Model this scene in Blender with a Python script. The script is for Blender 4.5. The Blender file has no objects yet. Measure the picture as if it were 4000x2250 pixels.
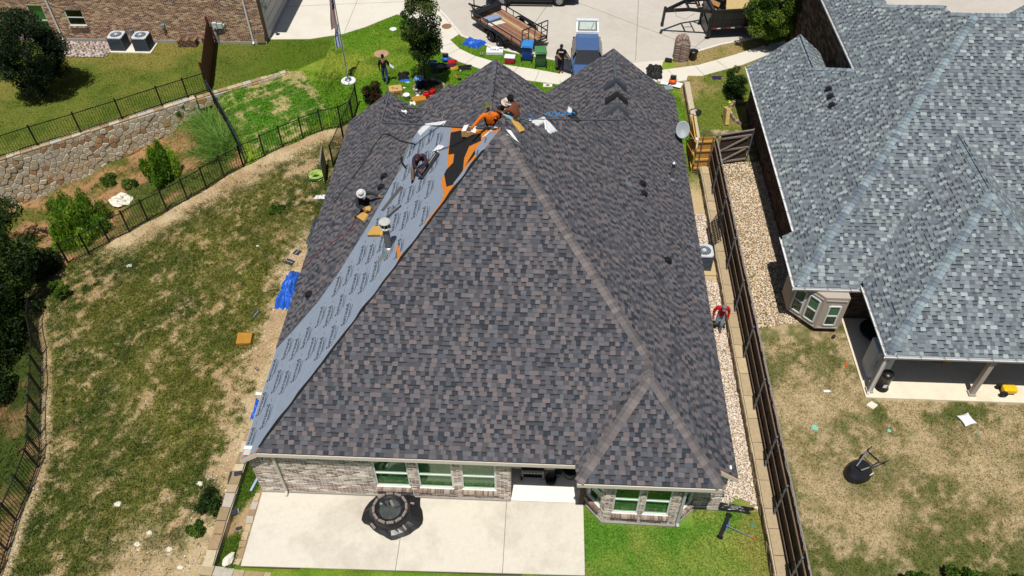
import bpy, math, random
import numpy as np
from mathutils import Vector, Matrix, Euler
RAD = math.radians
random.seed(11); RG = np.random.default_rng(11)
SC = bpy.context.scene; COL = SC.collection

# ---------------------------------------------------------------- camera
CAM_H = 24.5; F_REL = 3133.25/4000
th, ro, ph = RAD(46.331), RAD(-0.614), RAD(3.171)
fw = np.array([0, math.cos(th), -math.sin(th)]); up = np.array([0, math.sin(th), math.cos(th)]); rt = np.array([1., 0, 0])
rt, up = math.cos(ro)*rt+math.sin(ro)*up, -math.sin(ro)*rt+math.cos(ro)*up
YAW = np.array([[math.cos(ph), -math.sin(ph), 0], [math.sin(ph), math.cos(ph), 0], [0, 0, 1]])
rt, up, fw = YAW@rt, YAW@up, YAW@fw
cd = bpy.data.cameras.new('camera'); cam = bpy.data.objects.new('camera', cd); COL.objects.link(cam)
cd.sensor_width = 36; cd.lens = 36*F_REL; cd.clip_start = .5; cd.clip_end = 2000
mw = Matrix.Identity(4)
for i in range(3):
    mw[i][0] = rt[i]; mw[i][1] = up[i]; mw[i][2] = -fw[i]
mw[2][3] = CAM_H
cam.matrix_world = mw; SC.camera = cam

# ---------------------------------------------------------------- sky, sun, exposure
SUN_EL, SUN_AZ = RAD(72), RAD(84)          # direction the light travels in plan
w = bpy.data.worlds.new('World'); SC.world = w; w.use_nodes = True
nt = w.node_tree; sky = nt.nodes.new('ShaderNodeTexSky'); sky.sky_type = 'NISHITA'; sky.sun_disc = False
sky.sun_elevation = SUN_EL; sky.sun_rotation = RAD(186); sky.dust_density = 1.0
bg = nt.nodes['Background']; bg.inputs[1].default_value = .055
nt.links.new(sky.outputs[0], bg.inputs[0])
sd = bpy.data.lights.new('sun', 'SUN'); sd.energy = 4.9; sd.angle = RAD(.53); sd.color = (1, .955, .88)
so = bpy.data.objects.new('sun', sd); COL.objects.link(so)
ld = Vector((math.cos(SUN_AZ)*math.cos(SUN_EL), math.sin(SUN_AZ)*math.cos(SUN_EL), -math.sin(SUN_EL)))
so.rotation_euler = ld.to_track_quat('-Z', 'Y').to_euler(); so.location = (0, 0, 60)
vs = SC.view_settings; vs.view_transform = 'Standard'; vs.look = 'None'; vs.gamma = 1; vs.exposure = 0.0; vs.use_curve_mapping = False

# ---------------------------------------------------------------- materials
def lin(c):
    c = c/255.
    return c/12.92 if c <= .04045 else ((c+.055)/1.055)**2.4
K = .70
def S(r, g, b, k=None):
    k = K if k is None else k
    return (lin(r)*k, lin(g)*k, lin(b)*k)
MATS = {}
def M(name, c=None, r=.8, var=.14, sc=6., bump=0., bsc=60., metal=0., spec=.3, stain=None, ssc=.6, coat=0., detail=6):
    """procedural principled material; c None -> colour from the mesh attribute Col"""
    if name in MATS: return MATS[name]
    m = bpy.data.materials.new(name); m.use_nodes = True; MATS[name] = m
    n, l = m.node_tree.nodes, m.node_tree.links
    b = n['Principled BSDF']; b.inputs['Roughness'].default_value = r; b.inputs['Metallic'].default_value = metal
    b.inputs['Specular IOR Level'].default_value = spec; b.inputs['Coat Weight'].default_value = coat
    tc = n.new('ShaderNodeTexCoord')
    nz = n.new('ShaderNodeTexNoise'); nz.inputs['Scale'].default_value = sc; nz.inputs['Detail'].default_value = detail; nz.inputs['Roughness'].default_value = .65
    l.new(tc.outputs['Object'], nz.inputs['Vector'])
    mr = n.new('ShaderNodeMapRange'); mr.inputs[1].default_value = .25; mr.inputs[2].default_value = .75; mr.inputs[3].default_value = 1-var; mr.inputs[4].default_value = 1+var
    l.new(nz.outputs[0], mr.inputs[0])
    vm = n.new('ShaderNodeVectorMath'); vm.operation = 'SCALE'
    l.new(mr.outputs[0], vm.inputs['Scale'])
    if c is None:
        at = n.new('ShaderNodeAttribute'); at.attribute_name = 'Col'; l.new(at.outputs['Color'], vm.inputs[0])
    else:
        vm.inputs[0].default_value = c[:3]
    out = vm.outputs[0]
    if stain:
        n2 = n.new('ShaderNodeTexNoise'); n2.inputs['Scale'].default_value = ssc; n2.inputs['Detail'].default_value = 8; n2.inputs['Roughness'].default_value = .7
        l.new(tc.outputs['Object'], n2.inputs['Vector'])
        m2 = n.new('ShaderNodeMapRange'); m2.inputs[1].default_value = .48; m2.inputs[2].default_value = .75; m2.inputs[3].default_value = 0; m2.inputs[4].default_value = stain[3] if len(stain) > 3 else .6
        l.new(n2.outputs[0], m2.inputs[0])
        mx = n.new('ShaderNodeMix'); mx.data_type = 'RGBA'; mx.inputs[7].default_value = (*stain[:3], 1)
        l.new(m2.outputs[0], mx.inputs[0]); l.new(out, mx.inputs[6]); out = mx.outputs[2]
    l.new(out, b.inputs['Base Color'])
    if bump:
        n3 = n.new('ShaderNodeTexNoise'); n3.inputs['Scale'].default_value = bsc; n3.inputs['Detail'].default_value = 4
        l.new(tc.outputs['Object'], n3.inputs['Vector'])
        bp = n.new('ShaderNodeBump'); bp.inputs['Strength'].default_value = bump; bp.inputs['Distance'].default_value = .02
        l.new(n3.outputs[0], bp.inputs['Height']); l.new(bp.outputs[0], b.inputs['Normal'])
    return m
def glass(name, tint, refl=.12):
    m = bpy.data.materials.new(name); m.use_nodes = True; MATS[name] = m
    n, l = m.node_tree.nodes, m.node_tree.links; n.remove(n['Principled BSDF'])
    t = n.new('ShaderNodeBsdfTransparent'); t.inputs[0].default_value = (*tint, 1)
    g = n.new('ShaderNodeBsdfGlossy'); g.inputs['Roughness'].default_value = .03
    nz = n.new('ShaderNodeTexNoise'); nz.inputs['Scale'].default_value = 2; mr = n.new('ShaderNodeMapRange'); mr.inputs[3].default_value = refl*.7; mr.inputs[4].default_value = refl*1.3
    l.new(nz.outputs[0], mr.inputs[0])
    x = n.new('ShaderNodeMixShader'); l.new(mr.outputs[0], x.inputs[0]); l.new(t.outputs[0], x.inputs[1]); l.new(g.outputs[0], x.inputs[2])
    l.new(x.outputs[0], n['Material Output'].inputs[0]); return m

def leafy(name, tr=.4):
    if name in MATS: return MATS[name]
    m = bpy.data.materials.new(name); m.use_nodes = True; MATS[name] = m; n, l = m.node_tree.nodes, m.node_tree.links; b = n['Principled BSDF']; b.inputs['Roughness'].default_value = .6; b.inputs['Specular IOR Level'].default_value = .25
    at = n.new('ShaderNodeAttribute'); at.attribute_name = 'Col'; nz = n.new('ShaderNodeTexNoise'); nz.inputs['Scale'].default_value = 14; mr = n.new('ShaderNodeMapRange'); mr.inputs[3].default_value = .8; mr.inputs[4].default_value = 1.2; l.new(nz.outputs[0], mr.inputs[0])
    vm = n.new('ShaderNodeVectorMath'); vm.operation = 'SCALE'; l.new(at.outputs['Color'], vm.inputs[0]); l.new(mr.outputs[0], vm.inputs['Scale']); l.new(vm.outputs[0], b.inputs['Base Color'])
    t = n.new('ShaderNodeBsdfTranslucent'); l.new(vm.outputs[0], t.inputs[0]); x = n.new('ShaderNodeMixShader'); x.inputs[0].default_value = tr; l.new(b.outputs[0], x.inputs[1]); l.new(t.outputs[0], x.inputs[2]); l.new(x.outputs[0], n['Material Output'].inputs[0]); return m

# ---------------------------------------------------------------- mesh tools
class MB:
    def __init__(s): s.v = []; s.f = []; s.m = []; s.c = []; s.col = None
    def add(s, vs_, fs, m=0):
        o = len(s.v); s.v += [tuple(p) for p in vs_]
        for f in fs:
            s.f.append([o+i for i in f]); s.m.append(m); s.c.append(s.col)
    def box(s, c, d, rz=0., m=0, rot=None, taper=1.):
        x, y, z = d[0]/2, d[1]/2, d[2]/2; t = taper
        p = [(-x, -y, -z), (x, -y, -z), (x, y, -z), (-x, y, -z), (-x*t, -y*t, z), (x*t, -y*t, z), (x*t, y*t, z), (-x*t, y*t, z)]
        if rot is None: rot = Matrix.Rotation(rz, 3, 'Z')
        c = Vector(c); s.add([c+rot@Vector(q) for q in p], [(3, 2, 1, 0), (4, 5, 6, 7), (0, 1, 5, 4), (1, 2, 6, 5), (2, 3, 7, 6), (3, 0, 4, 7)], m)
        return s
    def beam(s, a, b, w_, h, m=0):
        a, b = Vector(a), Vector(b); d = b-a; L = d.length; z = d.normalized()
        x = Vector((0, 0, 1)).cross(z)
        if x.length < 1e-3: x = Vector((1, 0, 0))
        x.normalize(); y = z.cross(x); rot = Matrix((x, y, z)).transposed()
        return s.box((a+b)/2, (w_, h, L), rot=rot, m=m)
    def cyl(s, a, b, r0, r1=None, n=10, m=0, cap=True):
        r1 = r0 if r1 is None else r1; a, b = Vector(a), Vector(b); z = (b-a).normalized()
        x = z.orthogonal().normalized(); y = z.cross(x); vs_ = []
        for i in range(n):
            t = 2*math.pi*i/n; d = x*math.cos(t)+y*math.sin(t); vs_ += [a+d*r0, b+d*r1]
        fs = [(2*i, 2*((i+1) % n), 2*((i+1) % n)+1, 2*i+1) for i in range(n)]
        if cap: fs += [tuple(2*i for i in reversed(range(n))), tuple(2*i+1 for i in range(n))]
        s.add(vs_, fs, m); return s
    def tube(s, pts, r, n=6, m=0):
        pts = [Vector(p) for p in pts]; rs = r if isinstance(r, (list, tuple)) else [r]*len(pts)
        vs_ = []; fs = []; x = None
        for i, p in enumerate(pts):
            z = (pts[min(i+1, len(pts)-1)]-pts[max(i-1, 0)]).normalized()
            x = z.orthogonal() if x is None else x-z*x.dot(z)
            x.normalize(); y = z.cross(x)
            vs_ += [p+(x*math.cos(2*math.pi*k/n)+y*math.sin(2*math.pi*k/n))*rs[i] for k in range(n)]
        for i in range(len(pts)-1):
            fs += [(i*n+k, i*n+(k+1) % n, (i+1)*n+(k+1) % n, (i+1)*n+k) for k in range(n)]
        fs += [tuple(reversed(range(n))), tuple((len(pts)-1)*n+k for k in range(n))]
        s.add(vs_, fs, m); return s
    def prism(s, poly, z0, z1, m=0):
        n = len(poly); a = sum(poly[i][0]*poly[(i+1) % n][1]-poly[(i+1) % n][0]*poly[i][1] for i in range(n))
        if a < 0: poly = poly[::-1]
        g = lambda z, i: z[i] if isinstance(z, (list, tuple)) else z
        vs_ = [(p[0], p[1], g(z0, i)) for i, p in enumerate(poly)]+[(p[0], p[1], g(z1, i)) for i, p in enumerate(poly)]
        s.add(vs_, [tuple(reversed(range(n))), tuple(range(n, 2*n))]+[(i, (i+1) % n, n+(i+1) % n, n+i) for i in range(n)], m); return s
    def slab(s, poly3, t, m=0):
        """3-D polygon (seen counter-clockwise from outside) with thickness t below it"""
        n = len(poly3); P3 = [Vector(p) for p in poly3]; nn = Vector((0, 0, 0))
        for i in range(n): nn += P3[i].cross(P3[(i+1) % n])
        nn.normalize()
        if nn.z < 0: P3.reverse(); nn = -nn
        s.add([p-nn*t for p in P3]+P3, [tuple(reversed(range(n))), tuple(range(n, 2*n))]+[(i, (i+1) % n, n+(i+1) % n, n+i) for i in range(n)], m); return s
    def lathe(s, c, prof, n=16, m=0, rot=None, sx=1, sy=1):
        c = Vector(c); rot = rot or Matrix.Identity(3); vs_ = []; k = len(prof)
        for i in range(n):
            t = 2*math.pi*i/n
            vs_ += [c+rot@Vector((r*math.cos(t)*sx, r*math.sin(t)*sy, z)) for r, z in prof]
        fs = [(i*k+j, ((i+1) % n)*k+j, ((i+1) % n)*k+j+1, i*k+j+1) for i in range(n) for j in range(k-1)]
        s.add(vs_, fs, m); return s
    def ell(s, c, r, rot=None, n=10, m=0):
        k = max(4, n//2+1); pr = [(math.sin(math.pi*j/k), -math.cos(math.pi*j/k)) for j in range(k+1)]
        pr[0] = (.001, -1); pr[-1] = (.001, 1); rot = rot or Matrix.Identity(3)
        return s.lathe(c, pr, n, m, rot@Matrix.Diagonal(Vector(r)))
    def mesh(s, name, mats, smooth=False):
        me = bpy.data.meshes.new(name); me.from_pydata(s.v, [], s.f)
        for mm in (mats if isinstance(mats, (list, tuple)) else [mats]): me.materials.append(mm)
        if any(s.m): me.polygons.foreach_set('material_index', s.m)
        if any(c is not None for c in s.c):
            at = me.attributes.new('Col', 'FLOAT_COLOR', 'FACE')
            at.data.foreach_set('color', np.array([(*(c or (.5, .5, .5)), 1) for c in s.c], dtype=np.float32).ravel())
        if smooth: me.polygons.foreach_set('use_smooth', [True]*len(me.polygons))
        me.update(); return me
    def build(s, name, mats, parent=None, world=True, smooth=False, bevel=0):
        me = s.mesh(name, mats, smooth); o = put(name, me, parent)
        if parent is not None and world:
            me.transform(Matrix.Translation(-Vector(parent['_o'])))
        if bevel:
            b = o.modifiers.new('bevel', 'BEVEL'); b.width = bevel; b.segments = 2; b.limit_method = 'ANGLE'
        return o
def put(name, me, parent=None, loc=(0, 0, 0), rot=None, scale=None):
    o = bpy.data.objects.new(name, me); COL.objects.link(o); o.parent = parent; o.location = loc
    if rot is not None: o.rotation_euler = rot
    if scale is not None: o.scale = scale
    o['_o'] = tuple(parent['_o']) if parent is not None else (0., 0., 0.)
    return o
def tag(o, label, cat, group=None):
    o['label'] = label; o['category'] = cat
    if group: o['group'] = group
    return o
def T(name, label, cat, loc=(0, 0, 0), rz=0., group=None):
    o = bpy.data.objects.new(name, None); COL.objects.link(o); o.location = loc; o.rotation_euler = (0, 0, rz); o.empty_display_size = .2
    o['_o'] = tuple(float(x) for x in loc); return tag(o, label, cat, group)
def struct(o, kind='structure'):
    o['kind'] = kind; return o
def np_mesh(name, v, f, mats, cols=None, smooth=False, domain='FACE'):
    """fast mesh from numpy arrays, f an (n,3|4) array"""
    me = bpy.data.meshes.new(name); v = np.asarray(v, np.float32); f = np.asarray(f, np.int32); k = f.shape[1]
    me.vertices.add(len(v)); me.vertices.foreach_set('co', v.ravel())
    me.loops.add(f.size); me.loops.foreach_set('vertex_index', f.ravel())
    me.polygons.add(len(f)); me.polygons.foreach_set('loop_start', np.arange(len(f), dtype=np.int32)*k)
    for mm in (mats if isinstance(mats, (list, tuple)) else [mats]): me.materials.append(mm)
    if cols is not None:
        at = me.attributes.new('Col', 'FLOAT_COLOR', domain); cc = np.ones((len(cols), 4), np.float32); cc[:, :3] = cols
        at.data.foreach_set('color', cc.ravel())
    me.update(calc_edges=True)
    if smooth: me.polygons.foreach_set('use_smooth', np.ones(len(f), bool))
    return me
# value noise
def vnoise(x, y, sc, seed=0):
    x = np.asarray(x)*sc; y = np.asarray(y)*sc; xi = np.floor(x).astype(np.int64); yi = np.floor(y).astype(np.int64); fx = x-xi; fy = y-yi
    fx = fx*fx*(3-2*fx); fy = fy*fy*(3-2*fy)
    def h(a, b):
        n = (a*374761393+b*668265263+seed*974634777) & 0x7fffffff
        n = ((n ^ (n >> 13))*1274126177) & 0x7fffffff
        return ((n ^ (n >> 16)) & 0xffff)/65535.
    return (h(xi, yi)*(1-fx)+h(xi+1, yi)*fx)*(1-fy)+(h(xi, yi+1)*(1-fx)+h(xi+1, yi+1)*fx)*fy
def fbm(x, y, sc, seed=0, o=4):
    t = 0; a = 1; s_ = 0
    for i in range(o): t = t+a*vnoise(x, y, sc*2**i, seed+i*17); s_ += a; a *= .55
    return t/s_
def sst(a, b, x):
    t = np.clip((x-a)/(b-a), 0, 1); return t*t*(3-2*t)
def inpoly(x, y, poly):
    x = np.asarray(x); y = np.asarray(y); r = np.zeros(x.shape, bool); n = len(poly)
    for i in range(n):
        x0, y0 = poly[i][:2]; x1, y1 = poly[(i+1) % n][:2]
        if y0 == y1: continue
        c = ((y0 > y) != (y1 > y)) & (x < (x1-x0)*(y-y0)/(y1-y0)+x0); r ^= c
    return r
def pdist(x, y, line):
    d = np.full(np.shape(x), 1e9)
    for (x0, y0), (x1, y1) in zip(line[:-1], line[1:]):
        dx, dy = x1-x0, y1-y0; t = np.clip(((x-x0)*dx+(y-y0)*dy)/(dx*dx+dy*dy+1e-9), 0, 1)
        d = np.minimum(d, np.hypot(x-x0-t*dx, y-y0-t*dy))
    return d
# ---------------------------------------------------------------- terrain
CP = np.array([(-12,10,-.55),(-12,14,-.5),(-12,20,-.45),(-12,26,-.35),(-12,31,-.15),(-15,10,-.95),(-15,14,-.9),(-15,20,-.85),(-15,26,-.75),(-15.5,31.5,-.6),(-14,33,-.3),(-12,35,-.05),(-10.8,37,0),(-10.4,33,0),
(-18,9,-1.2),(-18,13,-1.2),(-19,17,-1.3),(-20.5,21,-1.4),(-18,22,-1.15),(-21.2,25,-1.45),(-19.5,27.5,-1.15),(-17.3,30,-.85),
(-22,29,-2.0),(-24,29,-2.4),(-28,29.5,-2.9),(-26.5,31.2,-2.8),(-25,32.3,-2.5),(-22.7,33.9,-2.1),(-20.8,35.3,-1.7),(-19.4,36.3,-1.1),(-18.6,34.8,-.95),(-17.6,32.6,-.85),(-20,31,-1.6),(-21,33,-1.9),(-23,31.5,-2.2),
(-24,15,-2.6),(-26,20,-3.0),(-26,25,-2.9),(-22.5,11,-2.2),(-23,18,-2.4),(-30,25,-3.4),(-30,15,-3.4),
(-16.5,36,-.2),(-17.5,38,-.05),(-15,37,-.05),(-13,38,0),(-13,40,0),(-16,34,-.4)])
WL = np.array([(-40,22.5),(-27.1,31.5),(-26.,32.29),(-24.26,33.5),(-22.55,34.79),(-20.85,36.08),(-19.71,36.91),(-18.3,37.9),(-16.5,38.9),(-14.2,40.3),(-13.0,41.5)])
STREET = [(-7.6, 80), (-7.6, 50), (-7.32, 47.86), (-6.64, 46.75), (-5.31, 44.22), (-3.45, 43.0), (-1.47, 42.2), (.6, 41.6), (3, 41.3), (4.65, 41.33), (6.68, 41.76), (8.02, 42.53), (10.07, 43.72), (12.46, 44.63), (14.15, 45.01), (20, 45.8), (60, 48), (60, 80)]
PATIO = [(-9.34, 13.6), (-9.34, 10.78), (1.6, 10.95), (1.57, 13.6), (1.57, 16.2), (-.9, 16.2)]
def height(x, y):
    x = np.asarray(x, float); y = np.asarray(y, float)
    num = np.zeros(x.shape); den = np.zeros(x.shape)
    for cx, cy, cz in CP:
        w_ = ((x-cx)**2+(y-cy)**2+.15)**-1.6; num += w_*cz; den += w_
    h = num/den*sst(-9.7, -10.6, x)
    wy = np.interp(x, WL[:, 0], WL[:, 1])
    h = h*(1-sst(-.02, .12, y-wy)*sst(-12.6, -13.2, x))
    h = h*sst(42, 39.5, y)
    return h+sst(7.55, 7.75, x)*(.45-.45*sst(33, 43, y))
def hz(x, y): return float(height(np.array([x]), np.array([y]))[0])
def mixc(a, b, t):
    t = np.clip(t, 0, 1)[..., None]; return a*(1-t)+b*t
c3 = lambda *a: np.array(S(*a))
G_VIV, G_YEL, G_OLV, G_DRK = c3(104, 146, 36), c3(150, 164, 60), c3(116, 124, 52), c3(76, 104, 32)
DIRT, DIRT2, DRY, BRN = c3(206, 184, 146), c3(188, 160, 122), c3(176, 156, 112), c3(132, 108, 74)
GREENPATCH = [(-15.3, 40.1), (-14.1, 40.0), (-11.8, 36.4), (-11.9, 35.1), (-14.6, 32.5), (-18.5, 37.5)]
FB = [(-10.27, 36.63), (-10.27, 35.30), (-10.80, 34.71), (-11.74, 34.34), (-12.64, 33.78), (-13.58, 33.17), (-14.34, 32.44), (-15.33, 31.84), (-16.08, 31.03), (-16.82, 30.34), (-17.51, 29.49), (-18.37, 28.85), (-19.12, 28.21), (-19.71, 27.38), (-20.51, 26.79), (-21.25, 26.11), (-22.0, 25.5)]
FC = [(-21.9, 22.2), (-21.52, 21.31), (-20.73, 20.07), (-20.35, 19.18), (-19.85, 18.18), (-19.36, 17.11), (-18.95, 16.17), (-18.54, 15.35), (-18.32, 14.74), (-18.15, 13.67), (-18.07, 12.59), (-17.88, 11.51), (-17.73, 10.72), (-17.6, 9.8)]
FE = [(-18.72, 37.6), (-17.6, 35.9), (-16.5, 34.1), (-15.35, 32.2)]
LEFTYARD = [(-10.2, 5), (-10.2, 36.6)]+FB[1:]+[(-24, 23.9)]+FC+[(-16.5, 5)]
def ground_col(x, y, fine=True):
    """natural colour of soil, dry turf and grass, and how much grass grows there (0..1)"""
    n1 = fbm(x, y, .22, 1); n2 = fbm(x, y, .9, 5); n3 = fbm(x, y, 3.2, 9, 3); n4 = fbm(x, y, .45, 23, 4); n5 = fbm(x, y, 2.3, 31, 4); n6 = fbm(x, y, 5.5, 37, 2)
    c = mixc(G_VIV, G_YEL, sst(.38, .75, n1+.25*(n3-.5))); c = mixc(c, G_DRK, sst(.5, .75, n2)*.5); g = np.ones(x.shape)
    # neighbour lawn on the terrace
    wy = np.interp(x, WL[:, 0], WL[:, 1]); ter = (y > wy) & (x < -13.0) & (y < 44)
    co = mixc(G_OLV, G_DRK, sst(.4, .72, n2)*.55); co = mixc(co, c3(150, 138, 74), sst(.52, .78, n1)*.7); co = mixc(co, c3(92, 116, 32), sst(-19, -15, x))
    c = np.where(ter[..., None], co, c)
    # open slope left of the house
    ly = inpoly(x, y, LEFTYARD); t = .62*n1+.38*n2
    f = mixc(c3(100, 107, 50), c3(76, 90, 40), sst(.45, .62, n4)); f = mixc(f, DRY*.95, sst(.47, .64, .4*n5+.5*n6+.1*n2)*.5); f = mixc(f, DIRT, sst(.58, .70, .4*n5+.6*n6)*.45); f = mixc(f, c3(64, 82, 34), sst(.46, .36, .5*n5+.5*n6)*.45); f = mixc(f, c3(134, 130, 58), sst(.52, .7, n1)*.4)
    bare = sst(-12.3, -10.9, x+1.6*(n2-.5)*2+1.2*(n3-.5)+1.2*(n6-.5))*sst(28.5, 25.5, y)
    bare = np.maximum(bare, sst(13.2, 10.2, y+2.4*(n2-.5))*sst(-15.2, -12.8, x+2*(n3-.5)))
    fd = pdist(x, y, FB[2:14])
    bare = np.maximum(bare, sst(1.75, .35, fd+1.2*(n2-.5))*sst(24.5, 27, y)); bare = np.maximum(bare, sst(.55, .2, pdist(x, y, FC))*.8)
    bare = np.maximum(bare, sst(.56, .68, .45*n2+.3*n5+.25*n6)*.7); bare = np.maximum(bare, sst(33.5, 31.5, y)*sst(29.5, 31, y)*sst(.42, .6, n2)*.9)
    bare = np.clip(bare, 0, 1)*(.72+.5*n3)
    f = mixc(f, mixc(DIRT, DIRT2, sst(.35, .7, n2)), bare); gf = 1-bare
    c = np.where(ly[..., None], f, c); g = np.where(ly, gf, g)
    # new sod with bare seams
    gp = inpoly(x, y, GREENPATCH)
    u = (x*.82+y*.57); v_ = (-x*.57+y*.82)
    seam = np.maximum(sst(.42, .5, np.abs((v_*1.05+.2*n3) % 1-.5)), sst(.45, .5, np.abs((u*.55+.3*n2) % 1-.5)))
    sd_ = sst(.50, .66, .55*n2+.45*n3+.16*seam*(.5+n4)+.12*sst(1.1, .2, pdist(x, y, [(-14.1, 40), (-11.8, 36.4)])))
    cg = mixc(c3(84, 136, 36), c3(106, 150, 46), n2); cg = mixc(cg, c3(196, 176, 128), sd_*.85)
    c = np.where(gp[..., None], cg, c); g = np.where(gp, 1-sd_*.8, g)
    # gully
    gu = ~ly & ~gp & (x < np.interp(y, [20, 32.2, 37.6, 41], [-15.4, -15.4, -18.7, -19])) & (y < wy) & (y < 41) & (y > 20)
    cu = mixc(c3(176, 138, 98), c3(112, 112, 52), sst(.42, .6, n2)); cu = mixc(cu, c3(78, 96, 38), sst(.5, .7, n4)*.8)
    c = np.where(gu[..., None], cu, c); g = np.where(gu, .35+.5*sst(.4, .6, n2), g)
    out = ~ly & (x < -16.5) & (y <= 25)
    cu2 = mixc(c3(70, 84, 34), c3(150, 120, 84), sst(.5, .68, n4)); c = np.where(out[..., None], cu2, c); g = np.where(out, .7, g)
    # right neighbour's yard
    ry = (x > 7.7) & (y < 34.5)
    cr = mixc(c3(190, 170, 134), c3(146, 132, 92), sst(.40, .58, .4*n2+.3*n5+.3*n6)); cr = mixc(cr, c3(218, 196, 158), sst(.56, .68, .5*n5+.5*n6)*.8); gr = sst(.45, .62, .35*n4+.15*n2+.25*n5+.25*n6+.17*sst(8.9, 7.9, x)+.10*sst(13.5, 11.2, y)+.16*sst(16.6, 17.4, y)*sst(.45, .6, n2)*sst(11.5, 12.5, x))
    cr = mixc(cr, c3(84, 98, 40), gr*.85); c = np.where(ry[..., None], cr, c); g = np.where(ry, .25+.6*gr, g)
    fr = (x > 7.2) & (y >= 34.5) & (y < 44.5)
    cf = mixc(c3(114, 128, 50), c3(172, 152, 102), sst(.46, .66, .5*n1+.5*n2+.2*sst(40.2, 41.5, y-.55*(x-8)))); c = np.where(fr[..., None], cf, c); g = np.where(fr, .75, g)
    # strip beside the patio, and soil under the gravel
    st = (x > -10.4) & (x < -9.3) & (y < 16.5); cs = mixc(c3(92, 120, 38), DIRT2, sst(.45, .6, n2)); c = np.where(st[..., None], cs, c); g = np.where(st, 1-sst(.45, .6, n2), g)
    br = (x > 1.5) & (x < 7.5) & (y < 14); cb = mixc(c3(100, 146, 48), c3(148, 162, 76), sst(.42, .68, .5*n2+.5*n4)); cb = mixc(cb, c3(158, 148, 82), sst(6.6, 7.5, x+.8*n2)*.7); c = np.where(br[..., None], cb, c)
    sr = (x > 6.1) & (x < 7.55) & (y > 14) & (y < 33); cs = mixc(c3(206, 184, 142), c3(112, 128, 52), sst(29.6, 31.5, y+2*(n2-.5))); c = np.where(sr[..., None], cs, c); g = np.where(sr, sst(29.6, 31.5, y), g)
    return c, g
gx = np.concatenate([[-300, -120, -60, -44, -38, -35], np.arange(-33, 19, .11), [19.5, 21, 24, 28, 36, 60, 120, 300]]); gy = np.concatenate([[-200, -60, -10, 2, 5], np.arange(8.5, 47.5, .11), [49, 52, 58, 70, 100, 160, 400]])
XX, YY = np.meshgrid(gx, gy); HH = height(XX, YY); HH = HH-.30*inpoly(XX, YY, STREET)-.12*inpoly(XX, YY, PATIO)+.03*(fbm(XX, YY, 1.3, 3)-.5)*(XX < -10.6)
CC, GGm = ground_col(XX, YY)
nx, ny = len(gx), len(gy); idx = np.arange(nx*ny).reshape(ny, nx)
quads = np.stack([idx[:-1, :-1], idx[:-1, 1:], idx[1:, 1:], idx[1:, :-1]], -1).reshape(-1, 4)
gm = M('soil_and_turf', None, r=.95, var=.42, sc=15, bump=.8, bsc=22, spec=.1, detail=10)
me = np_mesh('ground', np.stack([XX, YY, HH], -1).reshape(-1, 3), quads, gm, CC.reshape(-1, 3), True, 'POINT')
struct(put('ground', me))

# grass blades: far too many to count, one mass per stretch of ground
def blades(name, x, y, hmin, hmax, wd, lean=.6, cols=None, z=None, tone=.3):
    n = len(x); z = height(x, y) if z is None else z; a = RG.uniform(0, 2*np.pi, n); h = RG.uniform(hmin, hmax, n); l_ = RG.uniform(.5, lean*3, n)*h; b = RG.uniform(0, 2*np.pi, n)
    w_ = wd*RG.uniform(.6, 1.4, n); dx, dy = np.cos(a)*w_, np.sin(a)*w_
    v = np.stack([np.stack([x-dx, y-dy, z-.01], -1), np.stack([x+dx, y+dy, z-.01], -1), np.stack([x+np.cos(b)*l_, y+np.sin(b)*l_, z+h], -1)], 1).reshape(-1, 3)
    if cols is None: cols, _ = ground_col(x, y)
    cols = cols*RG.uniform(1-tone, 1+tone*1.6, (n, 1))*np.array([1.12, 1.16, .95])
    return np_mesh(name, v, np.arange(3*n).reshape(-1, 3), leafy('grass_blade'), cols)
def scatter(n, x0, x1, y0, y1, keep):
    x = RG.uniform(x0, x1, n); y = RG.uniform(y0, y1, n); k = keep(x, y); return x[k], y[k]
CONC = []          # paved outlines, filled below
def free(x, y):
    k = ~inpoly(x, y, STREET)
    for p in CONC: k &= ~inpoly(x, y, p)
    return k
# ---------------------------------------------------------------- paving
m_conc = M('pale_concrete', S(240, 233, 216, .78), r=.85, var=.06, sc=5, bump=.15, bsc=80, stain=(*S(170, 158, 138), .55), ssc=.55)
m_street = M('street_concrete', S(214, 207, 196, .70), r=.85, var=.06, sc=3, bump=.1, bsc=60, stain=(*S(188, 180, 168), .6), ssc=.25)
m_walk = M('sidewalk_concrete', S(232, 226, 213, .74), r=.85, var=.06, sc=4, bump=.1, stain=(*S(205, 190, 168), .5), ssc=.5)
m_joint = M('joint_grit', S(120, 108, 92), r=.95, var=.2)
m_kerb = M('kerb_concrete', S(232, 226, 214, .74), r=.85, var=.08, sc=4)
struct(MB().prism(STREET, -.4, -.10).build('street', m_street))
DRIVE_L = [(-16.86, 43.4), (-14.39, 43.54), (-12.52, 44.21), (-11.33, 45.08), (-10.33, 46.07), (-9.6, 46.75), (-8.7, 46.2), (-7.7, 44.4), (-6.36, 42.28), (-5.24, 41.28), (-3.98, 40.56), (-1.26, 39.43), (.63, 39.06), (.66, 40.16), (-.65, 40.56), (-2.48, 41.0), (-4.34, 41.92), (-5.3, 42.69), (-5.96, 43.68), (-5.5, 44.4), (-6.75, 46.75), (-7.42, 47.86), (-7.75, 50), (-7.75, 75), (-16.86, 75)]
CONC.append(DRIVE_L)
LAWN_EDGE = [(-8.7, 46.2), (-7.7, 44.4), (-6.36, 42.28), (-5.24, 41.28), (-3.98, 40.56), (-1.26, 39.43), (.63, 39.06)]
walkL = LAWN_EDGE+[(.66, 40.16), (-.65, 40.56), (-2.48, 41.0), (-4.34, 41.92), (-5.3, 42.69), (-5.96, 43.68), (-6.9, 45.4)]
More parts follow.
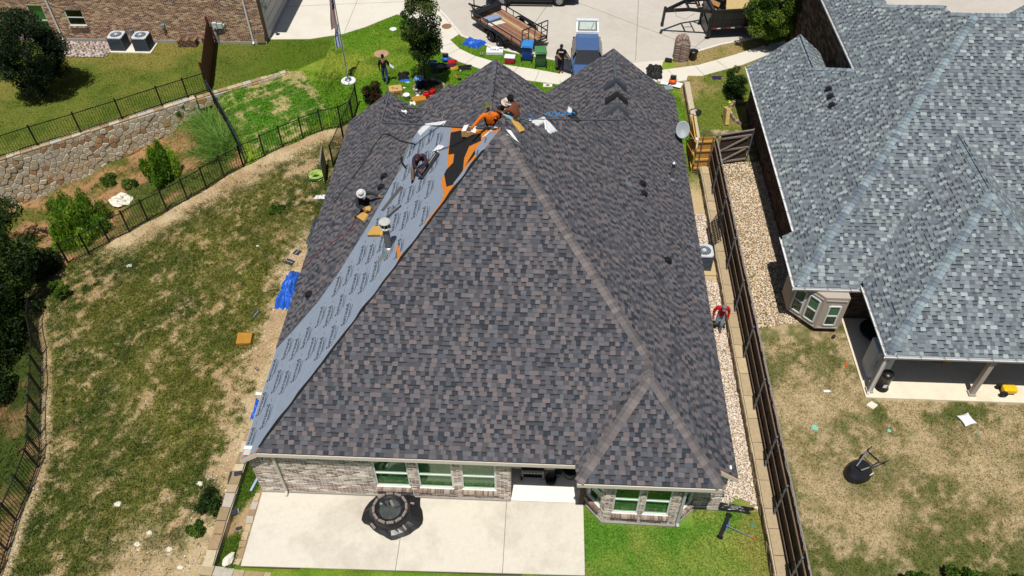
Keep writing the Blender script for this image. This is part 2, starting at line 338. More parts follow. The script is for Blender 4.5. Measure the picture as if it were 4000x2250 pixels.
drvL = [(-16.86, 43.4), (-14.39, 43.54), (-12.52, 44.21), (-11.33, 45.08), (-10.33, 46.07), (-9.6, 46.75), (-8.72, 46.23), (-6.92, 45.43), (-5.99, 43.70), (-5.5, 44.4), (-6.75, 46.75), (-7.42, 47.86), (-7.75, 50), (-7.75, 75), (-16.86, 75)]
struct(MB().prism(drvL, -.2, .03).build('driveway', m_walk)); struct(MB().prism(walkL, -.2, .034).build('sidewalk', m_walk))
walkR = [(6.05, 39.5), (6.98, 39.46), (7.6, 39.63), (9.67, 40.71), (11.0, 41.38), (13.3, 43.0), (16, 44.2), (15.5, 44.9), (12.59, 43.6), (10.52, 42.37), (8.51, 41.29), (6.3, 40.66)]
CONC.append(walkR); struct(MB().prism(walkR, -.1, .09).build('sidewalk', m_walk))
drive = [(.68, 34), (.66, 39.1), (.6, 41.7), (3, 41.4), (4.65, 41.43), (6.6, 41.85), (6.28, 40.6), (6.0, 39.5), (5.9, 34)]
CONC.append(drive); struct(MB().prism(drive, -.2, .03).build('driveway', m_walk))
def strip(line, w_, z0, z1):
    mb = MB(); P2 = [Vector((p[0], p[1])) for p in line]; L_ = []; R_ = []
    for i, p in enumerate(P2):
        d = (P2[min(i+1, len(P2)-1)]-P2[max(i-1, 0)]).normalized(); nrm = Vector((-d.y, d.x)); L_.append(p+nrm*w_/2); R_.append(p-nrm*w_/2)
    for i in range(len(P2)-1): mb.prism([tuple(R_[i]), tuple(R_[i+1]), tuple(L_[i+1]), tuple(L_[i])], z0, z1)
    return mb
struct(strip(STREET[1:8], .16, -.3, .045).build('kerb', m_kerb)); struct(strip(STREET[10:17], .16, -.3, .06).build('kerb', m_kerb))
jt = MB()
for a, b in [((-7.5, 56), (9.5, 42.9)), ((-2, 43), (3.5, 60)), ((5, 42), (6.5, 60)), ((-7, 50), (30, 51)), ((8.6, 43.6), (20, 60))]:
    jt.beam((*a, -.0985), (*b, -.0985), .025, .004)
struct(jt.build('street_joint', m_joint))
jt = MB()
for i in range(len(LAWN_EDGE)-1):
    a = Vector(LAWN_EDGE[i]); b = Vector(LAWN_EDGE[i+1]); d = (b-a).normalized(); nrm = Vector((-d.y, d.x))
    for t in np.arange(.5, (b-a).length, 1.45): p = a+d*t; jt.beam((*(p+nrm*.03), .036), (*(p+nrm*1.13), .036), .018, .004)
for a, b in [((7.2, 39.6), (6.7, 40.75)), ((8.7, 40.25), (8.3, 41.2)), ((10.1, 40.98), (9.6, 41.8))]: jt.beam((*a, .092), (*b, .092), .018, .004)
for a, b in [((-16.8, 47.5), (-7.8, 48.6)), ((-12.5, 44.3), (-12.2, 70)), ((-16.8, 53), (-7.8, 53.5))]: jt.beam((*a, .032), (*b, .032), .02, .004)
struct(jt.build('pavement_joint', m_joint))
# patio slabs with open joints
m_pat = M('patio_concrete', S(230, 223, 208, .73), r=.85, var=.06, sc=7, bump=.12, bsc=90, stain=(*S(150, 138, 118), .6), ssc=.28)
pat = MB().prism(PATIO, -.3, -.02).build('patio', M('patio_bed', S(110, 98, 82), r=.95)); struct(pat)
for poly in [[(-9.33, 13.44), (-9.33, 10.79), (-4.40, 10.86), (-4.40, 13.44)], [(-4.385, 13.44), (-4.385, 10.86), (-1.01, 10.92), (-1.01, 13.44)], [(-.995, 13.44), (-.995, 10.92), (1.59, 10.96), (1.57, 13.44)]]:
    MB().prism(poly, -.1, .02).build('patio_slab', m_pat, pat)
MB().prism([(-.86, 13.452), (1.53, 13.452), (1.53, 16.2), (-.86, 16.2)], -.1, .035).build('patio_slab', M('porch_concrete', S(246, 242, 230, .84), r=.8, var=.04, sc=6), pat)
CONC.append(PATIO)
# stone edging left of the patio and the low stone wall beyond it
def stones(polyline, w_, z0, z1, ln, mats, parent, name='stone', jit=.03, z_fn=None):
    pts = [Vector(p) for p in polyline]; acc = []
    for a, b in zip(pts[:-1], pts[1:]):
        d = b-a; L = d.length; d.normalize(); nrm = Vector((-d.y, d.x)); t = 0
        while t < L-.05:
            l_ = min(random.uniform(*ln), L-t)
            if L-t-l_ < ln[0]*.5: l_ = L-t
            q = []
            for tt, ss in ((t+.012, -1), (t+l_-.012, -1), (t+l_-.012, 1), (t+.012, 1)):
                p = a+d*(tt+random.uniform(-jit, jit)*.4)+nrm*(ss*w_/2+random.uniform(-jit, jit)); q.append((p.x, p.y))
            zz = z_fn(*(a+d*t)) if z_fn else 0
            mb = MB().prism(q, zz+z0, zz+z1+random.uniform(-.012, .012)); mb.build(name, random.choice(mats), parent); t += l_
m_flag = [M('limestone_%d' % i, S(*c), r=.9, var=.16, sc=7, bump=.5, bsc=25) for i, c in enumerate([(206, 186, 148), (192, 172, 138), (216, 200, 168), (178, 152, 116), (200, 192, 176), (168, 146, 112)])]
t = T('stone_border', 'flat limestone edging along the left side of the pale patio', 'stone edging', (-9.45, 12, 0))
stones([(-9.47, 13.35), (-9.47, 10.8)], .2, -.2, .03, (.22, .42), m_flag, t)
t = T('low_stone_wall', 'low tan stone wall running beside the grass strip left of the patio', 'stone wall', (-10.4, 12, 0))
MB().prism([(-10.58, 16.2), (-10.58, 10.7), (-10.22, 10.7), (-10.22, 16.2)], -.9, -.04).build('core', M('mortar', S(206, 196, 176), r=.95, var=.1), t)
stones([(-10.4, 16.2), (-10.4, 10.7)], .32, -.06, .03, (.3, .6), m_flag, t, jit=.02)
stones([(-10.58, 10.62), (-8.3, 10.45)], .3, -.3, .01, (.35, .7), m_flag, t, jit=.02)
# gravel beds
def pebbles(name, x, y, z, r0, r1, cols, flat=.6):
    n = len(x); base = np.array([(1, 0, 0), (0, 1, 0), (-1, 0, 0), (0, -1, 0), (0, 0, 1), (0, 0, -1)], float)
    fc = np.array([(0, 1, 4), (1, 2, 4), (2, 3, 4), (3, 0, 4), (1, 0, 5), (2, 1, 5), (3, 2, 5), (0, 3, 5)])
    r = RG.uniform(r0, r1, (n, 1, 1)); p = base[None]*r*np.stack([RG.uniform(.7, 1.3, n), RG.uniform(.7, 1.3, n), np.full(n, flat)], -1)[:, None]+RG.normal(0, .12, (n, 6, 3))*r
    a = RG.uniform(0, 6.28, n); ca, sa = np.cos(a)[:, None], np.sin(a)[:, None]
    q = np.stack([p[..., 0]*ca-p[..., 1]*sa+x[:, None], p[..., 0]*sa+p[..., 1]*ca+y[:, None], p[..., 2]+z[:, None]], -1)
    f = (fc[None]+6*np.arange(n)[:, None, None]).reshape(-1, 3)
    c = np.repeat(cols[RG.integers(0, len(cols), n)]*RG.uniform(.8, 1.15, (n, 1)), 8, 0)
    return np_mesh(name, q.reshape(-1, 3), f, M('pebble', None, r=.8, var=.1, sc=15), c)
GRAVC = np.array([S(244, 226, 192), S(232, 206, 166), S(250, 240, 222), S(214, 184, 144), S(196, 164, 128), S(240, 220, 206)])
GRAVL = np.array([S(250, 238, 218), S(236, 216, 190), S(252, 246, 236), S(222, 196, 168), S(232, 208, 196)])
gx_, gy_ = scatter(17000, 6.05, 7.5, 13.3, 28.4, lambda x, y: (y > 13.45+.4*np.abs(np.sin(x*3))) & ~((y > 24.1) & (y < 25.6)) & ((y < 27.9) | (x > 6.4)))
struct(put('gravel', pebbles('gravel', gx_, gy_, np.full(len(gx_), .03), .025, .05, GRAVL)), 'stuff')
gx_, gy_ = scatter(12500, 7.85, 10.35, 20.9, 31.8, lambda x, y: (y > 20.9+.25*(x-7.8)))
struct(put('gravel', pebbles('gravel', gx_, gy_, np.full(len(gx_), .47), .028, .055, GRAVC)), 'stuff')
gx_, gy_ = scatter(9000, -19.5, -10.3, 9.2, 33, lambda x, y: (ground_col(x, y)[1] < .55) & inpoly(x, y, LEFTYARD))
struct(put('loose_stones', pebbles('loose_stones', gx_, gy_, height(gx_, gy_), .012, .05, GRAVL*.92)), 'stuff')
# grass masses
def lawn(name, n, box, keep, hmin, hmax, wd, thin=True, tone=.3):
    x, y = scatter(n, *box, lambda x, y: keep(x, y) & free(x, y))
    c, g = ground_col(x, y)
    if thin: k = RG.uniform(0, 1, len(x)) < g; x, y, c = x[k], y[k], c[k]
    struct(put(name, blades(name, x, y, hmin, hmax, wd, cols=c, tone=tone)), 'stuff')
ter = lambda x, y: (y > np.interp(x, WL[:, 0], WL[:, 1])+.1)
lawn('lawn_grass', 90000, (-13, 2, 34.5, 47), lambda x, y: (y > 34.5) & ((y < 44.6) | (x < -5)), .03, .075, .022)
lawn('lawn_grass', 60000, (-34, -13, 32, 43.4), lambda x, y: ter(x, y) & (y < 43.4) & ~((x > -29.6) & (x < -25.8) & (y > 41.1)), .025, .06, .022)
lawn('lawn_grass', 30000, (-19, -11.5, 32, 40.3), lambda x, y: inpoly(x, y, GREENPATCH), .05, .12, .022)
lawn('meadow_grass', 150000, (-22, -10.3, 8.5, 36.5), lambda x, y: inpoly(x, y, LEFTYARD), .05, .15, .02, tone=.5)
lawn('meadow_grass', 32000, (-34, -10.8, 20, 40), lambda x, y: ~inpoly(x, y, LEFTYARD) & ~inpoly(x, y, GREENPATCH) & (y < np.interp(x, WL[:, 0], WL[:, 1])-.3), .1, .32, .022, tone=.45)
lawn('meadow_grass', 9000, (-24, -17, 8, 21), lambda x, y: ~inpoly(x, y, LEFTYARD), .1, .3, .022, tone=.4)
lawn('lawn_grass', 26000, (1.62, 7.45, 9.5, 13.4), lambda x, y: (y < 12.7) | (x > 5.2) | (x < 1.62+(13.4-y)*.9), .03, .07, .018)
lawn('dry_grass', 130000, (7.85, 18.5, 9.5, 34), lambda x, y: ((y < 20.7) | (x > 10.9) | (y > 31.9)) & ~((x > 11.85) & (y > 17.8) & (y < 31)), .025, .065, .02, thin=False, tone=.35)
lawn('lawn_grass', 24000, (7.2, 15, 34, 44.8), lambda x, y: (x > 7.75) | (y > 39), .03, .07, .022)
lawn('lawn_grass', 6000, (-10.25, -9.55, 10.7, 17), lambda x, y: x > -10.3, .04, .1, .02)
lawn('lawn_grass', 6000, (6.2, 7.45, 29, 40), lambda x, y: x > 6, .03, .08, .02)
# ---------------------------------------------------------------- roofing and brick tools
def frame_of(poly):
    P3 = [Vector(p) for p in poly]; n = Vector((0, 0, 0))
    for i in range(len(P3)): n += P3[i].cross(P3[(i+1) % len(P3)])
    n.normalize()
    if n.z < 0: n = -n
    u = Vector((0, 0, 1))-n*n.z; u.normalize(); a = u.cross(n).normalized()   # u upslope, a along the course
    lo = min(P3, key=lambda p: p.dot(u)); return P3, n, u, a, lo
def clip_rect(poly, s0, s1, t0, t1):
    out = list(poly)
    for ax, val, sg in ((0, s0, 1), (0, s1, -1), (1, t0, 1), (1, t1, -1)):
        src, out = out, []
        for i in range(len(src)):
            p, q = src[i], src[(i+1) % len(src)]; a, b = (p[ax]-val)*sg, (q[ax]-val)*sg
            if a >= 0: out.append(p)
            if (a >= 0) != (b >= 0):
                k = a/(a-b); out.append((p[0]+(q[0]-p[0])*k, p[1]+(q[1]-p[1])*k))
        if len(out) < 3: return []
    return out
def shingles(poly, pal, dark, rnd, e=.143, lift=.012, band=.5, drift=.0):
    """every shingle of one roof plane: list of (rowpos, verts, faces, colours)"""
    P3, n, u, a, lo = frame_of(poly); Q = [((p-lo).dot(a), (p-lo).dot(u)) for p in P3]
    smin, smax = min(q[0] for q in Q), max(q[0] for q in Q); tmax = max(q[1] for q in Q); res = []
    r = 0; W3 = lambda s_, t_, h: lo+a*s_+u*t_+n*(h+lift)
    while r*e < tmax:
        t0 = r*e; t1 = t0+e+.012; s_ = smin-rnd.uniform(0, .3); hi = False
        while s_ < smax:
            w_ = rnd.choice((.13, .15, .16, .17, .18, .20)) if hi else rnd.choice((.11, .14, .16, .18, .24))
            s0, s1 = s_, s_+w_; s_ = s1; hi = not hi if rnd.random() < .85 else hi
            c = rnd.choice(pal[0] if hi else pal[1]); k = rnd.uniform(.9, 1.1); c = tuple(x*k for x in c)
            cs = np.array([s0, s1, s1, s0]); ct = np.array([t0, t0, min(t1, tmax), min(t1, tmax)]); ins = inpoly(cs, ct+1e-5*np.array([1, 1, -1, -1]), Q)
            h0 = .021 if hi else .010
            if ins.all():
                A, B, Cc, D, E_, F_ = W3(s0, t0, h0), W3(s1, t0, h0), W3(s1, t1, .003), W3(s0, t1, .003), W3(s0, t0, -.004), W3(s1, t0, -.004)
                if hi or rnd.random() > band:
                    v = [A, B, Cc, D, E_, F_]; f = [(0, 1, 2, 3), (4, 5, 1, 0)]; cc = [c, tuple(x*.8 for x in c)]
                    if hi: f += [(4, 0, 3), (1, 5, 2)]; cc += [c, c]
                else:
                    k = rnd.uniform(.66, .8); tm = t0+e*k; hm = h0*(1-k)+.003*k
                    G_, H_ = W3(s0, tm, hm), W3(s1, tm, hm); v = [A, B, Cc, D, E_, F_, G_, H_]; f = [(0, 1, 7, 6), (6, 7, 2, 3), (4, 5, 1, 0)]; cc = [c, tuple(x*rnd.uniform(.9, 1.1) for x in dark), c]
                res.append((t0, v, f, cc))
            else:
                pl = clip_rect(Q, s0, s1, t0, min(t1, tmax))
                if len(pl) >= 3:
                    v = [W3(p[0], p[1], h0+(.003-h0)*(p[1]-t0)/(t1-t0)) for p in pl]; res.append((t0, v, [tuple(range(len(v)))], [c]))
        r += 1
    return res
def dump(rec, name, mat, parent):
    mb = MB()
    for _, v, f, cc in rec:
        o = len(mb.v); mb.v += [tuple(p) for p in v]; mb.f += [[o+i for i in ff] for ff in f]; mb.m += [0]*len(f); mb.c += cc
    return mb.build(name, mat, parent)
def caps(a, b, nl, nr, pal, mat, parent, e=.145, w_=.15, name='ridge_cap', rnd=random):
    """folded cap shingles laid from a (low) to b (high) over the edge between planes with normals nl, nr"""
    a, b = Vector(a), Vector(b); d = (b-a).normalized(); L = (b-a).length; nl, nr = Vector(nl).normalized(), Vector(nr).normalized(); nm = (nl+nr).normalized()
    dirs = []
    for n in (nl, nr):
        c = d.cross(n).normalized()
        if c.dot(nm) > 0: c = -c
        dirs.append(c)
    if dirs[0].dot(dirs[1]) > .98: dirs[1] = -dirs[1]
    ms = []
    for c in pal:
        for k in (.9, 1.05):
            mb = MB(); mb.col = tuple(x*k for x in c); t1 = e+.06; h0, h1 = .046, .024
            v = [dirs[0]*w_+nl*h0, nm*(h0+.006), dirs[1]*w_+nr*h0, dirs[0]*w_+d*t1+nl*h1, nm*(h1+.004)+d*t1, dirs[1]*w_+d*t1+nr*h1, dirs[0]*w_+nl*.02, nm*.02, dirs[1]*w_+nr*.02]
            mb.add(v, [(0, 1, 4, 3), (1, 2, 5, 4), (6, 7, 1, 0), (7, 8, 2, 1), (6, 0, 3), (2, 8, 5)]); ms.append(mb.mesh(name, mat))
    o = Vector(parent['_o']); n_ = int(L/e)
    for i in range(n_): put(name, rnd.choice(ms), parent, a+d*(e*i)-o)
def brick_wall(a, b, z0, z1, parent, pal, m_brick, m_back, openings=(), nparts=0, course=.0762, bl=.254, top=None, name='wall', skip=None):
    """wall from a to b (plan), face on the right-hand side; bricks stand 12 mm proud of the mortar"""
    a, b = Vector((*a, 0)), Vector((*b, 0)); d = (b-a); L = d.length; d.normalize(); n = Vector((d.y, -d.x, 0))
    us = sorted({0., L, *[o[0] for o in openings], *[o[1] for o in openings]}); mb = MB()
    for u0, u1 in zip(us[:-1], us[1:]):
        um = (u0+u1)/2; zs = z0
        for o in sorted([o for o in openings if o[0] <= um <= o[1]], key=lambda o: o[2])+[(0, 0, z1, z1)]:
            if o[2] > zs+.01: mb.box(a+d*um-n*.06+Vector((0, 0, (zs+o[2])/2)), (u1-u0, .12, o[2]-zs), rot=Matrix((d, -n, Vector((0, 0, 1)))).transposed())
            zs = o[3]
    wall = mb.build(name, m_back, parent); recs = []; k = 0; gap = .022
    while z0+(k+1)*course <= z1+.001:
        zb, zt = z0+k*course+gap/2, z0+(k+1)*course-gap/2; u = -bl/2 if k % 2 else 0
        while u < L:
            u0, u1 = max(u+gap/2, 0), min(u+bl-gap/2, L); u += bl
            if u1-u0 < .03: continue
            segs = [(u0, u1)]
            for o in openings:
                if o[2] < zt and o[3] > zb:
                    ns = []
                    for p, q in segs:
                        if o[1] <= p or o[0] >= q: ns.append((p, q)); continue
                        if o[0]-p > .03: ns.append((p, o[0]))
                        if q-o[1] > .03: ns.append((o[1], q))
                    segs = ns
            for p, q in segs:
                c = random.choice(pal); kk = random.uniform(.8, 1.2); c = tuple(x*kk for x in c); pr = .006+random.uniform(0, .004)
                A = [a+d*p+n*pr, a+d*q+n*pr, a+d*q, a+d*p]; v = [x+Vector((0, 0, zb)) for x in A]+[x+Vector((0, 0, zt)) for x in A]
                recs.append((zb, v, [(0, 1, 5, 4), (4, 5, 6, 7), (3, 2, 1, 0), (1, 2, 6, 5), (3, 0, 4, 7)], [c]*5))
        k += 1
    if nparts:
        recs.sort(key=lambda r: abs(r[0]-1.1))
        for r in recs[:nparts]: dump([r], 'brick', m_brick, wall)
    if recs[nparts:]: struct(dump(recs[nparts:], 'brickwork', m_brick, wall), 'stuff')
    return wall
m_frame = M('white_aluminium', S(226, 230, 232, .8), r=.45, var=.04, sc=3)
m_pane = glass('tinted_pane', (.62, .86, .62), .12); m_pane_dk = glass('dark_pane', (.38, .52, .42), .06)
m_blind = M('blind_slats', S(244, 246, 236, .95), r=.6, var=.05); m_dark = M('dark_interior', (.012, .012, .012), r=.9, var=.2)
m_soldier = [M('sill_brick_%d' % i, S(*c), r=.9, var=.2, sc=30, bump=.4) for i, c in enumerate([(176, 150, 138), (152, 126, 114), (196, 178, 166), (136, 114, 104)])]
def window(parent, a, b, u0, u1, zb, zt, sill=True, sash=.5, blinds=True, pane=None, set_=.07, frame=None, fw_=.05):
    a, b = Vector((*a, 0)), Vector((*b, 0)); d = (b-a).normalized(); n = Vector((d.y, -d.x, 0)); rot = Matrix((d, -n, Vector((0, 0, 1)))).transposed()
    pt = lambda u, o, z: a+d*u+n*o+Vector((0, 0, z)); mb = MB(); w_ = u1-u0; h = zt-zb; um = (u0+u1)/2
    for u in (u0+fw_/2, u1-fw_/2): mb.box(pt(u, -set_, (zb+zt)/2), (fw_, .06, h), rot=rot)
    zm = zb+h*sash
    for z, hh in ((zb+fw_/2, fw_), (zt-fw_/2, fw_), (zm, .045)): mb.box(pt(um, -set_+.002, z), (w_-2*fw_ if z != zm else w_-2*fw_, .064, hh), rot=rot)
    win = mb.build('window', frame or m_frame, parent)
    for z0_, z1_ in ((zb+fw_, zm-.0225), (zm+.0225, zt-fw_)):
        MB().box(pt(um, -set_-.004, (z0_+z1_)/2), (w_-2*fw_, .006, z1_-z0_), rot=rot).build('pane', pane or m_pane, win)
    if blinds:
        mb = MB(); z = zb+.06
        while z < zt-.05:
            mb.box(pt(um, -set_-.09, z), (w_-2*fw_-.02, .004, .046), rot=rot@Matrix.Rotation(RAD(28), 3, 'X')); z += .05
        mb.build('blinds', m_blind, win)
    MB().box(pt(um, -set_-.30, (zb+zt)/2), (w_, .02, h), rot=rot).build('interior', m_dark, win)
    if sill:
        u = u0-.03; nb = max(4, int(round((w_+.06)/.085))); bw = (w_+.06)/nb; rr = rot@Matrix.Rotation(RAD(-22), 3, 'X')
        for i in range(nb): MB().box(pt(u+bw*(i+.5), .02, zb-.065), (bw-.014, .24, .085), rot=rr).build('sill_brick', random.choice(m_soldier), win)
        MB().box(pt(um, .005, zb-.085), (w_+.06, .2, .07), rot=rr).build('sill_mortar', M('mortar_pale', S(228, 220, 206), r=.95), win)
    return win
# ---------------------------------------------------------------- the house being re-roofed
PAL_BROWN = ([S(c[0]-3, c[1]-1, c[2]+1, .70) for c in ((122, 114, 115), (116, 110, 112), (110, 110, 115), (128, 117, 116), (106, 104, 108), (119, 112, 114), (96, 96, 102))], [S(c[0]-4, c[1]-1, c[2]+1, .66) for c in ((98, 94, 97), (92, 89, 93), (82, 83, 89), (102, 97, 99), (70, 72, 79), (96, 92, 95))])
DK_BROWN = S(60, 61, 67, .6)
m_shingle = M('asphalt_shingle', None, r=.95, var=.16, sc=45, bump=.35, bsc=220, spec=.12)
m_osb = M('orange_sheathing', S(226, 136, 48, .75), r=.8, var=.2, sc=14, bump=.2, bsc=60)
m_fascia = M('cream_trim', S(228, 220, 210, .8), r=.6, var=.05)
m_soff = M('soffit_board', S(214, 206, 194, .75), r=.7, var=.05)
BRICK1 = [S(*c, .95) for c in ((188, 174, 164), (158, 142, 132), (138, 122, 114), (206, 196, 188), (176, 158, 148), (172, 166, 164), (216, 208, 198))]
m_brick = M('weathered_brick', None, r=.92, var=.25, sc=22, bump=.4, bsc=90, spec=.1)
m_mortar = M('brick_mortar', S(240, 232, 220, .95), r=.95, var=.1, sc=10)
HOUSE = T('brick_house', 'brick house with brown shingle roof half covered in grey underlayment in the centre', 'house', (-1.6, 22, 0))
xL, xR, zE, PM = -9.452, 6.231, 2.315, .8
LP = [(xL, 13.23, zE), (-8.845, 13.23, 2.80), (-1.61, 22.54, 8.588), (-7.34, 29.35, 4.005), (-7.34, 31.8, 4.005), (xL, 31.8, zE)]
RP = [(xR, 34.45, zE), (3.0, 34.45, 4.9), (3.0, 28.6, 4.9), (-1.61, 23.2, 8.588), (-1.61, 22.54, 8.588), (3.40, 16.09, 4.58), (3.40, 15.37, 4.58), (5.575, 12.57, 2.84), (5.60, 13.23, 2.82), (xR, 13.23, zE)]
BP = [(-8.845, 13.23, 2.8), (1.175, 13.23, 2.8), (3.40, 16.09, 4.58), (-1.61, 22.54, 8.588)]
BAYL = [(1.225, 12.57, 2.84), (3.40, 15.37, 4.58), (3.40, 16.09, 4.58), (1.175, 13.23, 2.80)]
BAYB = [(1.225, 12.57, 2.84), (5.575, 12.57, 2.84), (3.40, 15.37, 4.58)]
LWR = [(-7.34, 29.35, 4.005), (-7.34, 31.8, 4.005), (-5.2, 31.8, 2.293), (-5.2, 29.35, 2.293)]
RWL = [(3.0, 28.6, 4.9), (3.0, 34.45, 4.9), (-.2, 34.45, 2.34), (-.2, 28.6, 2.34)]
MIDL = [(-2.37, 26.3, 6.0), (-2.37, 31.43, 6.0), (-4.5, 31.43, 4.4025), (-4.5, 31.95, 4.4025), (-7.3, 31.95, 2.3025), (-7.3, 29.9, 2.3025), (-4.6, 27.3, 4.3275)]
MIDR = [(-2.37, 26.3, 6.0), (-2.37, 31.43, 6.0), (1.5, 31.43, 3.0975), (1.5, 29.2, 3.0975)]
SMR = [(-4.5, 31.2, 4.4025), (-4.5, 31.95, 4.4025), (-3.6, 31.95, 3.7), (-3.6, 31.2, 3.7)]
FRL = [(-7.34, 29.35, 4.0), (-1.61, 22.57, 8.57), (-1.61, 31.84, 2.3), (-7.34, 31.84, 2.3)]
FRR = [(-1.61, 23.2, 8.57), (3.0, 28.6, 4.88), (3.0, 32.4, 2.3), (-1.61, 32.4, 2.3)]
deck = MB()
for p in (LP, RP, BP, BAYL, BAYB, LWR, RWL, MIDL, MIDR, SMR): deck.slab(p, .05)
ROOF = deck.build('roof', m_osb, HOUSE)
MB().slab(FRL, .05).slab(FRR, .05).build('front_slope', M('front_shingle', S(84, 80, 82, .6), r=.95, var=.25, sc=30), ROOF)
pl_z = lambda x: zE+PM*(x-xL)
LSH = [(xL, 17.77), (-8.88, 18.23), (-8.00, 19.06), (-7.39, 20.00), (-6.53, 21.84), (-6.08, 23.02), (-5.56, 24.44), (-5.30, 26.0), (-4.98, 26.55), (-7.34, 29.35), (-7.34, 31.8), (xL, 31.8)]
LSH3 = [(x, y, pl_z(x)) for x, y in LSH]
rn = random.Random(3); allrec = []; back = shingles(BP, PAL_BROWN, DK_BROWN, rn, band=.75); back.sort(key=lambda r: r[0])
for r in back[:300]: dump([r], 'shingle', m_shingle, ROOF)
allrec += back[300:]
for p in (RP, LSH3, BAYL, BAYB, LWR, RWL, MIDL, MIDR, SMR): allrec += shingles(p, PAL_BROWN, DK_BROWN, rn, band=.7)
struct(dump(allrec, 'roof_shingles', m_shingle, HOUSE), 'stuff')
PAL_CAP = [S(126, 119, 119, .74), S(119, 113, 114, .74), S(132, 125, 124, .74), S(112, 107, 109, .74)]
nB, nR_, nLw = (0, -.622, 1), (.8, 0, 1), (-.8, 0, 1)
caps((3.40, 16.09, 4.58), (-1.45, 22.33, 8.46), nB, nR_, PAL_CAP, m_shingle, ROOF, e=.16, w_=.17)
caps((5.55, 12.6, 2.86), (3.42, 15.35, 4.57), nB, nR_, PAL_CAP, m_shingle, ROOF, e=.16, w_=.17)
caps((1.26, 12.6, 2.86), (3.38, 15.35, 4.57), nLw, nB, PAL_CAP, m_shingle, ROOF, e=.16, w_=.17)
caps((3.40, 15.33, 4.585), (3.40, 16.1, 4.585), nLw, nR_, PAL_CAP, m_shingle, ROOF, e=.16, w_=.17)
# dark valley edge strip and thin metal along the open ridges
m_felt = M('black_felt', S(38, 36, 38, .6), r=.9, var=.25, sc=6, bump=.3, bsc=30)
m_strip = M('ridge_metal', S(92, 98, 108, .7), r=.6, var=.15)
mb = MB()
for a, b in [((-7.34, 29.35, 4.03), (-7.34, 31.8, 4.03)), ((-2.37, 26.5, 6.02), (-2.37, 31.4, 6.02)), ((3.0, 28.6, 4.925), (3.0, 34.4, 4.925)), ((-7.34, 29.35, 4.03), (-1.7, 22.66, 8.54)), ((3.0, 28.6, 4.925), (-1.5, 23.28, 8.53))]: mb.beam(a, b, .10, .03)
mb.build('ridge_edge', m_strip, ROOF)
MB().beam((-2.27, 26.6, 6.02), (-2.30, 31.3, 6.02), .035, .045).build('ridge_slot', M('raw_lath', S(176, 118, 70, .7), r=.8, var=.5, sc=9), ROOF)
# underlayment: sheets with printed lettering, over the open sheathing
nL = Vector((-PM, 0, 1)).normalized(); eU = Vector((1, 0, PM)).normalized()
def onL(x, y, h=0.): return Vector((x, y, pl_z(x)))+nL*h
m_under = M('grey_underlayment', S(150, 162, 180, .74), r=.62, var=.08, sc=4, bump=.25, bsc=12, spec=.35)
m_print = M('dark_print', S(44, 48, 60, .6), r=.6, var=.1)
UND = [(xL+.02, 13.25), (-8.87, 13.25), (-3.60, 20.05), (-3.42, 20.75), (-3.62, 21.75), (-3.45, 22.3), (-3.55, 23.2), (-3.58, 24.9), (-5.0, 26.55), (-5.36, 26.0), (-5.62, 24.44), (-6.14, 23.02), (-6.59, 21.84), (-7.45, 20.0), (-8.06, 19.06), (-8.94, 18.23), (xL+.02, 17.85)]
sheet = MB(); sheet.slab([onL(x, y, .010) for x, y in UND], .006)
und = sheet.build('underlayment', m_under, HOUSE)
MB().slab([onL(*p, .010) for p in [(-2.35, 21.65), (-1.72, 22.43), (-1.95, 22.85), (-2.45, 22.25)]], .006).build('underlayment', m_under, HOUSE)
MB().slab([onL(*p, .010) for p in [(-3.02, 20.75), (-2.38, 21.6), (-2.52, 21.75), (-3.1, 21.1)]], .006).build('underlayment', m_under, HOUSE)
fl = MB()
for poly in [[(-3.56, 24.5), (-2.86, 23.95), (-2.83, 23.45), (-2.3, 23.12), (-2.26, 22.6), (-2.7, 22.75), (-2.83, 22.2), (-2.81, 21.51), (-3.11, 21.04), (-3.36, 21.15), (-3.57, 22.14), (-3.25, 22.37), (-3.26, 22.89), (-3.5, 23.1)], [(-2.45, 22.3), (-2.0, 22.6), (-2.2, 22.3), (-2.55, 21.85), (-2.75, 21.7)]]: fl.slab([onL(*p, .0065) for p in poly], .004)
fl.build('felt_patch', m_felt, HOUSE)
# course lines lapped in the underlayment
lap = MB()
for x in (-8.55, -7.65, -6.75, -5.85, -4.95, -4.05):
    y0 = 13.23+(pl_z(x)-2.8)/.622+.15; y1 = np.interp(x, [p[0] for p in LSH[:9]], [p[1] for p in LSH[:9]])-.1
    if y1 > y0+.3: lap.beam(onL(x, y0, .0125), onL(x, y1, .0125), .012, .004)
lap.build('sheet_lap', M('lap_edge', S(150, 162, 178, .7), r=.7, var=.1), und)
def text_mesh(txt, size, name='print', shear=0.):
    cu = bpy.data.curves.new(name, 'FONT'); cu.body = txt; cu.size = size; cu.resolution_u = 2; cu.shear = shear; cu.offset = size*.018
    o = bpy.data.objects.new(name, cu); COL.objects.link(o); bpy.context.view_layer.update()
    me = bpy.data.meshes.new_from_object(o.evaluated_get(bpy.context.evaluated_depsgraph_get())); bpy.data.objects.remove(o); bpy.data.curves.remove(cu)
    return me
tm = text_mesh('Surround', .255); tv = [v.co.copy() for v in tm.vertices]; tf = [list(p.vertices) for p in tm.polygons]; tw = max(v.x for v in tv)
pm = MB(); xdir, ydir = Vector((0, 1, 0)), -eU
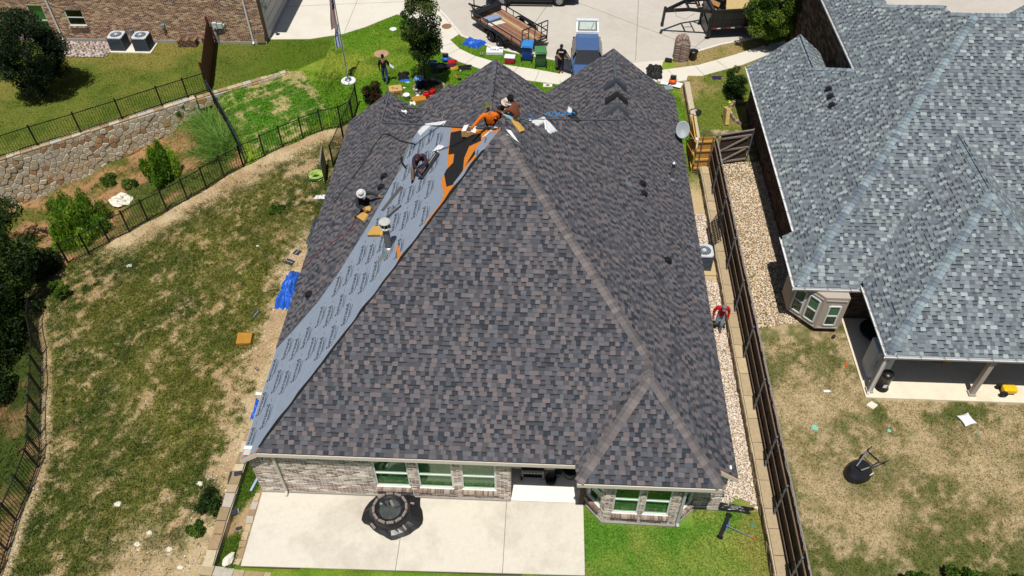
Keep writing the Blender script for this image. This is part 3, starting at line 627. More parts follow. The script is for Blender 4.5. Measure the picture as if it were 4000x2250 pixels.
def printed(x, y, full=1.):
    o = onL(x, y, .0135); pm.add([o+xdir*v.x+ydir*v.y for v in tv], tf)
    sw = [(tw*.0, -.08), (tw*.3, -.10), (tw*.95, -.075)]
    P_ = []; Q_ = []
    for i in range(9):
        t = i/8; xx = tw*(.02+.95*t); yy = -.055-.07*math.sin(math.pi*min(1, t*.9+.05))+.02*t; hw = .016*math.sin(math.pi*(t*.9+.06))+.003
        P_.append(o+xdir*xx+ydir*(yy+hw)); Q_.append(o+xdir*xx+ydir*(yy-hw))
    pm.add(P_+Q_, [(i, 9+i, 10+i, i+1) for i in range(8)])
    for k in range(3): pm.add([o+xdir*(tw+.10+.05*k)+ydir*(-.03+.02*k)+xdir*a_+ydir*b_ for a_, b_ in ((0, 0), (.03, 0), (.03, .02), (0, .02))], [(0, 1, 2, 3)])
    for k in range(2): pm.add([o+xdir*(tw*.25)+ydir*(-.17-.035*k)+xdir*a_+ydir*b_ for a_, b_ in ((0, 0), (tw*.6, 0), (tw*.6, .010), (0, .010))], [(0, 1, 2, 3)])
rr = random.Random(5); UNDq = UND
for j, x in enumerate(np.arange(-9.26, -3.5, .40)):
    y = 13.4+(j % 2)*.72+(.45 if j % 3 == 2 else 0)
    while y < 26.4:
        cx = np.array([x-.14, x-.14, x+.16, x+.16]); cy = np.array([y, y+tw, y+tw, y])
        if inpoly(cx, cy, UNDq).all(): printed(x+.02, y)
        y += 1.42
pm.build('lettering', m_print, und)
mb = MB(); txs = text_mesh('rou', .24)
for x, y in [(-2.05, 22.3), (-2.3, 21.85)]:
    o = onL(x, y, .0135); mb.add([o+xdir*v.co.x*.8+ydir*v.co.y*.8 for v in txs.vertices], [list(p.vertices) for p in txs.polygons])
mb.build('lettering', m_print, und)
# torn dark edge along the hip
mb = MB(); pts = [Vector((-8.75, 13.36, 2.88)), Vector((-2.1, 21.9, 8.2))]; n_ = 70; vv = []
for i in range(n_+1):
    t = i/n_; p = pts[0].lerp(pts[1], t); wv = .05+.16*vnoise(np.array([t*22.]), np.array([1.]), 1, 3)[0]; o = onL(p.x, p.y, .024); vv += [o+Vector((.05, 0, .045)), onL(p.x-wv*.75, p.y+wv*.35, .016)]
mb.add(vv, [(2*i, 2*i+2, 2*i+3, 2*i+1) for i in range(n_)]); mb.build('torn_felt', m_felt, HOUSE)
MB().slab([onL(*p, .014) for p in [(-4.74, 18.6), (-4.64, 18.72), (-4.92, 19.55), (-4.99, 19.5)]], .004).build('bare_sheathing', m_osb, HOUSE)
MB().slab([onL(*p, .014) for p in [(-3.9, 19.65), (-3.15, 20.62), (-3.22, 20.72), (-3.98, 19.8)]], .004).build('bare_sheathing', m_osb, HOUSE)
# fascia, rakes, soffit
fa = MB(); fa.box((-3.83, 13.232, 2.655), (10.05, .03, .17)); fa.box((3.4, 12.562, 2.70), (4.36, .03, .17)); fa.box((1.232, 12.9, 2.70), (.03, .62, .15))
fa.build('fascia', m_fascia, HOUSE)
for sg, x0, x1 in ((-1, -8.85, xL-.01), (1, 5.6, xR+.01)):
    mb = MB(); z0, z1 = 2.80, zE; t = .19
    v = [(x0, 13.215, z0-.02), (x1, 13.215, z1-.02), (x1, 13.215, z1-.20), (x0-.0, 13.215, z0-.24), (x0, 13.25, z0-.02), (x1, 13.25, z1-.02), (x1, 13.25, z1-.20), (x0, 13.25, z0-.24)]
    mb.add(v, [(0, 3, 2, 1), (4, 5, 6, 7), (0, 1, 5, 4), (1, 2, 6, 5), (2, 3, 7, 6), (3, 0, 4, 7)]); mb.build('rake_board', m_fascia, HOUSE)
    x1b = x1; mb = MB().box(((x1+sg*-.01), (13.25+(31.78 if sg < 0 else 34.4))/2, zE-.11), (.03, (31.78 if sg < 0 else 34.4)-13.25, .18)); mb.build('fascia', m_fascia, HOUSE)
    xw = -9.33 if sg < 0 else 6.04; mb = MB().box(((xw+x1)/2, (13.27+31.7)/2, zE-.195), (abs(x1-xw), 31.7-13.27, .02)); mb.build('soffit', m_soff, HOUSE)
MB().box((-3.9, 13.345, 2.60), (10.8, .2, .02)).build('soffit', m_soff, HOUSE); MB().box((3.4, 13.0, 2.64), (4.3, .85, .02)).build('soffit', m_soff, HOUSE)
# walls
A0, A1 = (-9.33, 13.46), (-.86, 13.46); wins = [(4.0, 5.14), (5.44, 6.58), (6.87, 7.99)]
brick_wall(A0, A1, .03, 2.62, HOUSE, BRICK1, m_brick, m_mortar, [(u0, u1, .60, 2.24) for u0, u1 in wins], nparts=300)
for u0, u1 in wins: window(HOUSE, A0, A1, u0, u1, .60, 2.24, sash=.48)
b_ = [(1.54, 13.6), (2.19, 12.83), (4.49, 12.79), (5.18, 13.44)]
brick_wall(b_[0], b_[1], .03, 2.66, HOUSE, BRICK1, m_brick, m_mortar, [(.22, .82, .60, 2.24)]); window(HOUSE, b_[0], b_[1], .22, .82, .60, 2.24)
brick_wall(b_[1], b_[2], .03, 2.66, HOUSE, BRICK1, m_brick, m_mortar, [(.26, 1.08, .60, 2.24), (1.24, 2.06, .60, 2.24)])
for u0, u1 in ((.26, 1.08), (1.24, 2.06)): window(HOUSE, b_[1], b_[2], u0, u1, .60, 2.24)
brick_wall(b_[2], b_[3], .03, 2.66, HOUSE, BRICK1, m_brick, m_mortar, [(.2, .76, .60, 2.24)]); window(HOUSE, b_[2], b_[3], .2, .76, .60, 2.24)
brick_wall(b_[3], (6.04, 13.44), .03, 2.55, HOUSE, BRICK1, m_brick, m_mortar)
brick_wall((-9.33, 31.7), (-9.33, 13.462), -.6, 2.12, HOUSE, BRICK1, m_brick, m_mortar, course=.152, bl=.5)
brick_wall((6.04, 13.442), (6.04, 34.3), -.1, 2.12, HOUSE, BRICK1, m_brick, m_mortar, course=.152, bl=.5)
brick_wall((-.86, 13.462), (-.86, 16.1), .03, 2.62, HOUSE, BRICK1, m_brick, m_mortar); brick_wall((1.54, 16.1), (1.54, 13.602), .03, 2.62, HOUSE, BRICK1, m_brick, m_mortar)
brick_wall((-.86, 16.1), (1.54, 16.1), .03, 2.62, HOUSE, BRICK1, m_brick, m_mortar, [(.3, 2.1, .05, 2.15)]); window(HOUSE, (-.86, 16.1), (1.54, 16.1), .3, 2.1, .05, 2.15, sill=False, pane=m_pane_dk)
MB().box((.34, 14.75, 2.66), (2.6, 2.9, .03)).build('porch_ceiling', m_soff, HOUSE)
MB().box((1.50, 13.5, 1.33), (.16, .16, 2.6)).build('porch_post', M('brown_stain', S(92, 74, 62, .7), r=.7), HOUSE)
for (x, y), w_, yy in (((-7.34, 31.72), 2.0, 31.7), ((-2.37, 31.3), 3.4, 31.3), ((3.0, 34.3), 3.0, 34.3)):
    top = {-7.34: 3.9, -2.37: 5.85, 3.0: 4.75}[x]; sl = .8
    mb = MB(); xs0, xs1 = x-w_, x+w_; zb = 0.
    poly = [(xs0, zb), (xs1, zb), (xs1, max(.4, top-sl*w_)), (x, top), (xs0, max(.4, top-sl*w_))]
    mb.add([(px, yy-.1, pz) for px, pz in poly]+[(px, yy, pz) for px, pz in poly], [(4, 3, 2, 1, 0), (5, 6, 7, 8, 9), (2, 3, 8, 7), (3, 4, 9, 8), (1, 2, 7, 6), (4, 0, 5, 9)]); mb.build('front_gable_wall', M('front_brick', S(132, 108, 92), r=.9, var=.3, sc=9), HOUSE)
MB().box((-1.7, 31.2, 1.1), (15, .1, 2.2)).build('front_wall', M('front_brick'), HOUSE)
# foundation strip, downspouts, camera, string lights
m_found = M('foundation_grey', S(168, 162, 152), r=.95, var=.12)
MB().box((-5.1, 13.43, .03), (8.45, .05, .1)).build('foundation', m_found, HOUSE); MB().prism([(1.6, 13.4), (2.16, 12.76), (4.52, 12.72), (5.25, 13.38), (6.05, 13.38), (6.05, 13.6), (1.6, 13.6)], -.1, .07).build('foundation', m_found, HOUSE)
m_spout = M('tan_spout', S(206, 200, 182, .8), r=.5, var=.05)
def downspout(parent, x, y, z1, foot=(0, -.14), z0=.03, mat=None):
    mb = MB(); mb.box((x, y, (z1+z0+.12)/2), (.09, .07, z1-z0-.12)); mb.beam((x, y, z0+.14), (x+foot[0], y+foot[1], z0+.05), .09, .07); return mb.build('downspout', mat or m_spout, parent)
downspout(HOUSE, -8.46, 13.40, 2.6); downspout(HOUSE, 4.62, 12.80, 2.62, (.02, -.08), mat=M('grey_spout', S(198, 202, 200, .8), r=.5))
cmb = MB().box((-8.72, 13.36, 2.42), (.1, .2, .1)); cmb.box((-8.72, 13.25, 2.41), (.07, .03, .07), m=1); cmb.build('security_camera', [m_frame, m_dark], HOUSE, bevel=.01)
MB().cyl((4.82, 12.92, 2.56), (4.82, 12.92, 2.44), .07, .08).build('security_camera', m_frame, HOUSE)
sl = T('string_lights', 'row of small clear bulbs hung under the back eave of the brick house', 'string lights', (-3, 13.3, 2.5))
mbw = MB(); bulb = MB().lathe((0, 0, -.05), [(.001, -.03), (.022, -.015), (.024, .005), (.012, .03), (.012, .05)], 8).mesh('bulb', glass('bulb_glass', (.9, .88, .8), .15)); px = None
for i in range(21):
    x = -8.6+i*.48; p = Vector((x, 13.30, 2.50+.015*(i % 2))); put('bulb', bulb, sl, p-Vector(sl['_o'])); mbw.cyl(p, p-Vector((0, 0, .03)), .009, n=6)
    if px: mbw.tube([px, (px+p)/2-Vector((0, 0, .03)), p], .006, 4)
    px = p
mbw.build('cord', M('black_cord', (.01, .01, .01), r=.6), sl)
# vents, pipes and flue on the roof
m_vent = M('black_vent', (.012, .012, .014), r=.5, var=.2)
def basis(n):
    n = Vector(n).normalized(); u = (Vector((0, 0, 1))-n*n.z).normalized(); a = u.cross(n); return Matrix((a, u, n)).transposed()
def vent(p, n, lab):
    t = T('roof_vent', lab, 'roof vent', p, group='box vents on the roofs'); B = basis(n); me_ = Matrix.Identity(3)
    mb = MB(); o = Vector(p); mb.box(o+B@Vector((0, 0, .012)), (.34, .36, .012), rot=B); mb.build('flange', m_vent, t)
    mb = MB(); v = [(-.12, -.13, 0), (.12, -.13, 0), (.12, .14, 0), (-.12, .14, 0), (-.10, -.13, .13), (.10, -.13, .13), (.10, .06, .13), (-.10, .06, .13)]
    mb.add([o+B@(Vector(q)+Vector((0, 0, .015))) for q in v], [(4, 5, 6, 7), (0, 1, 5, 4), (1, 2, 6, 5), (2, 3, 7, 6), (3, 0, 4, 7)]); mb.build('hood', m_vent, t, bevel=.012)
vent((-6.27, 24.51, pl_z(-6.27)), nLw, 'black roof vent highest on the left slope, just right of the kneeling roofer'); vent((-6.28, 23.85, pl_z(-6.28)), nLw, 'black roof vent just below the topmost one on the left slope')
vent((-8.52, 19.77, pl_z(-8.52)), nLw, 'lone black roof vent near the left eave beside the grey underlayment')
rz_ = lambda x: zE+PM*(xR-x)
vent((3.81, 25.2, rz_(3.81)), nR_, 'upper of two paired black roof vents on the right slope'); vent((3.82, 24.6, rz_(3.82)), nR_, 'lower of two paired black roof vents on the right slope'); vent((4.56, 21.48, rz_(4.56)), nR_, 'single black roof vent low on the right slope above the man in red')
m_galv = M('galvanised', S(176, 182, 188, .75), r=.4, var=.12, metal=.6); m_gpaint = M('grey_pipe', S(120, 124, 128, .7), r=.55, var=.1)
def pipe(p, n, h, r, lab, cap=False):
    t = T('vent_pipe', lab, 'vent pipe', p, group='vent pipes on the roof'); o = Vector(p); B = basis(n)
    MB().cyl(o, o+Vector((0, 0, h)), r, n=10).build('pipe', m_gpaint, t, smooth=False)
    mb = MB(); mb.box(o+B@Vector((0, 0, .024)), (.3, .32, .01), rot=B); mb.lathe(o+Vector((0, 0, -.03)), [(r*2.2, 0), (r*1.1, .1)], 10); mb.build('boot', m_galv, t)
    if cap: MB().lathe(o+Vector((0, 0, h)), [(r*1.0, -.02), (r*1.75, .0), (r*1.5, .06), (.001, .10)], 12).build('cap', m_galv, t, smooth=True)
pipe((5.32, 27.13, rz_(5.32)), nR_, .8, .075, 'tall capped grey vent pipe near the right eave', True); pipe((3.20, 24.65, rz_(3.2)), nR_, .32, .035, 'short thin pipe left of the paired vents on the right slope')
pipe((5.83, 23.52, rz_(5.83)), nR_, .35, .035, 'thin pipe at the right eave above the air conditioner'); pipe((5.95, 20.67, rz_(5.95)), nR_, .12, .03, 'stub pipe at the right eave beside the man in red')
pipe((-5.46, 21.83, pl_z(-5.46)), nLw, .22, .025, 'thin short pipe standing in the grey underlayment')
p = Vector((-5.28, 19.64, pl_z(-5.28))); t = T('flue_pipe', 'large round grey flue pipe with white cap on the underlayment', 'flue', tuple(p))
MB().cyl(p-Vector((0, 0, .1)), p+Vector((0, 0, .98)), .115, n=18).build('pipe', m_gpaint, t)
MB().slab([p+q for q in (onL(-.45, -.5, .02)-onL(0, 0, 0), onL(.02, -.35, .02)-onL(0, 0, 0), onL(.25, .35, .02)-onL(0, 0, 0), onL(-.1, .3, .02)-onL(0, 0, 0))], .006).build('flashing', m_galv, t)
MB().lathe(p+Vector((0, 0, .0)), [(.24, -.1), (.19, .09), (.125, .13)], 18).build('storm_collar', m_galv, t, smooth=True)
mb = MB().lathe(p+Vector((0, 0, .95)), [(.12, -.02), (.185, .02), (.185, .05), (.13, .07)], 18); mb.lathe(p+Vector((0, 0, 1.24)), [(.19, -.05), (.205, .0), (.17, .03), (.001, .045)], 20)
for i in range(8): a = i*math.pi/4; mb.cyl(p+Vector((.16*math.cos(a), .16*math.sin(a), 1.0)), p+Vector((.16*math.cos(a), .16*math.sin(a), 1.22)), .014, n=5)
mb.build('cap', M('white_metal', S(206, 206, 202, .7), r=.4, var=.1), t); MB().cyl(p+Vector((0, 0, .9)), p+Vector((0, 0, 1.2)), .1, n=14).build('throat', m_dark, t)
# ---------------------------------------------------------------- right-hand house
PAL_GREY = ([S(*c, .73) for c in ((140, 150, 154), (130, 141, 147), (156, 167, 170), (122, 132, 138), (172, 183, 184), (134, 145, 151), (144, 153, 154))], [S(*c, .73) for c in ((116, 125, 131), (122, 131, 137), (108, 116, 124), (126, 135, 140), (106, 110, 120))])
DK_GREY = S(62, 68, 78, .6)
NH = T('grey_roofed_house', 'house with blue-grey shingle roof and white gutters right of the wood fence', 'house', (16, 26, .45))
za = lambda x: 2.6+.8*(x-9.53)
NA = [(9.53, 21.37), (9.53, 24.15), (9.95, 24.15), (9.95, 36.4), (12.15, 36.4), (12.15, 33.42), (13.37, 31.7), (13.37, 46), (14.87, 46), (14.87, 35.2), (16.51, 32.6), (16.56, 31.9), (17.07, 31.08)]
NA = [(x, y, za(x)) for x, y in NA]
NBk = [(9.53, 21.37, 2.6), (11.82, 21.37, 2.6), (15.98, 26.72, 5.924), (20.1, 21.37, 2.6), (24, 21.37, 2.6), (24, 31.08, 8.63), (17.07, 31.08, 8.63)]
NPL = [(12.01, 18.07, 2.75), (15.98, 23.17, 5.926), (15.98, 26.72, 5.926), (12.01, 21.62, 2.75)]
NPB = [(12.01, 18.07, 2.75), (19.95, 18.07, 2.75), (15.98, 23.17, 5.926)]
NPR = [(19.95, 18.07, 2.75), (15.98, 23.17, 5.926), (15.98, 26.72, 5.926), (19.95, 21.62, 2.75)]
NW = [(12.15, 33.42, 4.696), (12.15, 36.4, 4.696), (13.3, 36.4, 3.776), (13.3, 33.42, 3.776)]
NF = [(18.5, 31.9, 8.0), (24, 31.15, 8.6), (24, 35.8, 8.6)]
NFL = [(17.07, 31.1, 8.6), (24, 31.1, 8.6), (24, 38, 4.4), (17.07, 38, 4.4)]
NWF = [(14.87, 35.2, 6.86), (14.87, 46, 6.86), (16.2, 46, 5.8), (16.2, 35.2, 5.8)]
mb = MB()
for p in (NA, NBk, NPL, NPB, NPR, NW, NF, NFL, NWF): mb.slab(p, .06)
NROOF = mb.build('roof', M('roof_sheathing', S(70, 66, 62), r=.9), NH)
rn = random.Random(9); por = shingles(NPB, PAL_GREY, DK_GREY, rn, band=.65); por = [r for r in por]; por.sort(key=lambda r: r[0]+(9 if r[1][0].x > 17.6 else 0)); rec = []
for r in por[:300]: dump([r], 'shingle', m_shingle, NROOF)
rec += por[300:]
for p in (NA, NBk, NPL, NPR, NW, NF, NFL, NWF): rec += shingles(p, PAL_GREY, DK_GREY, rn, band=.65)
struct(dump(rec, 'roof_shingles', m_shingle, NH), 'stuff')
PAL_CG = [S(*c, .73) for c in ((148, 164, 172), (138, 153, 162), (126, 140, 150), (154, 169, 176), (118, 130, 142))]
nb2 = (0, -.621, 1)
for a, b, n1, n2 in [((9.6, 21.46, 2.66), (17.05, 31.05, 8.62), nLw, nb2), ((12.06, 18.13, 2.79), (15.96, 23.14, 5.91), nLw, nb2), ((19.9, 18.13, 2.79), (16.0, 23.14, 5.91), nR_, nb2), ((15.98, 23.2, 5.93), (15.98, 26.7, 5.93), nLw, nR_), ((17.1, 31.09, 8.64), (20, 31.09, 8.64), nb2, (0, .6, 1)),
                     ((14.87, 46, 6.88), (14.87, 35.2, 6.88), nLw, nR_), ((14.9, 35.15, 6.9), (16.5, 32.62, 8.18), nLw, (.3, .6, 1)), ((16.56, 31.9, 8.23), (17.05, 31.12, 8.62), nLw, (0, .6, 1)), ((12.15, 36.4, 4.70), (12.15, 33.45, 4.70), nLw, nR_), ((12.17, 33.4, 4.71), (13.35, 31.72, 5.66), nLw, (.3, .6, 1))]:
    caps(a, b, n1, n2, PAL_CG, m_shingle, NROOF, e=.17, w_=.155)
m_gut = M('white_gutter', S(226, 228, 230, .8), r=.4, var=.05); m_gin = M('gutter_shadow', S(60, 66, 76, .6), r=.6)
def gutter(parent, a, b, out):
    a, b = Vector(a), Vector(b); out = Vector(out).normalized(); d = (b-a).normalized(); mb = MB()
    sec = [(.0, .0), (.0, -.12), (.09, -.12), (.115, -.01), (.13, .0), (.13, .012), (.10, .012), (.10, -.0), (.08, -.105), (.012, -.105), (.012, .0)]
    pts = [p+out*s_+Vector((0, 0, z)) for p in (a, b) for s_, z in sec]; k = len(sec)
    mb.add(pts, [(i, k+i, k+(i+1) % k, (i+1) % k) for i in range(k)]+[tuple(range(k)), tuple(reversed(range(k, 2*k)))]); g = mb.build('gutter', m_gut, parent)
    L = (b-a).length; mb = MB(); n_ = max(1, int(L/.75))
    for i in range(n_): p = a+d*(L*(i+.5)/n_)+out*.06+Vector((0, 0, .008)); mb.beam(p-out*.07, p+out*.07, .03, .012)
    mb.build('hanger', m_galv, g)
gutter(NH, (9.53, 21.40, 2.58), (9.53, 24.12, 2.58), (-1, 0, 0)); gutter(NH, (9.95, 24.17, 2.92), (9.95, 36.4, 2.92), (-1, 0, 0)); gutter(NH, (13.37, 31.75, 5.65), (13.37, 46, 5.65), (-1, 0, 0))
gutter(NH, (9.42, 21.37, 2.58), (11.98, 21.37, 2.58), (0, -1, 0)); gutter(NH, (12.01, 21.4, 2.73), (12.01, 18.07, 2.73), (-1, 0, 0)); gutter(NH, (11.89, 18.07, 2.73), (19.95, 18.07, 2.73), (0, -1, 0))
BRICK2 = [S(96, 76, 66), S(80, 64, 58), S(112, 90, 78), S(70, 58, 54), S(124, 104, 92)]
m_mort2 = M('dark_mortar', S(132, 118, 106), r=.95)
brick_wall((10.35, 36.2), (10.35, 21.8), .45, 2.75, NH, BRICK2, m_brick, m_mort2, course=.0762)
brick_wall((13.72, 46), (13.72, 31.6), .45, 5.55, NH, BRICK2, m_brick, m_mort2, course=.1524, bl=.4)
brick_wall((10.35, 21.8), (19.9, 21.8), .45, 2.75, NH, BRICK2, m_brick, m_mort2, [(2.6, 4.4, .55, 2.6), (6.2, 7.4, 1.2, 2.5)])
window(NH, (10.35, 21.8), (19.9, 21.8), 2.6, 4.4, .55, 2.6, sill=False, pane=m_pane_dk); window(NH, (10.35, 21.8), (19.9, 21.8), 6.2, 7.4, 1.2, 2.5, sill=False, pane=m_pane_dk)
brick_wall((10.35, 36.2), (13.7, 36.2), .45, 2.9, NH, BRICK2, m_brick, m_mort2, course=.1524, bl=.4)
m_taupe = M('taupe_trim', S(196, 184, 172, .72), r=.6, var=.04); m_soff2 = M('grey_soffit', S(150, 152, 156, .7), r=.7)
sfm = MB(); sfm.box((10.15, 30.2, 2.74), (.4, 12.3, .02)); sfm.box((9.95, 22.75, 2.42), (.8, 2.75, .02)); sfm.box((10.75, 21.58, 2.43), (2.5, .4, .02)); sfm.box((13.55, 39, 5.48), (.35, 14, .02)); sfm.build('soffit', m_soff2, NH)
MB().box((15.98, 19.85, 2.66), (7.8, 3.5, .03)).build('porch_ceiling', M('porch_ceiling_paint', S(120, 116, 110, .6), r=.8), NH)
mb = MB(); mb.box((15.98, 18.32, 2.56), (7.9, .2, .2)); mb.box((12.1, 20.0, 2.56), (.2, 3.2, .2)); mb.build('porch_beam', m_taupe, NH)
for x in (12.05, 15.72, 19.7):
    mb = MB().box((x, 18.18, 1.52), (.17, .17, 2.0)); mb.box((x, 18.18, .56), (.24, .24, .12)); mb.box((x, 18.18, 2.42), (.22, .22, .1)); mb.build('porch_column', m_taupe, NH)
downspout(NH, 12.0, 18.08, 2.6, (-.02, -.05), .5, m_gut)
MB().beam((10.1, 21.6, 2.4), (10.28, 22.6, .6), .08, .06).build('downspout', m_gut, NH)
struct(MB().prism([(11.88, 17.88), (20, 17.88), (20, 21.75), (11.88, 21.75)], .2, .52).build('porch_slab', M('porch_slab_concrete', S(240, 228, 204, .78), r=.85, var=.06, sc=5, stain=(*S(190, 170, 140), .5), ssc=.8)))
MB().prism([(11.82, 17.56), (12.02, 17.38), (12.24, 17.57), (12.05, 17.74)], .43, .50).build('splash_block', m_conc, NH)
# corner bay with taupe panels
bay = [(9.72, 22.9), (9.72, 21.95), (10.62, 20.98), (11.52, 20.98), (11.52, 21.75)]
mb = MB().prism(bay+[(10.5, 22.9)], .72, 2.45); BAY = mb.build('bay_window', m_taupe, NH); MB().prism([(9.95, 22.9), (9.95, 22.05), (10.66, 21.2), (11.4, 21.2), (11.4, 21.8), (10.5, 22.9)], .4, .72).build('bay_base', M('bay_base_brick', S(104, 84, 74), r=.9, var=.3, sc=20), NH)
def bay_win(a, b, u0, u1, zb, zt):
    a, b = Vector((*a, 0)), Vector((*b, 0)); d = (b-a).normalized(); n = Vector((d.y, -d.x, 0)); rot = Matrix((d, -n, Vector((0, 0, 1)))).transposed(); pt = lambda u, o, z: a+d*u+n*o+Vector((0, 0, z))
    mb = MB(); um = (u0+u1)/2
    for u in (u0, u1): mb.box(pt(u, .02, (zb+zt)/2), (.06, .04, zt-zb), rot=rot)
    for z in (zb, (zb+zt)/2, zt): mb.box(pt(um, .021, z), (u1-u0-.06, .044, .06), rot=rot)
    w_ = mb.build('bay_sash', m_frame, NH); MB().box(pt(um, .006, (zb+zt)/2), (u1-u0-.05, .008, zt-zb-.05), rot=rot).build('pane', M('green_dark_glass', (.02, .05, .03), r=.05, var=.2, spec=.8), w_)
    mb = MB()
    for z in np.arange((zb+zt)/2+.05, zt-.04, .05): mb.box(pt(um, .013, z), (u1-u0-.1, .004, .03), rot=rot)
    mb.build('blinds', M('green_blind', S(110, 168, 120, .5), r=.6), w_)
for u0, u1 in ((.14, .58), (.74, 1.18)): bay_win(bay[1], bay[2], u0, u1, .95, 2.15)
bay_win(bay[2], bay[3], .25, .67, .95, 2.0)
mb = MB()
for a, b in ((bay[1], bay[2]), (bay[2], bay[3])):
    for z in (.78, 2.28): A_, B_ = Vector((*a, z)), Vector((*b, z)); d = (B_-A_).normalized(); n = Vector((d.y, -d.x, 0)); mb.beam(A_+d*.06+n*.012, B_-d*.06+n*.012, .03, .06)
mb.build('bay_moulding', m_taupe, NH)
nv_ = (-.8, 0, 1)
for p_, l_ in (((12.36, 31.35), 'black box vent on the grey roof, farthest of the three in a row'), ((12.33, 30.8), 'black box vent on the grey roof, middle of the three in a row'), ((12.27, 30.2), 'black box vent on the grey roof, nearest of the three in a row')): vent((p_[0], p_[1], za(p_[0])), nv_, l_)
pipe((12.95, 31.6, za(12.95)), nv_, .3, .035, 'thin grey pipe on the grey roof behind the three vents'); pipe((13.7, 27.6, za(13.7)), nv_, .3, .035, 'thin grey pipe on the grey roof beside its long hip')
# ---------------------------------------------------------------- left-hand house
LH = T('tan_brick_house', 'tan brick house wall with white downspouts behind the upper left lawn', 'house', (-26, 43, 0))
BRICK3 = [S(*c, .95) for c in ((184, 150, 120), (160, 122, 98), (132, 98, 80), (200, 172, 142), (148, 108, 86), (112, 88, 76), (174, 144, 124))]
m_mort3 = M('cream_mortar', S(236, 222, 196, .95), r=.95, var=.08)
La, Lb = (-36, 42.86), (-16.88, 42.86); lo = [(5.35, 6.28, .3, 2.25), (7.5, 8.56, 1.0, 2.0)]
wl = brick_wall(La, Lb, .17, 5.0, LH, BRICK3, m_brick, m_mort3, lo)
window(LH, La, Lb, *lo[0], sill=False); window(LH, La, Lb, *lo[1], pane=m_pane_dk, blinds=False)
MB().box((-26.4, 42.87, .0), (19.1, .1, .34)).build('foundation', M('slab_edge', S(186, 182, 176), r=.95, var=.08, sc=4), LH)
mb = MB()
for i, (x, z, w_, h) in enumerate([(-17.16, .33, .5, .36), (-17.02, .64, .3, .22), (-17.3, .62, .22, .2)]): mb.box((x, 42.81, z), (w_, .09, h))
mb.build('corner_stone', m_flag[3], LH)
for i in range(7): MB().box((-17.48+i*.085, 42.825, .88), (.07, .07, .2)).build('soldier_brick', m_soldier[i % 4], LH)
downspout(LH, -29.25, 42.8, 3.6, (.05, -.12), .1, m_gut); downspout(LH, -17.63, 42.8, 3.6, (.02, -.12), .05, m_gut)
mb = MB(); mb.box((-19.68, 42.77, 1.2), (.24, .16, .38)); mb.box((-19.38, 42.78, 1.2), (.3, .13, .3)); mb.cyl((-19.7, 42.67, 1.12), (-19.7, 42.69, 1.12), .07); mb.box((-19.15, 42.79, 1.22), (.1, .1, .12)); mb.build('meter_box', M('pale_box', S(206, 214, 216, .8), r=.5), LH)
MB().cyl((-19.74, 42.79, 1.0), (-19.74, 42.79, .0), .045).build('conduit', M('blue_grey_pipe', S(142, 162, 186, .75), r=.5), LH); MB().cyl((-19.4, 42.8, 1.05), (-19.2, 42.8, .0), .012, n=6).build('conduit', m_galv, LH)
MB().box((-22.82, 42.78, 1.1), (.2, .14, .2)).build('outlet_box', M('teal_box', S(120, 160, 168, .75), r=.5), LH); MB().box((-22.86, 42.80, .84), (.12, .1, .1)).build('outlet_box', M('tan_box', S(168, 142, 108, .75)), LH)
MB().box((-24.85, 42.78, .66), (.22, .14, .32)).build('disconnect_box', M('steel_box', S(128, 140, 150, .7), r=.5), LH)
MB().box((-16.94, 46.2, 1.9), (.12, 6.5, 3.8)).build('side_wall', M('pale_siding', S(206, 202, 198, .75), r=.7, var=.04), LH); MB().box((-16.90, 43.1, 1.9), (.1, .45, 3.8)).build('corner_pier', M('dark_pier', S(120, 98, 80), r=.9, var=.3, sc=15), LH)
mb = MB()
for z in np.arange(.5, 3, .55): mb.box((-16.872, 46.3, z), (.012, 5.2, .02))
mb.build('door_groove', M('groove_grey', S(150, 148, 146), r=.8), LH)
mb = MB().lathe((-16.72, 43.58, 2.0), [(.02, .2), (.1, .16), (.09, -.05), (.03, -.12)], 10); mb.box((-16.8, 43.58, 2.15), (.12, .04, .04)); mb.build('wall_lamp', M('lamp_grey', S(120, 128, 138, .7), r=.4), LH)
mb = MB().slab([(-36.5, 42.6, 5.1), (-16.2, 42.6, 5.1), (-16.2, 50, 8.5), (-36.5, 50, 8.5)], .15); mb.build('roof', M('far_roof', S(96, 88, 86), r=.95, var=.2), LH)
# ---------------------------------------------------------------- fences and retaining walls
m_iron = M('black_iron', (.010, .010, .012), r=.45, var=.2, spec=.4)
picket_me = MB().box((0, 0, .5), (.017, .017, 1)).mesh('picket', m_iron)
def iron_fence(label, pts, h=1.2, base=None, sp=.125, mat=m_iron, top_dz=None):
    base = base or (lambda x, y: hz(x, y)); x0, y0 = pts[0][:2]; t = T('iron_fence', label, 'fence', (x0, y0, base(x0, y0))); o = Vector(t['_o'])
    zs = [base(*p[:2]) for p in pts]
    for p, z in zip(pts, zs):
        mb = MB().box((p[0], p[1], z+h/2+.02), (.065, .065, h+.04)); mb.box((p[0], p[1], z+h+.05), (.08, .08, .02), taper=.7); mb.build('post', mat, t)
    for i in range(len(pts)-1):
        a, b = Vector((*pts[i][:2], zs[i])), Vector((*pts[i+1][:2], zs[i+1])); m_ = (zs[i]+zs[i+1])/2; dz = (b.z-a.z)*.25; a2, b2 = a.copy(), b.copy(); a2.z, b2.z = m_-dz, m_+dz
        d = b2-a2; L = d.length; rz = math.atan2(d.y, d.x)
        for zz in (.10, h-.06): MB().beam(a2+Vector((0, 0, zz)), b2+Vector((0, 0, zz)), .035, .035).build('rail', mat, t)
        n_ = max(1, int(L/sp))
        for k in range(1, n_): p = a2+d*(k/n_); put('picket', picket_me, t, p+Vector((0, 0, .1))-o, (0, 0, rz), (1, 1, h-.16))
    return t
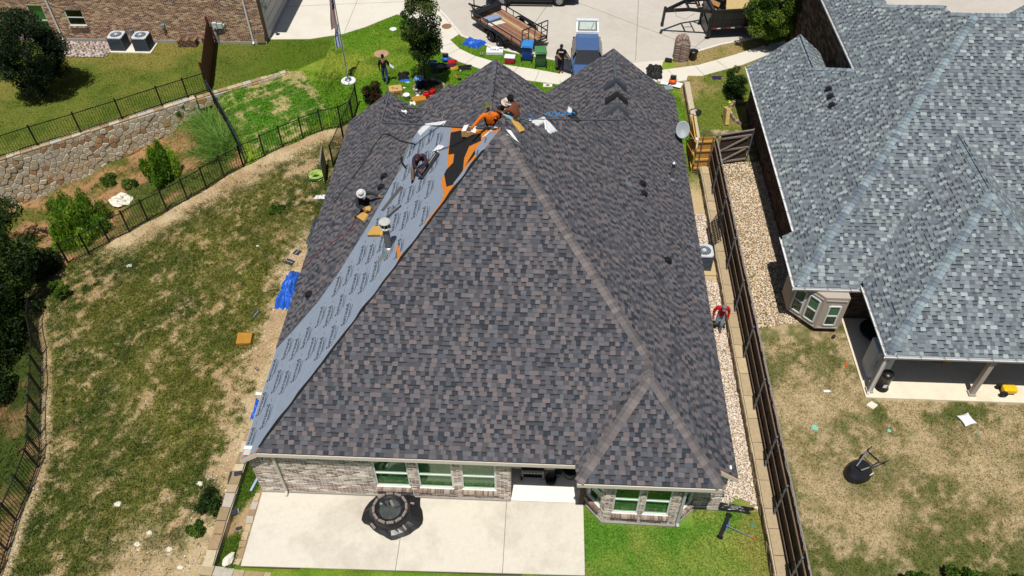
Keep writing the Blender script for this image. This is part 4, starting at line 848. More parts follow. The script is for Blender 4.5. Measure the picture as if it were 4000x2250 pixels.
A_posts = [(-27.9, 31.0), (-26.0, 32.4), (-24.26, 33.6), (-22.55, 34.87), (-20.85, 36.16), (-19.71, 37.0), (-18.75, 37.68)]
iron_fence('black iron fence along the top of the stone retaining wall', A_posts, 1.2, lambda x, y: .03)
def resample(pts, step):
    P2 = [Vector(p) for p in pts]; out = []
    for a, b in zip(P2[:-1], P2[1:]):
        n_ = max(1, round((b-a).length/step)); out += [tuple(a.lerp(b, k/n_)) for k in range(n_)]
    return out+[tuple(P2[-1])]
iron_fence('black iron fence stepping down the slope past the green bushes', FB[7:], 1.3); iron_fence('black iron fence below the patchy green sod with corner by the house', FB[:8], 1.28)
iron_fence('black iron fence curving along the lower left shaded thicket', FC, 1.2)
m_iron2 = M('slate_iron', S(66, 76, 92, .6), r=.4, var=.15, spec=.5)
iron_fence('slate iron fence running from the dark wood fence down to the lower fence corner', FE, 1.25, mat=m_iron2, sp=.11)
iron_fence('short black iron fence from the house side to the fence corner', [(-10.27, 35.2), (-10.4, 33.4), (-10.55, 31.4)], 1.3)
# dark wood fence up by the left house
t = T('dark_wood_fence', 'dark red-brown wood fence running from the tan brick house to the iron fence', 'fence', (-19.4, 40, 0)); m_dw = M('dark_red_stain', S(104, 52, 46, .7), r=.7, var=.3, sc=5)
a, b = Vector((-20.0, 42.75, 0)), Vector((-18.75, 37.75, 0)); d = (b-a); n_ = 36; rz = math.atan2(d.y, d.x); bm_ = MB().box((0, 0, .86), (.138, .022, 1.72)).mesh('board', m_dw)
for i in range(n_): p = a+d*((i+.5)/n_); put('board', bm_, t, p-Vector(t['_o'])+Vector((0, 0, random.uniform(-.015, .015))), (0, 0, rz))
for zz in (.35, 1.4): MB().beam(a+Vector((-.05, 0, zz)), b+Vector((-.05, 0, zz)), .05, .09).build('rail', m_dw, t)
for k in (0, .5, 1): p = a+d*k; MB().box((p.x-.08, p.y, .88), (.09, .09, 1.8)).build('post', m_dw, t)
# Voronoi rubble
def clip_half(poly, mx, my, nx_, ny_):
    out = []
    for i in range(len(poly)):
        p, q = poly[i], poly[(i+1) % len(poly)]; a = (p[0]-mx)*nx_+(p[1]-my)*ny_; b = (q[0]-mx)*nx_+(q[1]-my)*ny_
        if a <= 0: out.append(p)
        if (a <= 0) != (b <= 0): k = a/(a-b); out.append((p[0]+(q[0]-p[0])*k, p[1]+(q[1]-p[1])*k))
    return out
def voronoi(sites, bounds, rad):
    cells = []
    for i, (x, y) in enumerate(sites):
        c = [(bounds[0], bounds[2]), (bounds[1], bounds[2]), (bounds[1], bounds[3]), (bounds[0], bounds[3])]
        for j, (x2, y2) in enumerate(sites):
            if i != j and abs(x-x2) < rad and abs(y-y2) < rad: c = clip_half(c, (x+x2)/2, (y+y2)/2, x2-x, y2-y)
            if len(c) < 3: break
        if len(c) >= 3: cells.append(c)
    return cells
def rubble(parent, a, b, zb, zt, cw, ch, mats, rad, proud=.05, lean=0.):
    """irregular stones on the right-hand face of the line a->b between heights zb(u), zt(u)"""
    a, b = Vector((*a, 0)), Vector((*b, 0)); d = b-a; L = d.length; d.normalize(); n = Vector((d.y, -d.x, 0)); z0 = min(zb(0), zb(L)); z1 = max(zt(0), zt(L)); sites = []
    rows = max(1, int((z1-z0)/ch)); cols = max(1, int(L/cw))
    for r in range(rows):
        for c in range(cols): sites.append(((c+.5+(.5 if r % 2 else 0)+random.uniform(-.38, .38))*L/cols, z0+(r+.5+random.uniform(-.36, .36))*(z1-z0)/rows))
    for cell in voronoi(sites, (0, L, z0, z1), rad):
        cx = sum(p[0] for p in cell)/len(cell); cy = sum(p[1] for p in cell)/len(cell)
        if cy < zb(cx)-.05 or cy > zt(cx)+.02: continue
        g = .011; q = []; q2 = []
        for p in cell:
            vx, vy = p[0]-cx, p[1]-cy; l_ = math.hypot(vx, vy)
            if l_ < .03: continue
            k = (l_-g)/l_; k2 = max(.2, (l_-g-.03)/l_); q.append((cx+vx*k, cy+vy*k)); q2.append((cx+vx*k2, cy+vy*k2))
        if len(q) < 3: continue
        pr = proud*random.uniform(.5, 1.2); W_ = lambda p, o: a+d*p[0]+n*(o+lean*(z1-p[1]))+Vector((0, 0, p[1])); k = len(q)
        mb = MB(); mb.add([W_(p, 0) for p in q]+[W_(p, pr*.7) for p in q]+[W_(p, pr) for p in q2], [(i, (i+1) % k, k+(i+1) % k, k+i) for i in range(k)]+[(k+i, k+(i+1) % k, 2*k+(i+1) % k, 2*k+i) for i in range(k)]+[tuple(range(2*k, 3*k))])
        mb.build('stone', random.choice(mats), parent)
RUB = [(214, 200, 172), (202, 188, 160), (220, 210, 188), (190, 150, 108), (208, 194, 168), (192, 182, 160), (206, 182, 146), (214, 204, 182), (196, 184, 160), (176, 140, 108), (204, 192, 174), (210, 198, 172), (216, 206, 186)]
m_rub = [M('rubble_%d' % i, S(*c, .85), r=.9, var=.22, sc=5, bump=.7, bsc=14) for i, c in enumerate(RUB)]
t = T('stone_retaining_wall', 'tan rubble stone retaining wall holding up the left lawn', 'retaining wall', (-24, 33.5, -2)); m_rm = M('rubble_mortar', S(196, 184, 160, .8), r=.95, var=.12)
wa, wb = (-28.0, 30.72), (-19.3, 36.98); L_ = math.dist(wa, wb)
def wall_base(u): x = wa[0]+(wb[0]-wa[0])*u/L_; y = wa[1]+(wb[1]-wa[1])*u/L_; return hz(x+.15, y-.2)
dv = Vector((wb[0]-wa[0], wb[1]-wa[1], 0)).normalized(); nv = Vector((dv.y, -dv.x, 0))
mb = MB(); q = [Vector((*wa, 0)), Vector((*wb, 0))]; mb.prism([tuple((q[0])[:2]), tuple((q[1])[:2]), tuple((q[1]-nv*.35)[:2]), tuple((q[0]-nv*.35)[:2])], -3.4, -.02); mb.build('core', m_rm, t)
rubble(t, wa, wb, wall_base, lambda u: -.04, .32, .235, m_rub, 1.1, .06)
stones([tuple((q[0]-nv*.17)[:2]), tuple((q[1]-nv*.17)[:2])], .42, -.03, .045, (.3, .6), m_flag, t, name='cap_stone', jit=.015)
stones([(-19.25, 37.05), (-18.3, 37.75), (-16.7, 38.75), (-15.0, 39.85)], .3, -.4, .04, (.3, .6), m_flag, t, name='cap_stone', jit=.02)
rubble(t, (-19.2, 36.9), (-15.0, 39.68), lambda u: -.6, lambda u: .0, .35, .25, m_rub, 1.0, .05)
wa2 = Vector((-28.0, 30.72)); rubble(t, (-28.35, 31.0), (-28.0, 30.72), lambda u: -2.95, lambda u: -.05, .25, .27, m_rub, 1.1, .05)
# right boundary: low stone wall, wood fence on top
t = T('low_stone_wall', 'low stone wall under the brown wood fence beside the gravel strip', 'stone wall', (7.6, 20, 0))
MB().prism([(7.43, 8), (7.43, 39), (7.72, 39), (7.72, 31.2), (7.9, 31.2), (7.9, 8)], -.2, .40).build('core', m_rm, t)
RUB2 = [M('brown_rubble_%d' % i, S(*c), r=.9, var=.25, sc=6, bump=.7, bsc=16) for i, c in enumerate([(150, 128, 98), (128, 108, 82), (168, 146, 112), (112, 96, 76), (140, 120, 96)])]
rubble(t, (7.43, 31.5), (7.43, 8.6), lambda u: .0, lambda u: .42, .33, .19, RUB2, .9, .045)
rubble(t, (7.43, 39), (7.43, 31.6), lambda u: .0, lambda u: .34, .45, .2, RUB2, 1.0, .04)
stones([(7.645, 8.6), (7.645, 31.4)], .36, .36, .47, (.5, 1.1), [m_flag[1], m_flag[0], m_flag[1]], t, name='cap_stone', jit=.012); stones([(7.58, 31.6), (7.58, 39)], .3, .28, .36, (.6, 1.2), [m_flag[2], m_flag[0], m_flag[1]], t, name='cap_stone', jit=.012)
m_board = M('dark_fence_stain', S(66, 48, 38, .6), r=.75, var=.35, sc=4, bump=.3, bsc=30); m_wgrey = M('weathered_wood', S(150, 140, 132, .7), r=.9, var=.25, sc=8, bump=.3); m_rail = M('brown_rail', S(128, 104, 86, .7), r=.8, var=.25, sc=6)
t = T('wood_fence', 'long dark brown wood fence with steel posts between the two houses', 'fence', (7.85, 20, .42)); o = Vector(t['_o'])
bms = []
for k in range(3):
    mb = MB().box((0, 0, .91), (.02, .138, 1.82)); mb.m = [1 if i == 1 else 0 for i in range(6)]; mb.box((0, 0, 1.835), (.022, .14, .03), m=1); bms.append(mb.mesh('board', [m_board, m_wgrey]))
y = 7.6
while y < 31.3: put('board', random.choice(bms), t, Vector((7.86+random.uniform(-.004, .004), y, .40+random.uniform(-.02, .02)))-o, (0, random.uniform(-.008, .008), 0)); y += .144
for zz in (.68, 1.3, 1.95): 
    yy = 7.6
    while yy < 31: l_ = min(2.4, 31.2-yy); MB().box((7.815, yy+l_/2, zz+random.uniform(-.02, .02)), (.042, l_-.02, .085)).build('rail', m_rail, t); yy += 2.4
MB().box((7.895, 19.4, 2.2), (.045, 23.6, .09)).build('top_rail', m_wgrey, t)
m_steel = M('galvanised_post', S(128, 136, 146, .7), r=.45, var=.15, metal=.35)
for y in (29.28, 26.95, 24.36, 21.97, 19.6, 17.2, 14.87, 13.09, 10.77, 8.6):
    mb = MB().cyl((7.74, y, .40), (7.74, y, 2.26), .032, n=10); mb.lathe((7.74, y, 2.26), [(.042, -.03), (.042, .01), (.02, .035), (.001, .04)], 10)
    for zz in (.68, 1.3, 1.95): mb.cyl((7.74, y, zz-.03), (7.74, y, zz+.03), .039, n=8)
    mb.build('post', m_steel, t)
# weathered gate and new cedar panels at the far end of that fence
def panel(t, a, b, h, mb_, mr_, z, side=1, braces=True, bw=.14, nr=3):
    a, b = Vector((*a, z)), Vector((*b, z)); d = b-a; L = d.length; d.normalize(); n = Vector((d.y, -d.x, 0))*side; n_ = max(1, int(L/bw)); rz = math.atan2(d.y, d.x)
    for i in range(n_): p = a+d*((i+.5)*L/n_); MB().box(p+Vector((0, 0, h/2+random.uniform(-.01, .01))), (L/n_-.006, .02, h), rz=rz).build('board', mb_, t)
    zs = [h*(.12+.76*k/(nr-1)) for k in range(nr)]
    for zz in zs: MB().beam(a+n*.035+Vector((0, 0, zz)), b+n*.035+Vector((0, 0, zz)), .045, .09).build('rail', mr_, t)
    if braces:
        for k in range(nr-1): MB().beam(a+d*L*.12+n*.06+Vector((0, 0, zs[k]+.05)), a+d*L*.9+n*.06+Vector((0, 0, zs[k+1]-.05)), .045, .08).build('brace', mr_, t)
t = T('wood_gate', 'weathered grey-brown wood gate with diagonal braces beside the grey-roofed house', 'gate', (8.7, 31.6, .45))
panel(t, (8.15, 31.48), (9.62, 31.86), 1.8, M('gate_stain', S(84, 68, 58, .6), r=.8, var=.35, sc=5), m_wgrey, .45)
for p in ((7.95, 31.4), (9.7, 31.9)): MB().cyl((*p, .4), (*p, 2.35), .035).build('post', m_steel, t)
MB().beam((7.9, 31.35, 2.3), (9.7, 31.88, 2.3), .06, .06).build('top_rail', m_wgrey, t)
m_ced = M('new_cedar', S(214, 158, 78, .75), r=.7, var=.2, sc=5, bump=.2); m_ced2 = M('new_cedar_rail', S(226, 178, 98, .75), r=.7, var=.12)
t = T('cedar_fence_panel', 'new golden cedar fence panel facing the camera at the end of the wood fence', 'fence panel', (7.6, 31.4, .1)); panel(t, (7.12, 31.42), (7.9, 31.5), 2.05, m_ced, m_ced2, .08, 1, False, nr=4)
for x in (7.3, 7.78): MB().cyl((x, 31.34, 0), (x, 31.34, 2.2), .032).build('post', m_steel, t)
t = T('cedar_gate', 'new golden cedar gate standing open edge-on beside the satellite dish', 'gate', (7.05, 32.5, 0)); panel(t, (7.1, 33.6), (7.06, 31.5), 1.95, m_ced, m_ced2, .06, 1, True, nr=3)
t = T('leaning_panel', 'black slatted metal panel leaning on the stone wall behind the air conditioner', 'panel', (7.5, 26.5, 0)); mb = MB()
for k in range(15): mb.beam((7.30, 25.9+k*.1, .05), (7.72, 25.9+k*.1, 1.25), .025, .025)
mb.build('slat', m_iron, t); mb = MB().beam((7.32, 25.85, .12), (7.32, 27.35, .12), .04, .03); mb.beam((7.7, 25.85, 1.2), (7.7, 27.35, 1.2), .04, .03); mb.build('rail', m_iron, t)
# ---------------------------------------------------------------- vegetation
m_leaf = leafy('leaf', .45); m_bark = M('bark', S(92, 78, 66), r=.95, var=.3, sc=14, bump=.6, bsc=40)
def foliage(clumps, n, size, pal, long=1., updir=0., seed=1):
    """leaf-sized faces spread through clumps [(centre, radii)]; shades vary clump by clump"""
    g = np.random.default_rng(seed); vol = np.array([r[0]*r[1]*r[2] for _, r in clumps])**.7; vol = vol/vol.sum(); P_ = []; C_ = []
    for (c, r), w_ in zip(clumps, vol):
        k = int(n*w_); d = g.normal(size=(k, 3)); d /= np.linalg.norm(d, axis=1)[:, None]; rad = g.uniform(.35, 1, (k, 1))**.6
        P_.append(np.array(c)+d*rad*np.array(r)); C_.append(np.tile(pal[g.integers(len(pal))]*g.uniform(.8, 1.2), (k, 1))*g.uniform(.7, 1.3, (k, 1)))
    p = np.concatenate(P_); col = np.concatenate(C_); n = len(p)
    a = g.normal(size=(n, 3)); a[:, 2] += updir; a /= np.linalg.norm(a, axis=1)[:, None]; b = np.cross(a, g.normal(size=(n, 3))); b /= np.linalg.norm(b, axis=1)[:, None]
    s_ = size*g.uniform(.6, 1.4, (n, 1)); a = a*s_*long; b = b*s_*.5
    v = np.stack([p-a, p+b*.9, p+a, p-b*.9], 1).reshape(-1, 3)
    return v, np.arange(4*n).reshape(-1, 4), col
def clumpy(c, r, n, rr, seed=0, flat=1., hollow=.45):
    g = np.random.default_rng(seed); out = []
    while len(out) < n:
        d = g.normal(size=3); d /= np.linalg.norm(d); k = g.uniform(hollow, 1)**.7
        q = np.array(c)+d*np.array(r)*k*np.array([1, 1, 1]); s_ = rr*g.uniform(.55, 1.35); out.append((q, (s_, s_*g.uniform(.8, 1.2), s_*flat*g.uniform(.7, 1.1))))
    return out
def tree(name, label, cat, base, trunk, clumps, n, size, pal, r0, group=None, long=1., updir=0., seed=1, limbs=8, part='crown'):
    t = T(name, label, cat, base, group=group); o = Vector(base); g = random.Random(seed)
    mb = MB(); pts = [o+Vector(p) for p in trunk]; k = len(pts); mb.tube(pts, [r0*(1-.6*i/(k-1)) for i in range(k)], 8)
    for i in range(min(limbs, len(clumps))):
        c = Vector(clumps[g.randrange(len(clumps))][0]); s_ = pts[-1].lerp(pts[max(0, k-2)], g.uniform(0, 1)); m_ = s_.lerp(c, .5)+Vector((g.uniform(-.1, .1), g.uniform(-.1, .1), .1)); mb.tube([s_, m_, c], [r0*.35, r0*.22, r0*.08], 5)
    mb.build('trunk' if part == 'crown' else 'stem', m_bark, t)
    v, f, col = foliage(clumps, n, size, pal, long, updir, seed); put(part, np_mesh(part, v-np.array(base), f, m_leaf, col), t); return t
GRN = lambda *cs: np.array([S(*c, .62) for c in cs])
P_OAK = GRN((82, 108, 46), (64, 90, 38), (98, 122, 54), (56, 78, 36), (116, 134, 68)); P_PINE = GRN((62, 84, 48), (48, 68, 40), (76, 98, 54), (40, 58, 34)); P_WIL = GRN((156, 200, 52), (134, 180, 48), (176, 212, 72), (112, 158, 46)); P_DK = GRN((58, 84, 36), (46, 68, 30), (74, 102, 42), (90, 122, 48)); P_BR = GRN((106, 142, 50), (88, 126, 42), (130, 158, 64))
tree('live_oak', 'rounded dark evergreen tree on the upper left lawn by the brick house', 'tree', (-27.75, 37.0, 0), [(0, 0, -.1), (.02, 0, .6), (0, .05, 1.4), (0, .1, 2.4)], clumpy((-27.85, 37.15, 2.7), (1.75, 1.75, 2.2), 60, .55, 2), 30000, .062, P_PINE, .13, seed=3)
tree('street_tree', 'slender oak standing in the green front lawn amid scattered tools', 'tree', (-6.76, 38.6, 0), [(0, 0, -.1), (-.05, 0, .8), (.0, .05, 1.8), (0, 0, 3.2), (0, 0, 4.4)], clumpy((-6.8, 38.65, 3.75), (1.05, 1.05, 1.95), 55, .42, 5), 15000, .062, P_OAK, .075, seed=6)
tree('street_tree', 'bushy green tree in front of the black dump trailer', 'tree', (12.75, 43.6, .0), [(0, 0, -.1), (.05, 0, .7), (0, 0, 1.6), (.0, 0, 2.8)], clumpy((12.75, 43.55, 2.35), (1.55, 1.4, 1.75), 55, .46, 8), 22000, .07, GRN((110, 146, 48), (88, 124, 42), (136, 172, 62), (70, 102, 36), (156, 184, 76)), .09, seed=9)
for i, (x, y, h, r, lab) in enumerate([(-24.2, 23.4, 4.0, 2.3, 'dark leafy tree at the left edge just beyond the fence corner'), (-23.6, 20.6, 3.6, 2.0, 'dark tree in the thicket at the left edge above the curved fence'), (-26.2, 26.3, 3.3, 1.9, 'dark green tree at the left edge below the stone wall end')]):
    z = hz(x, y); tree('thicket_tree', lab, 'tree', (x, y, z), [(0, 0, -.1), (.1, .1, h*.3), (0, .1, h*.6), (.1, 0, h*.85)], clumpy((x, y, z+h*.62), (r, r, h*.42), 50, .55, 20+i), 16000, .075, P_DK, .11, 'trees in the shaded thicket', seed=21+i)
for i, (x, y, r, h, lab) in enumerate([(-22.6, 18.2, 1.3, 1.7, 'low dark shrub under the thicket trees outside the curved fence'), (-21.9, 15.2, 1.15, 1.2, 'bright leafy shrub outside the curved fence at the left edge'), (-20.9, 12.6, 1.1, 1.2, 'dark shrub outside the bottom bend of the curved fence'), (-22.9, 22.3, .9, 1.5, 'shrub filling the gap at the fence corner'), (-23.0, 25.0, .8, 1.4, 'dark shrub behind the last posts of the sloping fence')]):
    z = hz(x, y); tree('thicket_shrub', lab, 'shrub', (x, y, z), [(0, 0, -.05), (.03, 0, h*.3), (0, .05, h*.6)], clumpy((x, y, z+h*.5), (r, r, h*.45), 26, .36, 40+i), 7000, .06, P_BR if i == 1 else P_DK, .04, 'shrubs outside the curved fence', seed=41+i, part='foliage', limbs=5)
for i, (x, y, r, h, lab) in enumerate([(-19.75, 32.0, .85, 2.5, 'bright green upright bush below the stone wall, nearest the slate fence'), (-22.6, 28.1, 1.35, 2.4, 'broad bright green bush at the foot of the stone wall')]):
    z = hz(x, y); g = np.random.default_rng(60+i); cl = []
    for k in range(34): a = g.uniform(0, 6.28); rr = r*g.uniform(0, 1)**.6; hh = h*g.uniform(.35, 1)*(1-.25*rr/r); cl.append(((x+rr*math.cos(a), y+rr*math.sin(a), z+hh*.55), (.2*r+.08, .2*r+.08, hh*.5)))
    tree('green_bush', lab, 'bush', (x, y, z), [(0, 0, -.05), (.03, 0, h*.3), (0, .05, h*.55)], cl, 15000, .05, P_WIL, .03, 'bright bushes in the gully', long=2.0, updir=2.2, seed=61+i, part='foliage')
for i, (x, y, r, h, lab) in enumerate([(-23.0, 32.2, .4, .5, 'small green weed clump at the foot of the rubble wall'), (-21.5, 31.6, .35, .45, 'small weed clump in the gully between the two bright bushes'), (-20.6, 33.6, .4, .6, 'weed clump below the right end of the rubble wall'), (-24.9, 30.3, .6, .7, 'dry green weed clump at the wall foot near its left end'), (-11.1, 13.1, .42, .6, 'dark weedy bush on the dirt beside the patio wall'), (-11.35, 12.2, .25, .3, 'small weed tuft below the dark bush by the patio wall'), (-12.7, 28.4, .3, .25, 'dark grass tuft in the left yard near the coiled hose'), (-20.2, 36.6, .35, .6, 'vine clump over the wall top beneath the iron fence'), (-21.4, 23.5, .35, .9, 'pale reed clump at the fence corner beside the thicket')]):
    z = hz(x, y); tree('weed_clump', lab, 'weed', (x, y, z), [(0, 0, -.03), (0, 0, h*.3), (.02, 0, h*.5)], clumpy((x, y, z+h*.45), (r, r, h*.45), 12, r*.45, 80+i), 1600, .05, P_BR if i != 4 else P_DK, .012, 'weeds on the slope', seed=81+i, part='foliage', limbs=3, long=1.4, updir=.8)
# arching reed grass in the gully
x = RG.normal(0, .55, 2600); y = RG.normal(0, .8, 2600); k = RG.integers(0, 4, 2600); cx = np.array([-17.7, -17.2, -18.6, -16.7])[k]; cy = np.array([35.2, 34.2, 36.0, 33.4])[k]; x = x*.8+cx; y = y*.6+cy
ok_ = (x < -15.2-.66*(y-32.2)*-1-0.0) if False else inpoly(x, y, [(-18.8, 37.2), (-15.6, 32.3), (-18.5, 31.6), (-21, 35.5)]); x, y = x[ok_], y[ok_]
struct(put('reed_grass', blades('reed_grass', x, y, .35, .9, .022, 1.1, np.tile(np.array(S(120, 158, 72, .62)), (len(x), 1)), tone=.35)), 'stuff')
tree('ornamental_shrub', 'small red-tinged shrub behind the left front gable', 'shrub', (-9.35, 36.9, 0), [(0, 0, -.05), (0, 0, .3), (.02, 0, .6)], clumpy((-9.35, 36.9, .62), (.48, .48, .52), 26, .2, 100), 4200, .05, GRN((66, 60, 34), (50, 54, 28), (96, 66, 40), (40, 46, 24)), .03, seed=101, part='foliage')
for i, x in enumerate((11.5, 12.9, 13.4, 14.3, 15.4)):
    y = 10.75+.1*math.sin(x*3); z = hz(x, y); r = (.36, .58, .4, .5, .62)[i]
    tree('hedge_shrub', ['leafy shrub at the bottom edge, leftmost of the hedge row', 'broad leafy shrub second from left in the hedge row at the bottom edge', 'leafy shrub in the middle of the hedge row at the bottom edge', 'leafy shrub second from right in the hedge row at the bottom edge', 'leafy shrub at the bottom right corner of the picture'][i], 'shrub', (x, y, z), [(0, 0, -.03), (0, 0, .3), (.02, 0, .5)], clumpy((x, y, z+.45), (r, r*.8, .36), 16, .2, 110+i), 2600, .07, P_BR*.85, .02, 'hedge row at the bottom edge', seed=111+i, part='foliage', limbs=4)
tree('foundation_shrub', 'dark shrub against the shaded brick wall of the grey-roofed house', 'shrub', (9.9, 38.2, .2), [(0, 0, -.03), (0, 0, .4), (.02, 0, .8)], clumpy((9.95, 38.2, .95), (.55, .9, .7), 26, .28, 130), 5000, .06, P_DK, .04, seed=131, part='foliage')
# river stones beside the left house
t = T('rock_bed', 'bed of pinkish river stones beside the two air conditioners', 'rock bed', (-27.7, 41.8, 0)); sm = []
for i in range(8):
    mb = MB(); mb.ell((0, 0, 0), (.11*random.uniform(.8, 1.3), .085*random.uniform(.8, 1.3), .06), n=8); sm.append(mb.mesh('river_stone', M('river_stone_%d' % (i % 4), S(*[(196, 176, 170), (172, 160, 160), (214, 200, 190), (186, 162, 150)][i % 4]), r=.8, var=.15), True))
k = 0
for yy in np.arange(41.05, 42.7, .155):
    for xx in np.arange(-29.5+(k % 2)*.1, -25.95, .2):
        if yy > 41.0+.12*(xx+29.3)*-.1: put('river_stone', random.choice(sm), t, Vector((xx+random.uniform(-.05, .05), yy+random.uniform(-.04, .04), .05))-Vector(t['_o']), (random.uniform(-.3, .3), random.uniform(-.3, .3), random.uniform(0, 3)))
    k += 1
# pale limestone rocks lying about
for i, (x, y, r, lab) in enumerate([(-21.5, 30.4, .6, 'low white limestone outcrop in the gully between the bushes'), (-14.6, 13.2, .13, 'single white rock in the open grass left of the patio'), (-13.0, 12.1, .11, 'white rock in the grass, upper of two near the lower left dirt'), (-13.3, 11.7, .12, 'elongated white rock just below another in the lower left grass'), (-12.1, 11.5, .12, 'white rock at the edge of the bare dirt left of the patio'), (-11.8, 13.9, .12, 'white rock on the dirt near the roof corner'), (-11.5, 10.9, .11, 'white rock lying on the bare dirt patch'), (-10.75, 13.7, .1, 'white rock beside the low stone wall by the roof corner')]):
    z = hz(x, y); t = T('limestone_rock', lab, 'rock', (x, y, z), group='pale rocks on the slope'); mb = MB(); mb.ell((x, y, z+r*.2), (r, r*.75, r*(.45 if r < .5 else .2)), n=9 if r < .5 else 16)
    mb.v = [(a+random.uniform(-.18, .18)*r, b+random.uniform(-.18, .18)*r, c+random.uniform(-.12, .12)*r) for a, b, c in mb.v]; mb.build('rock', M('white_limestone', S(236, 230, 214, .78), r=.9, var=.1, sc=6), t)
# ---------------------------------------------------------------- vehicles and machines
m_blk = M('black_paint', (.012, .012, .013), r=.35, var=.15, spec=.5); m_tyre = M('tyre_rubber', (.014, .014, .015), r=.85, var=.2); m_rim = M('dark_rim', S(58, 60, 64, .7), r=.4, metal=.4); m_alu = M('alloy', S(178, 182, 186, .8), r=.35, metal=.7)
def wheel(parent, c, r, w_, axis, rim=None):
    """tyre with tread shoulder and dished rim; axis is a plan direction"""
    c = Vector(c); ax = Vector((*axis, 0)).normalized(); B = Matrix((ax.cross(Vector((0, 0, 1))).normalized(), Vector((0, 0, 1)), ax)).transposed()
    tb = MB().lathe(c, [(r*.62, -w_/2), (r*.9, -w_/2), (r, -w_*.32), (r, w_*.32), (r*.9, w_/2), (r*.62, w_/2), (r*.62, -w_/2)], 20, rot=B).build('tyre', m_tyre, parent, smooth=False)
    mb = MB().lathe(c, [(r*.62, -w_*.45), (r*.55, -w_*.2), (r*.2, -w_*.25), (r*.18, -w_*.4), (.001, -w_*.4)], 16, rot=B); mb.lathe(c, [(r*.62, w_*.45), (r*.55, w_*.2), (r*.2, w_*.25), (r*.18, w_*.4), (.001, w_*.4)], 16, rot=B); mb.build('rim', rim or m_rim, tb); return tb
def local(t, p): return Vector(p)
# flat utility trailer: own axes along its length
ua, ub = Vector((-4.08, 46.25, 0)), Vector((-.93, 42.72, 0)); ud = (ub-ua).normalized(); un = Vector((-ud.y, ud.x, 0)); UL = (ub-ua).length; UW = 1.92; zg = -.10; zd = .55
t = T('utility_trailer', 'black flat utility trailer with wooden deck and rear ramp gate parked at the kerb', 'trailer', (-2.9, 45, -.1)); W_ = lambda u, v, z: ua+ud*u+un*v+Vector((0, 0, z))
dk = [M('deck_plank_%d' % i, S(*c), r=.85, var=.25, sc=7) for i, c in enumerate([(166, 122, 96), (150, 108, 86), (178, 136, 108), (140, 102, 82)])]
for i in range(11): v0 = -UW/2+UW*i/11; mb = MB(); mb.beam(W_(.05, v0+UW/22, zd), W_(UL-.05, v0+UW/22, zd), UW/11-.012, .045); mb.build('deck_plank', dk[i % 4] if i != 7 else M('pale_plank', S(206, 178, 132), r=.8), t)
fr = MB()
for v in (-UW/2-.03, UW/2+.03):
    fr.beam(W_(0, v, zd-.05), W_(UL, v, zd-.05), .06, .12); fr.beam(W_(0, v, zd+.38), W_(UL, v, zd+.38), .05, .05)
    for u in (0, .9, 1.6, 3.9, UL): fr.beam(W_(u, v, zd), W_(u, v, zd+.38), .045, .045)
for u in (0, 1.2, 2.4, 3.6, UL): fr.beam(W_(u, -UW/2, zd-.07), W_(u, UW/2, zd-.07), .06, .08)
fr.beam(W_(0, -UW/2, zd+.38), W_(0, UW/2, zd+.38), .05, .05)
for v in (-.75, .75): fr.beam(W_(.3, v, zd-.1), W_(-1.35, 0, zd-.1), .07, .1)
fr.beam(W_(-1.3, 0, zd-.1), W_(-1.6, 0, zd-.1), .09, .09); fr.cyl(W_(-1.05, 0, 0), W_(-1.05, 0, zd+.35), .035); fr.build('chassis', m_blk, t)
MB().box((W_(.32, 0, zd+.22)), (.5, UW-.1, .36), rz=math.atan2(ud.y, ud.x)).build('tool_box', m_blk, t, bevel=.05)
rg = MB(); g0 = UL+.04
for v in (-UW/2, -UW/4, 0, UW/4, UW/2): rg.beam(W_(g0, v, zd-.2), W_(g0+.06, v, zd+1.05), .04, .04)
for z in (zd-.2, zd+1.05): rg.beam(W_(g0+.03, -UW/2, z), W_(g0+.03, UW/2, z), .05, .05)
for v0, v1 in ((-UW/2, -UW/4), (UW/4, UW/2)):
    for z in (zd+.15, zd+.45, zd+.75): rg.beam(W_(g0+.03, v0, z), W_(g0+.03, v1, z), .03, .03)
rg.build('ramp_gate', m_blk, t)
for s_ in (-1, 1):
    for u in (2.15, 3.0): wheel(t, W_(u, s_*(UW/2+.2), zg+.34), .34, .2, (un.x, un.y))
    mb = MB()
    for k in range(9):
        a0, a1 = math.pi*k/9, math.pi*(k+1)/9; q0, q1 = (2.575-.95*math.cos(a0), zg+.42+.38*math.sin(a0)**.6), (2.575-.95*math.cos(a1), zg+.42+.38*math.sin(a1)**.6)
        v0, v1 = s_*(UW/2+.05), s_*(UW/2+.33); mb.add([W_(q0[0], v0, q0[1]), W_(q1[0], v0, q1[1]), W_(q1[0], v1, q1[1]), W_(q0[0], v1, q0[1])], [(0, 1, 2, 3)])
    mb.build('mudguard', m_blk, t)
B_ = wheel(t, W_(.95, UW/2+.1, zd+.72), .35, .2, (ud.x*.3+un.x, ud.y*.3+un.y)); MB().cyl(W_(.9, UW/2+.05, zd), W_(.95, UW/2+.02, zd+.7), .03).build('spare_bracket', m_blk, t)
rl = T('underlayment_roll', 'bluish rolls of printed underlayment lying at the front of the utility trailer', 'roll', tuple(W_(1.3, -.2, zd)))
for k, (u0_, v0_) in enumerate(((1.0, -.35), (1.25, -.3))): MB().cyl(W_(u0_, v0_-.42, zd+.14), W_(u0_+.1, v0_+.5, zd+.14), .115, n=14).build('roll', M('roll_film', S(150, 170, 205, .72), r=.45, var=.12, sc=5), rl)
MB().slab([W_(1.35, -.85, zd+.04), W_(1.75, -.8, zd+.04), W_(2.0, .1, zd+.05), W_(1.55, .05, zd+.05)], .015).build('loose_sheet', M('pale_sheet', S(216, 220, 206, .75), r=.7), rl)
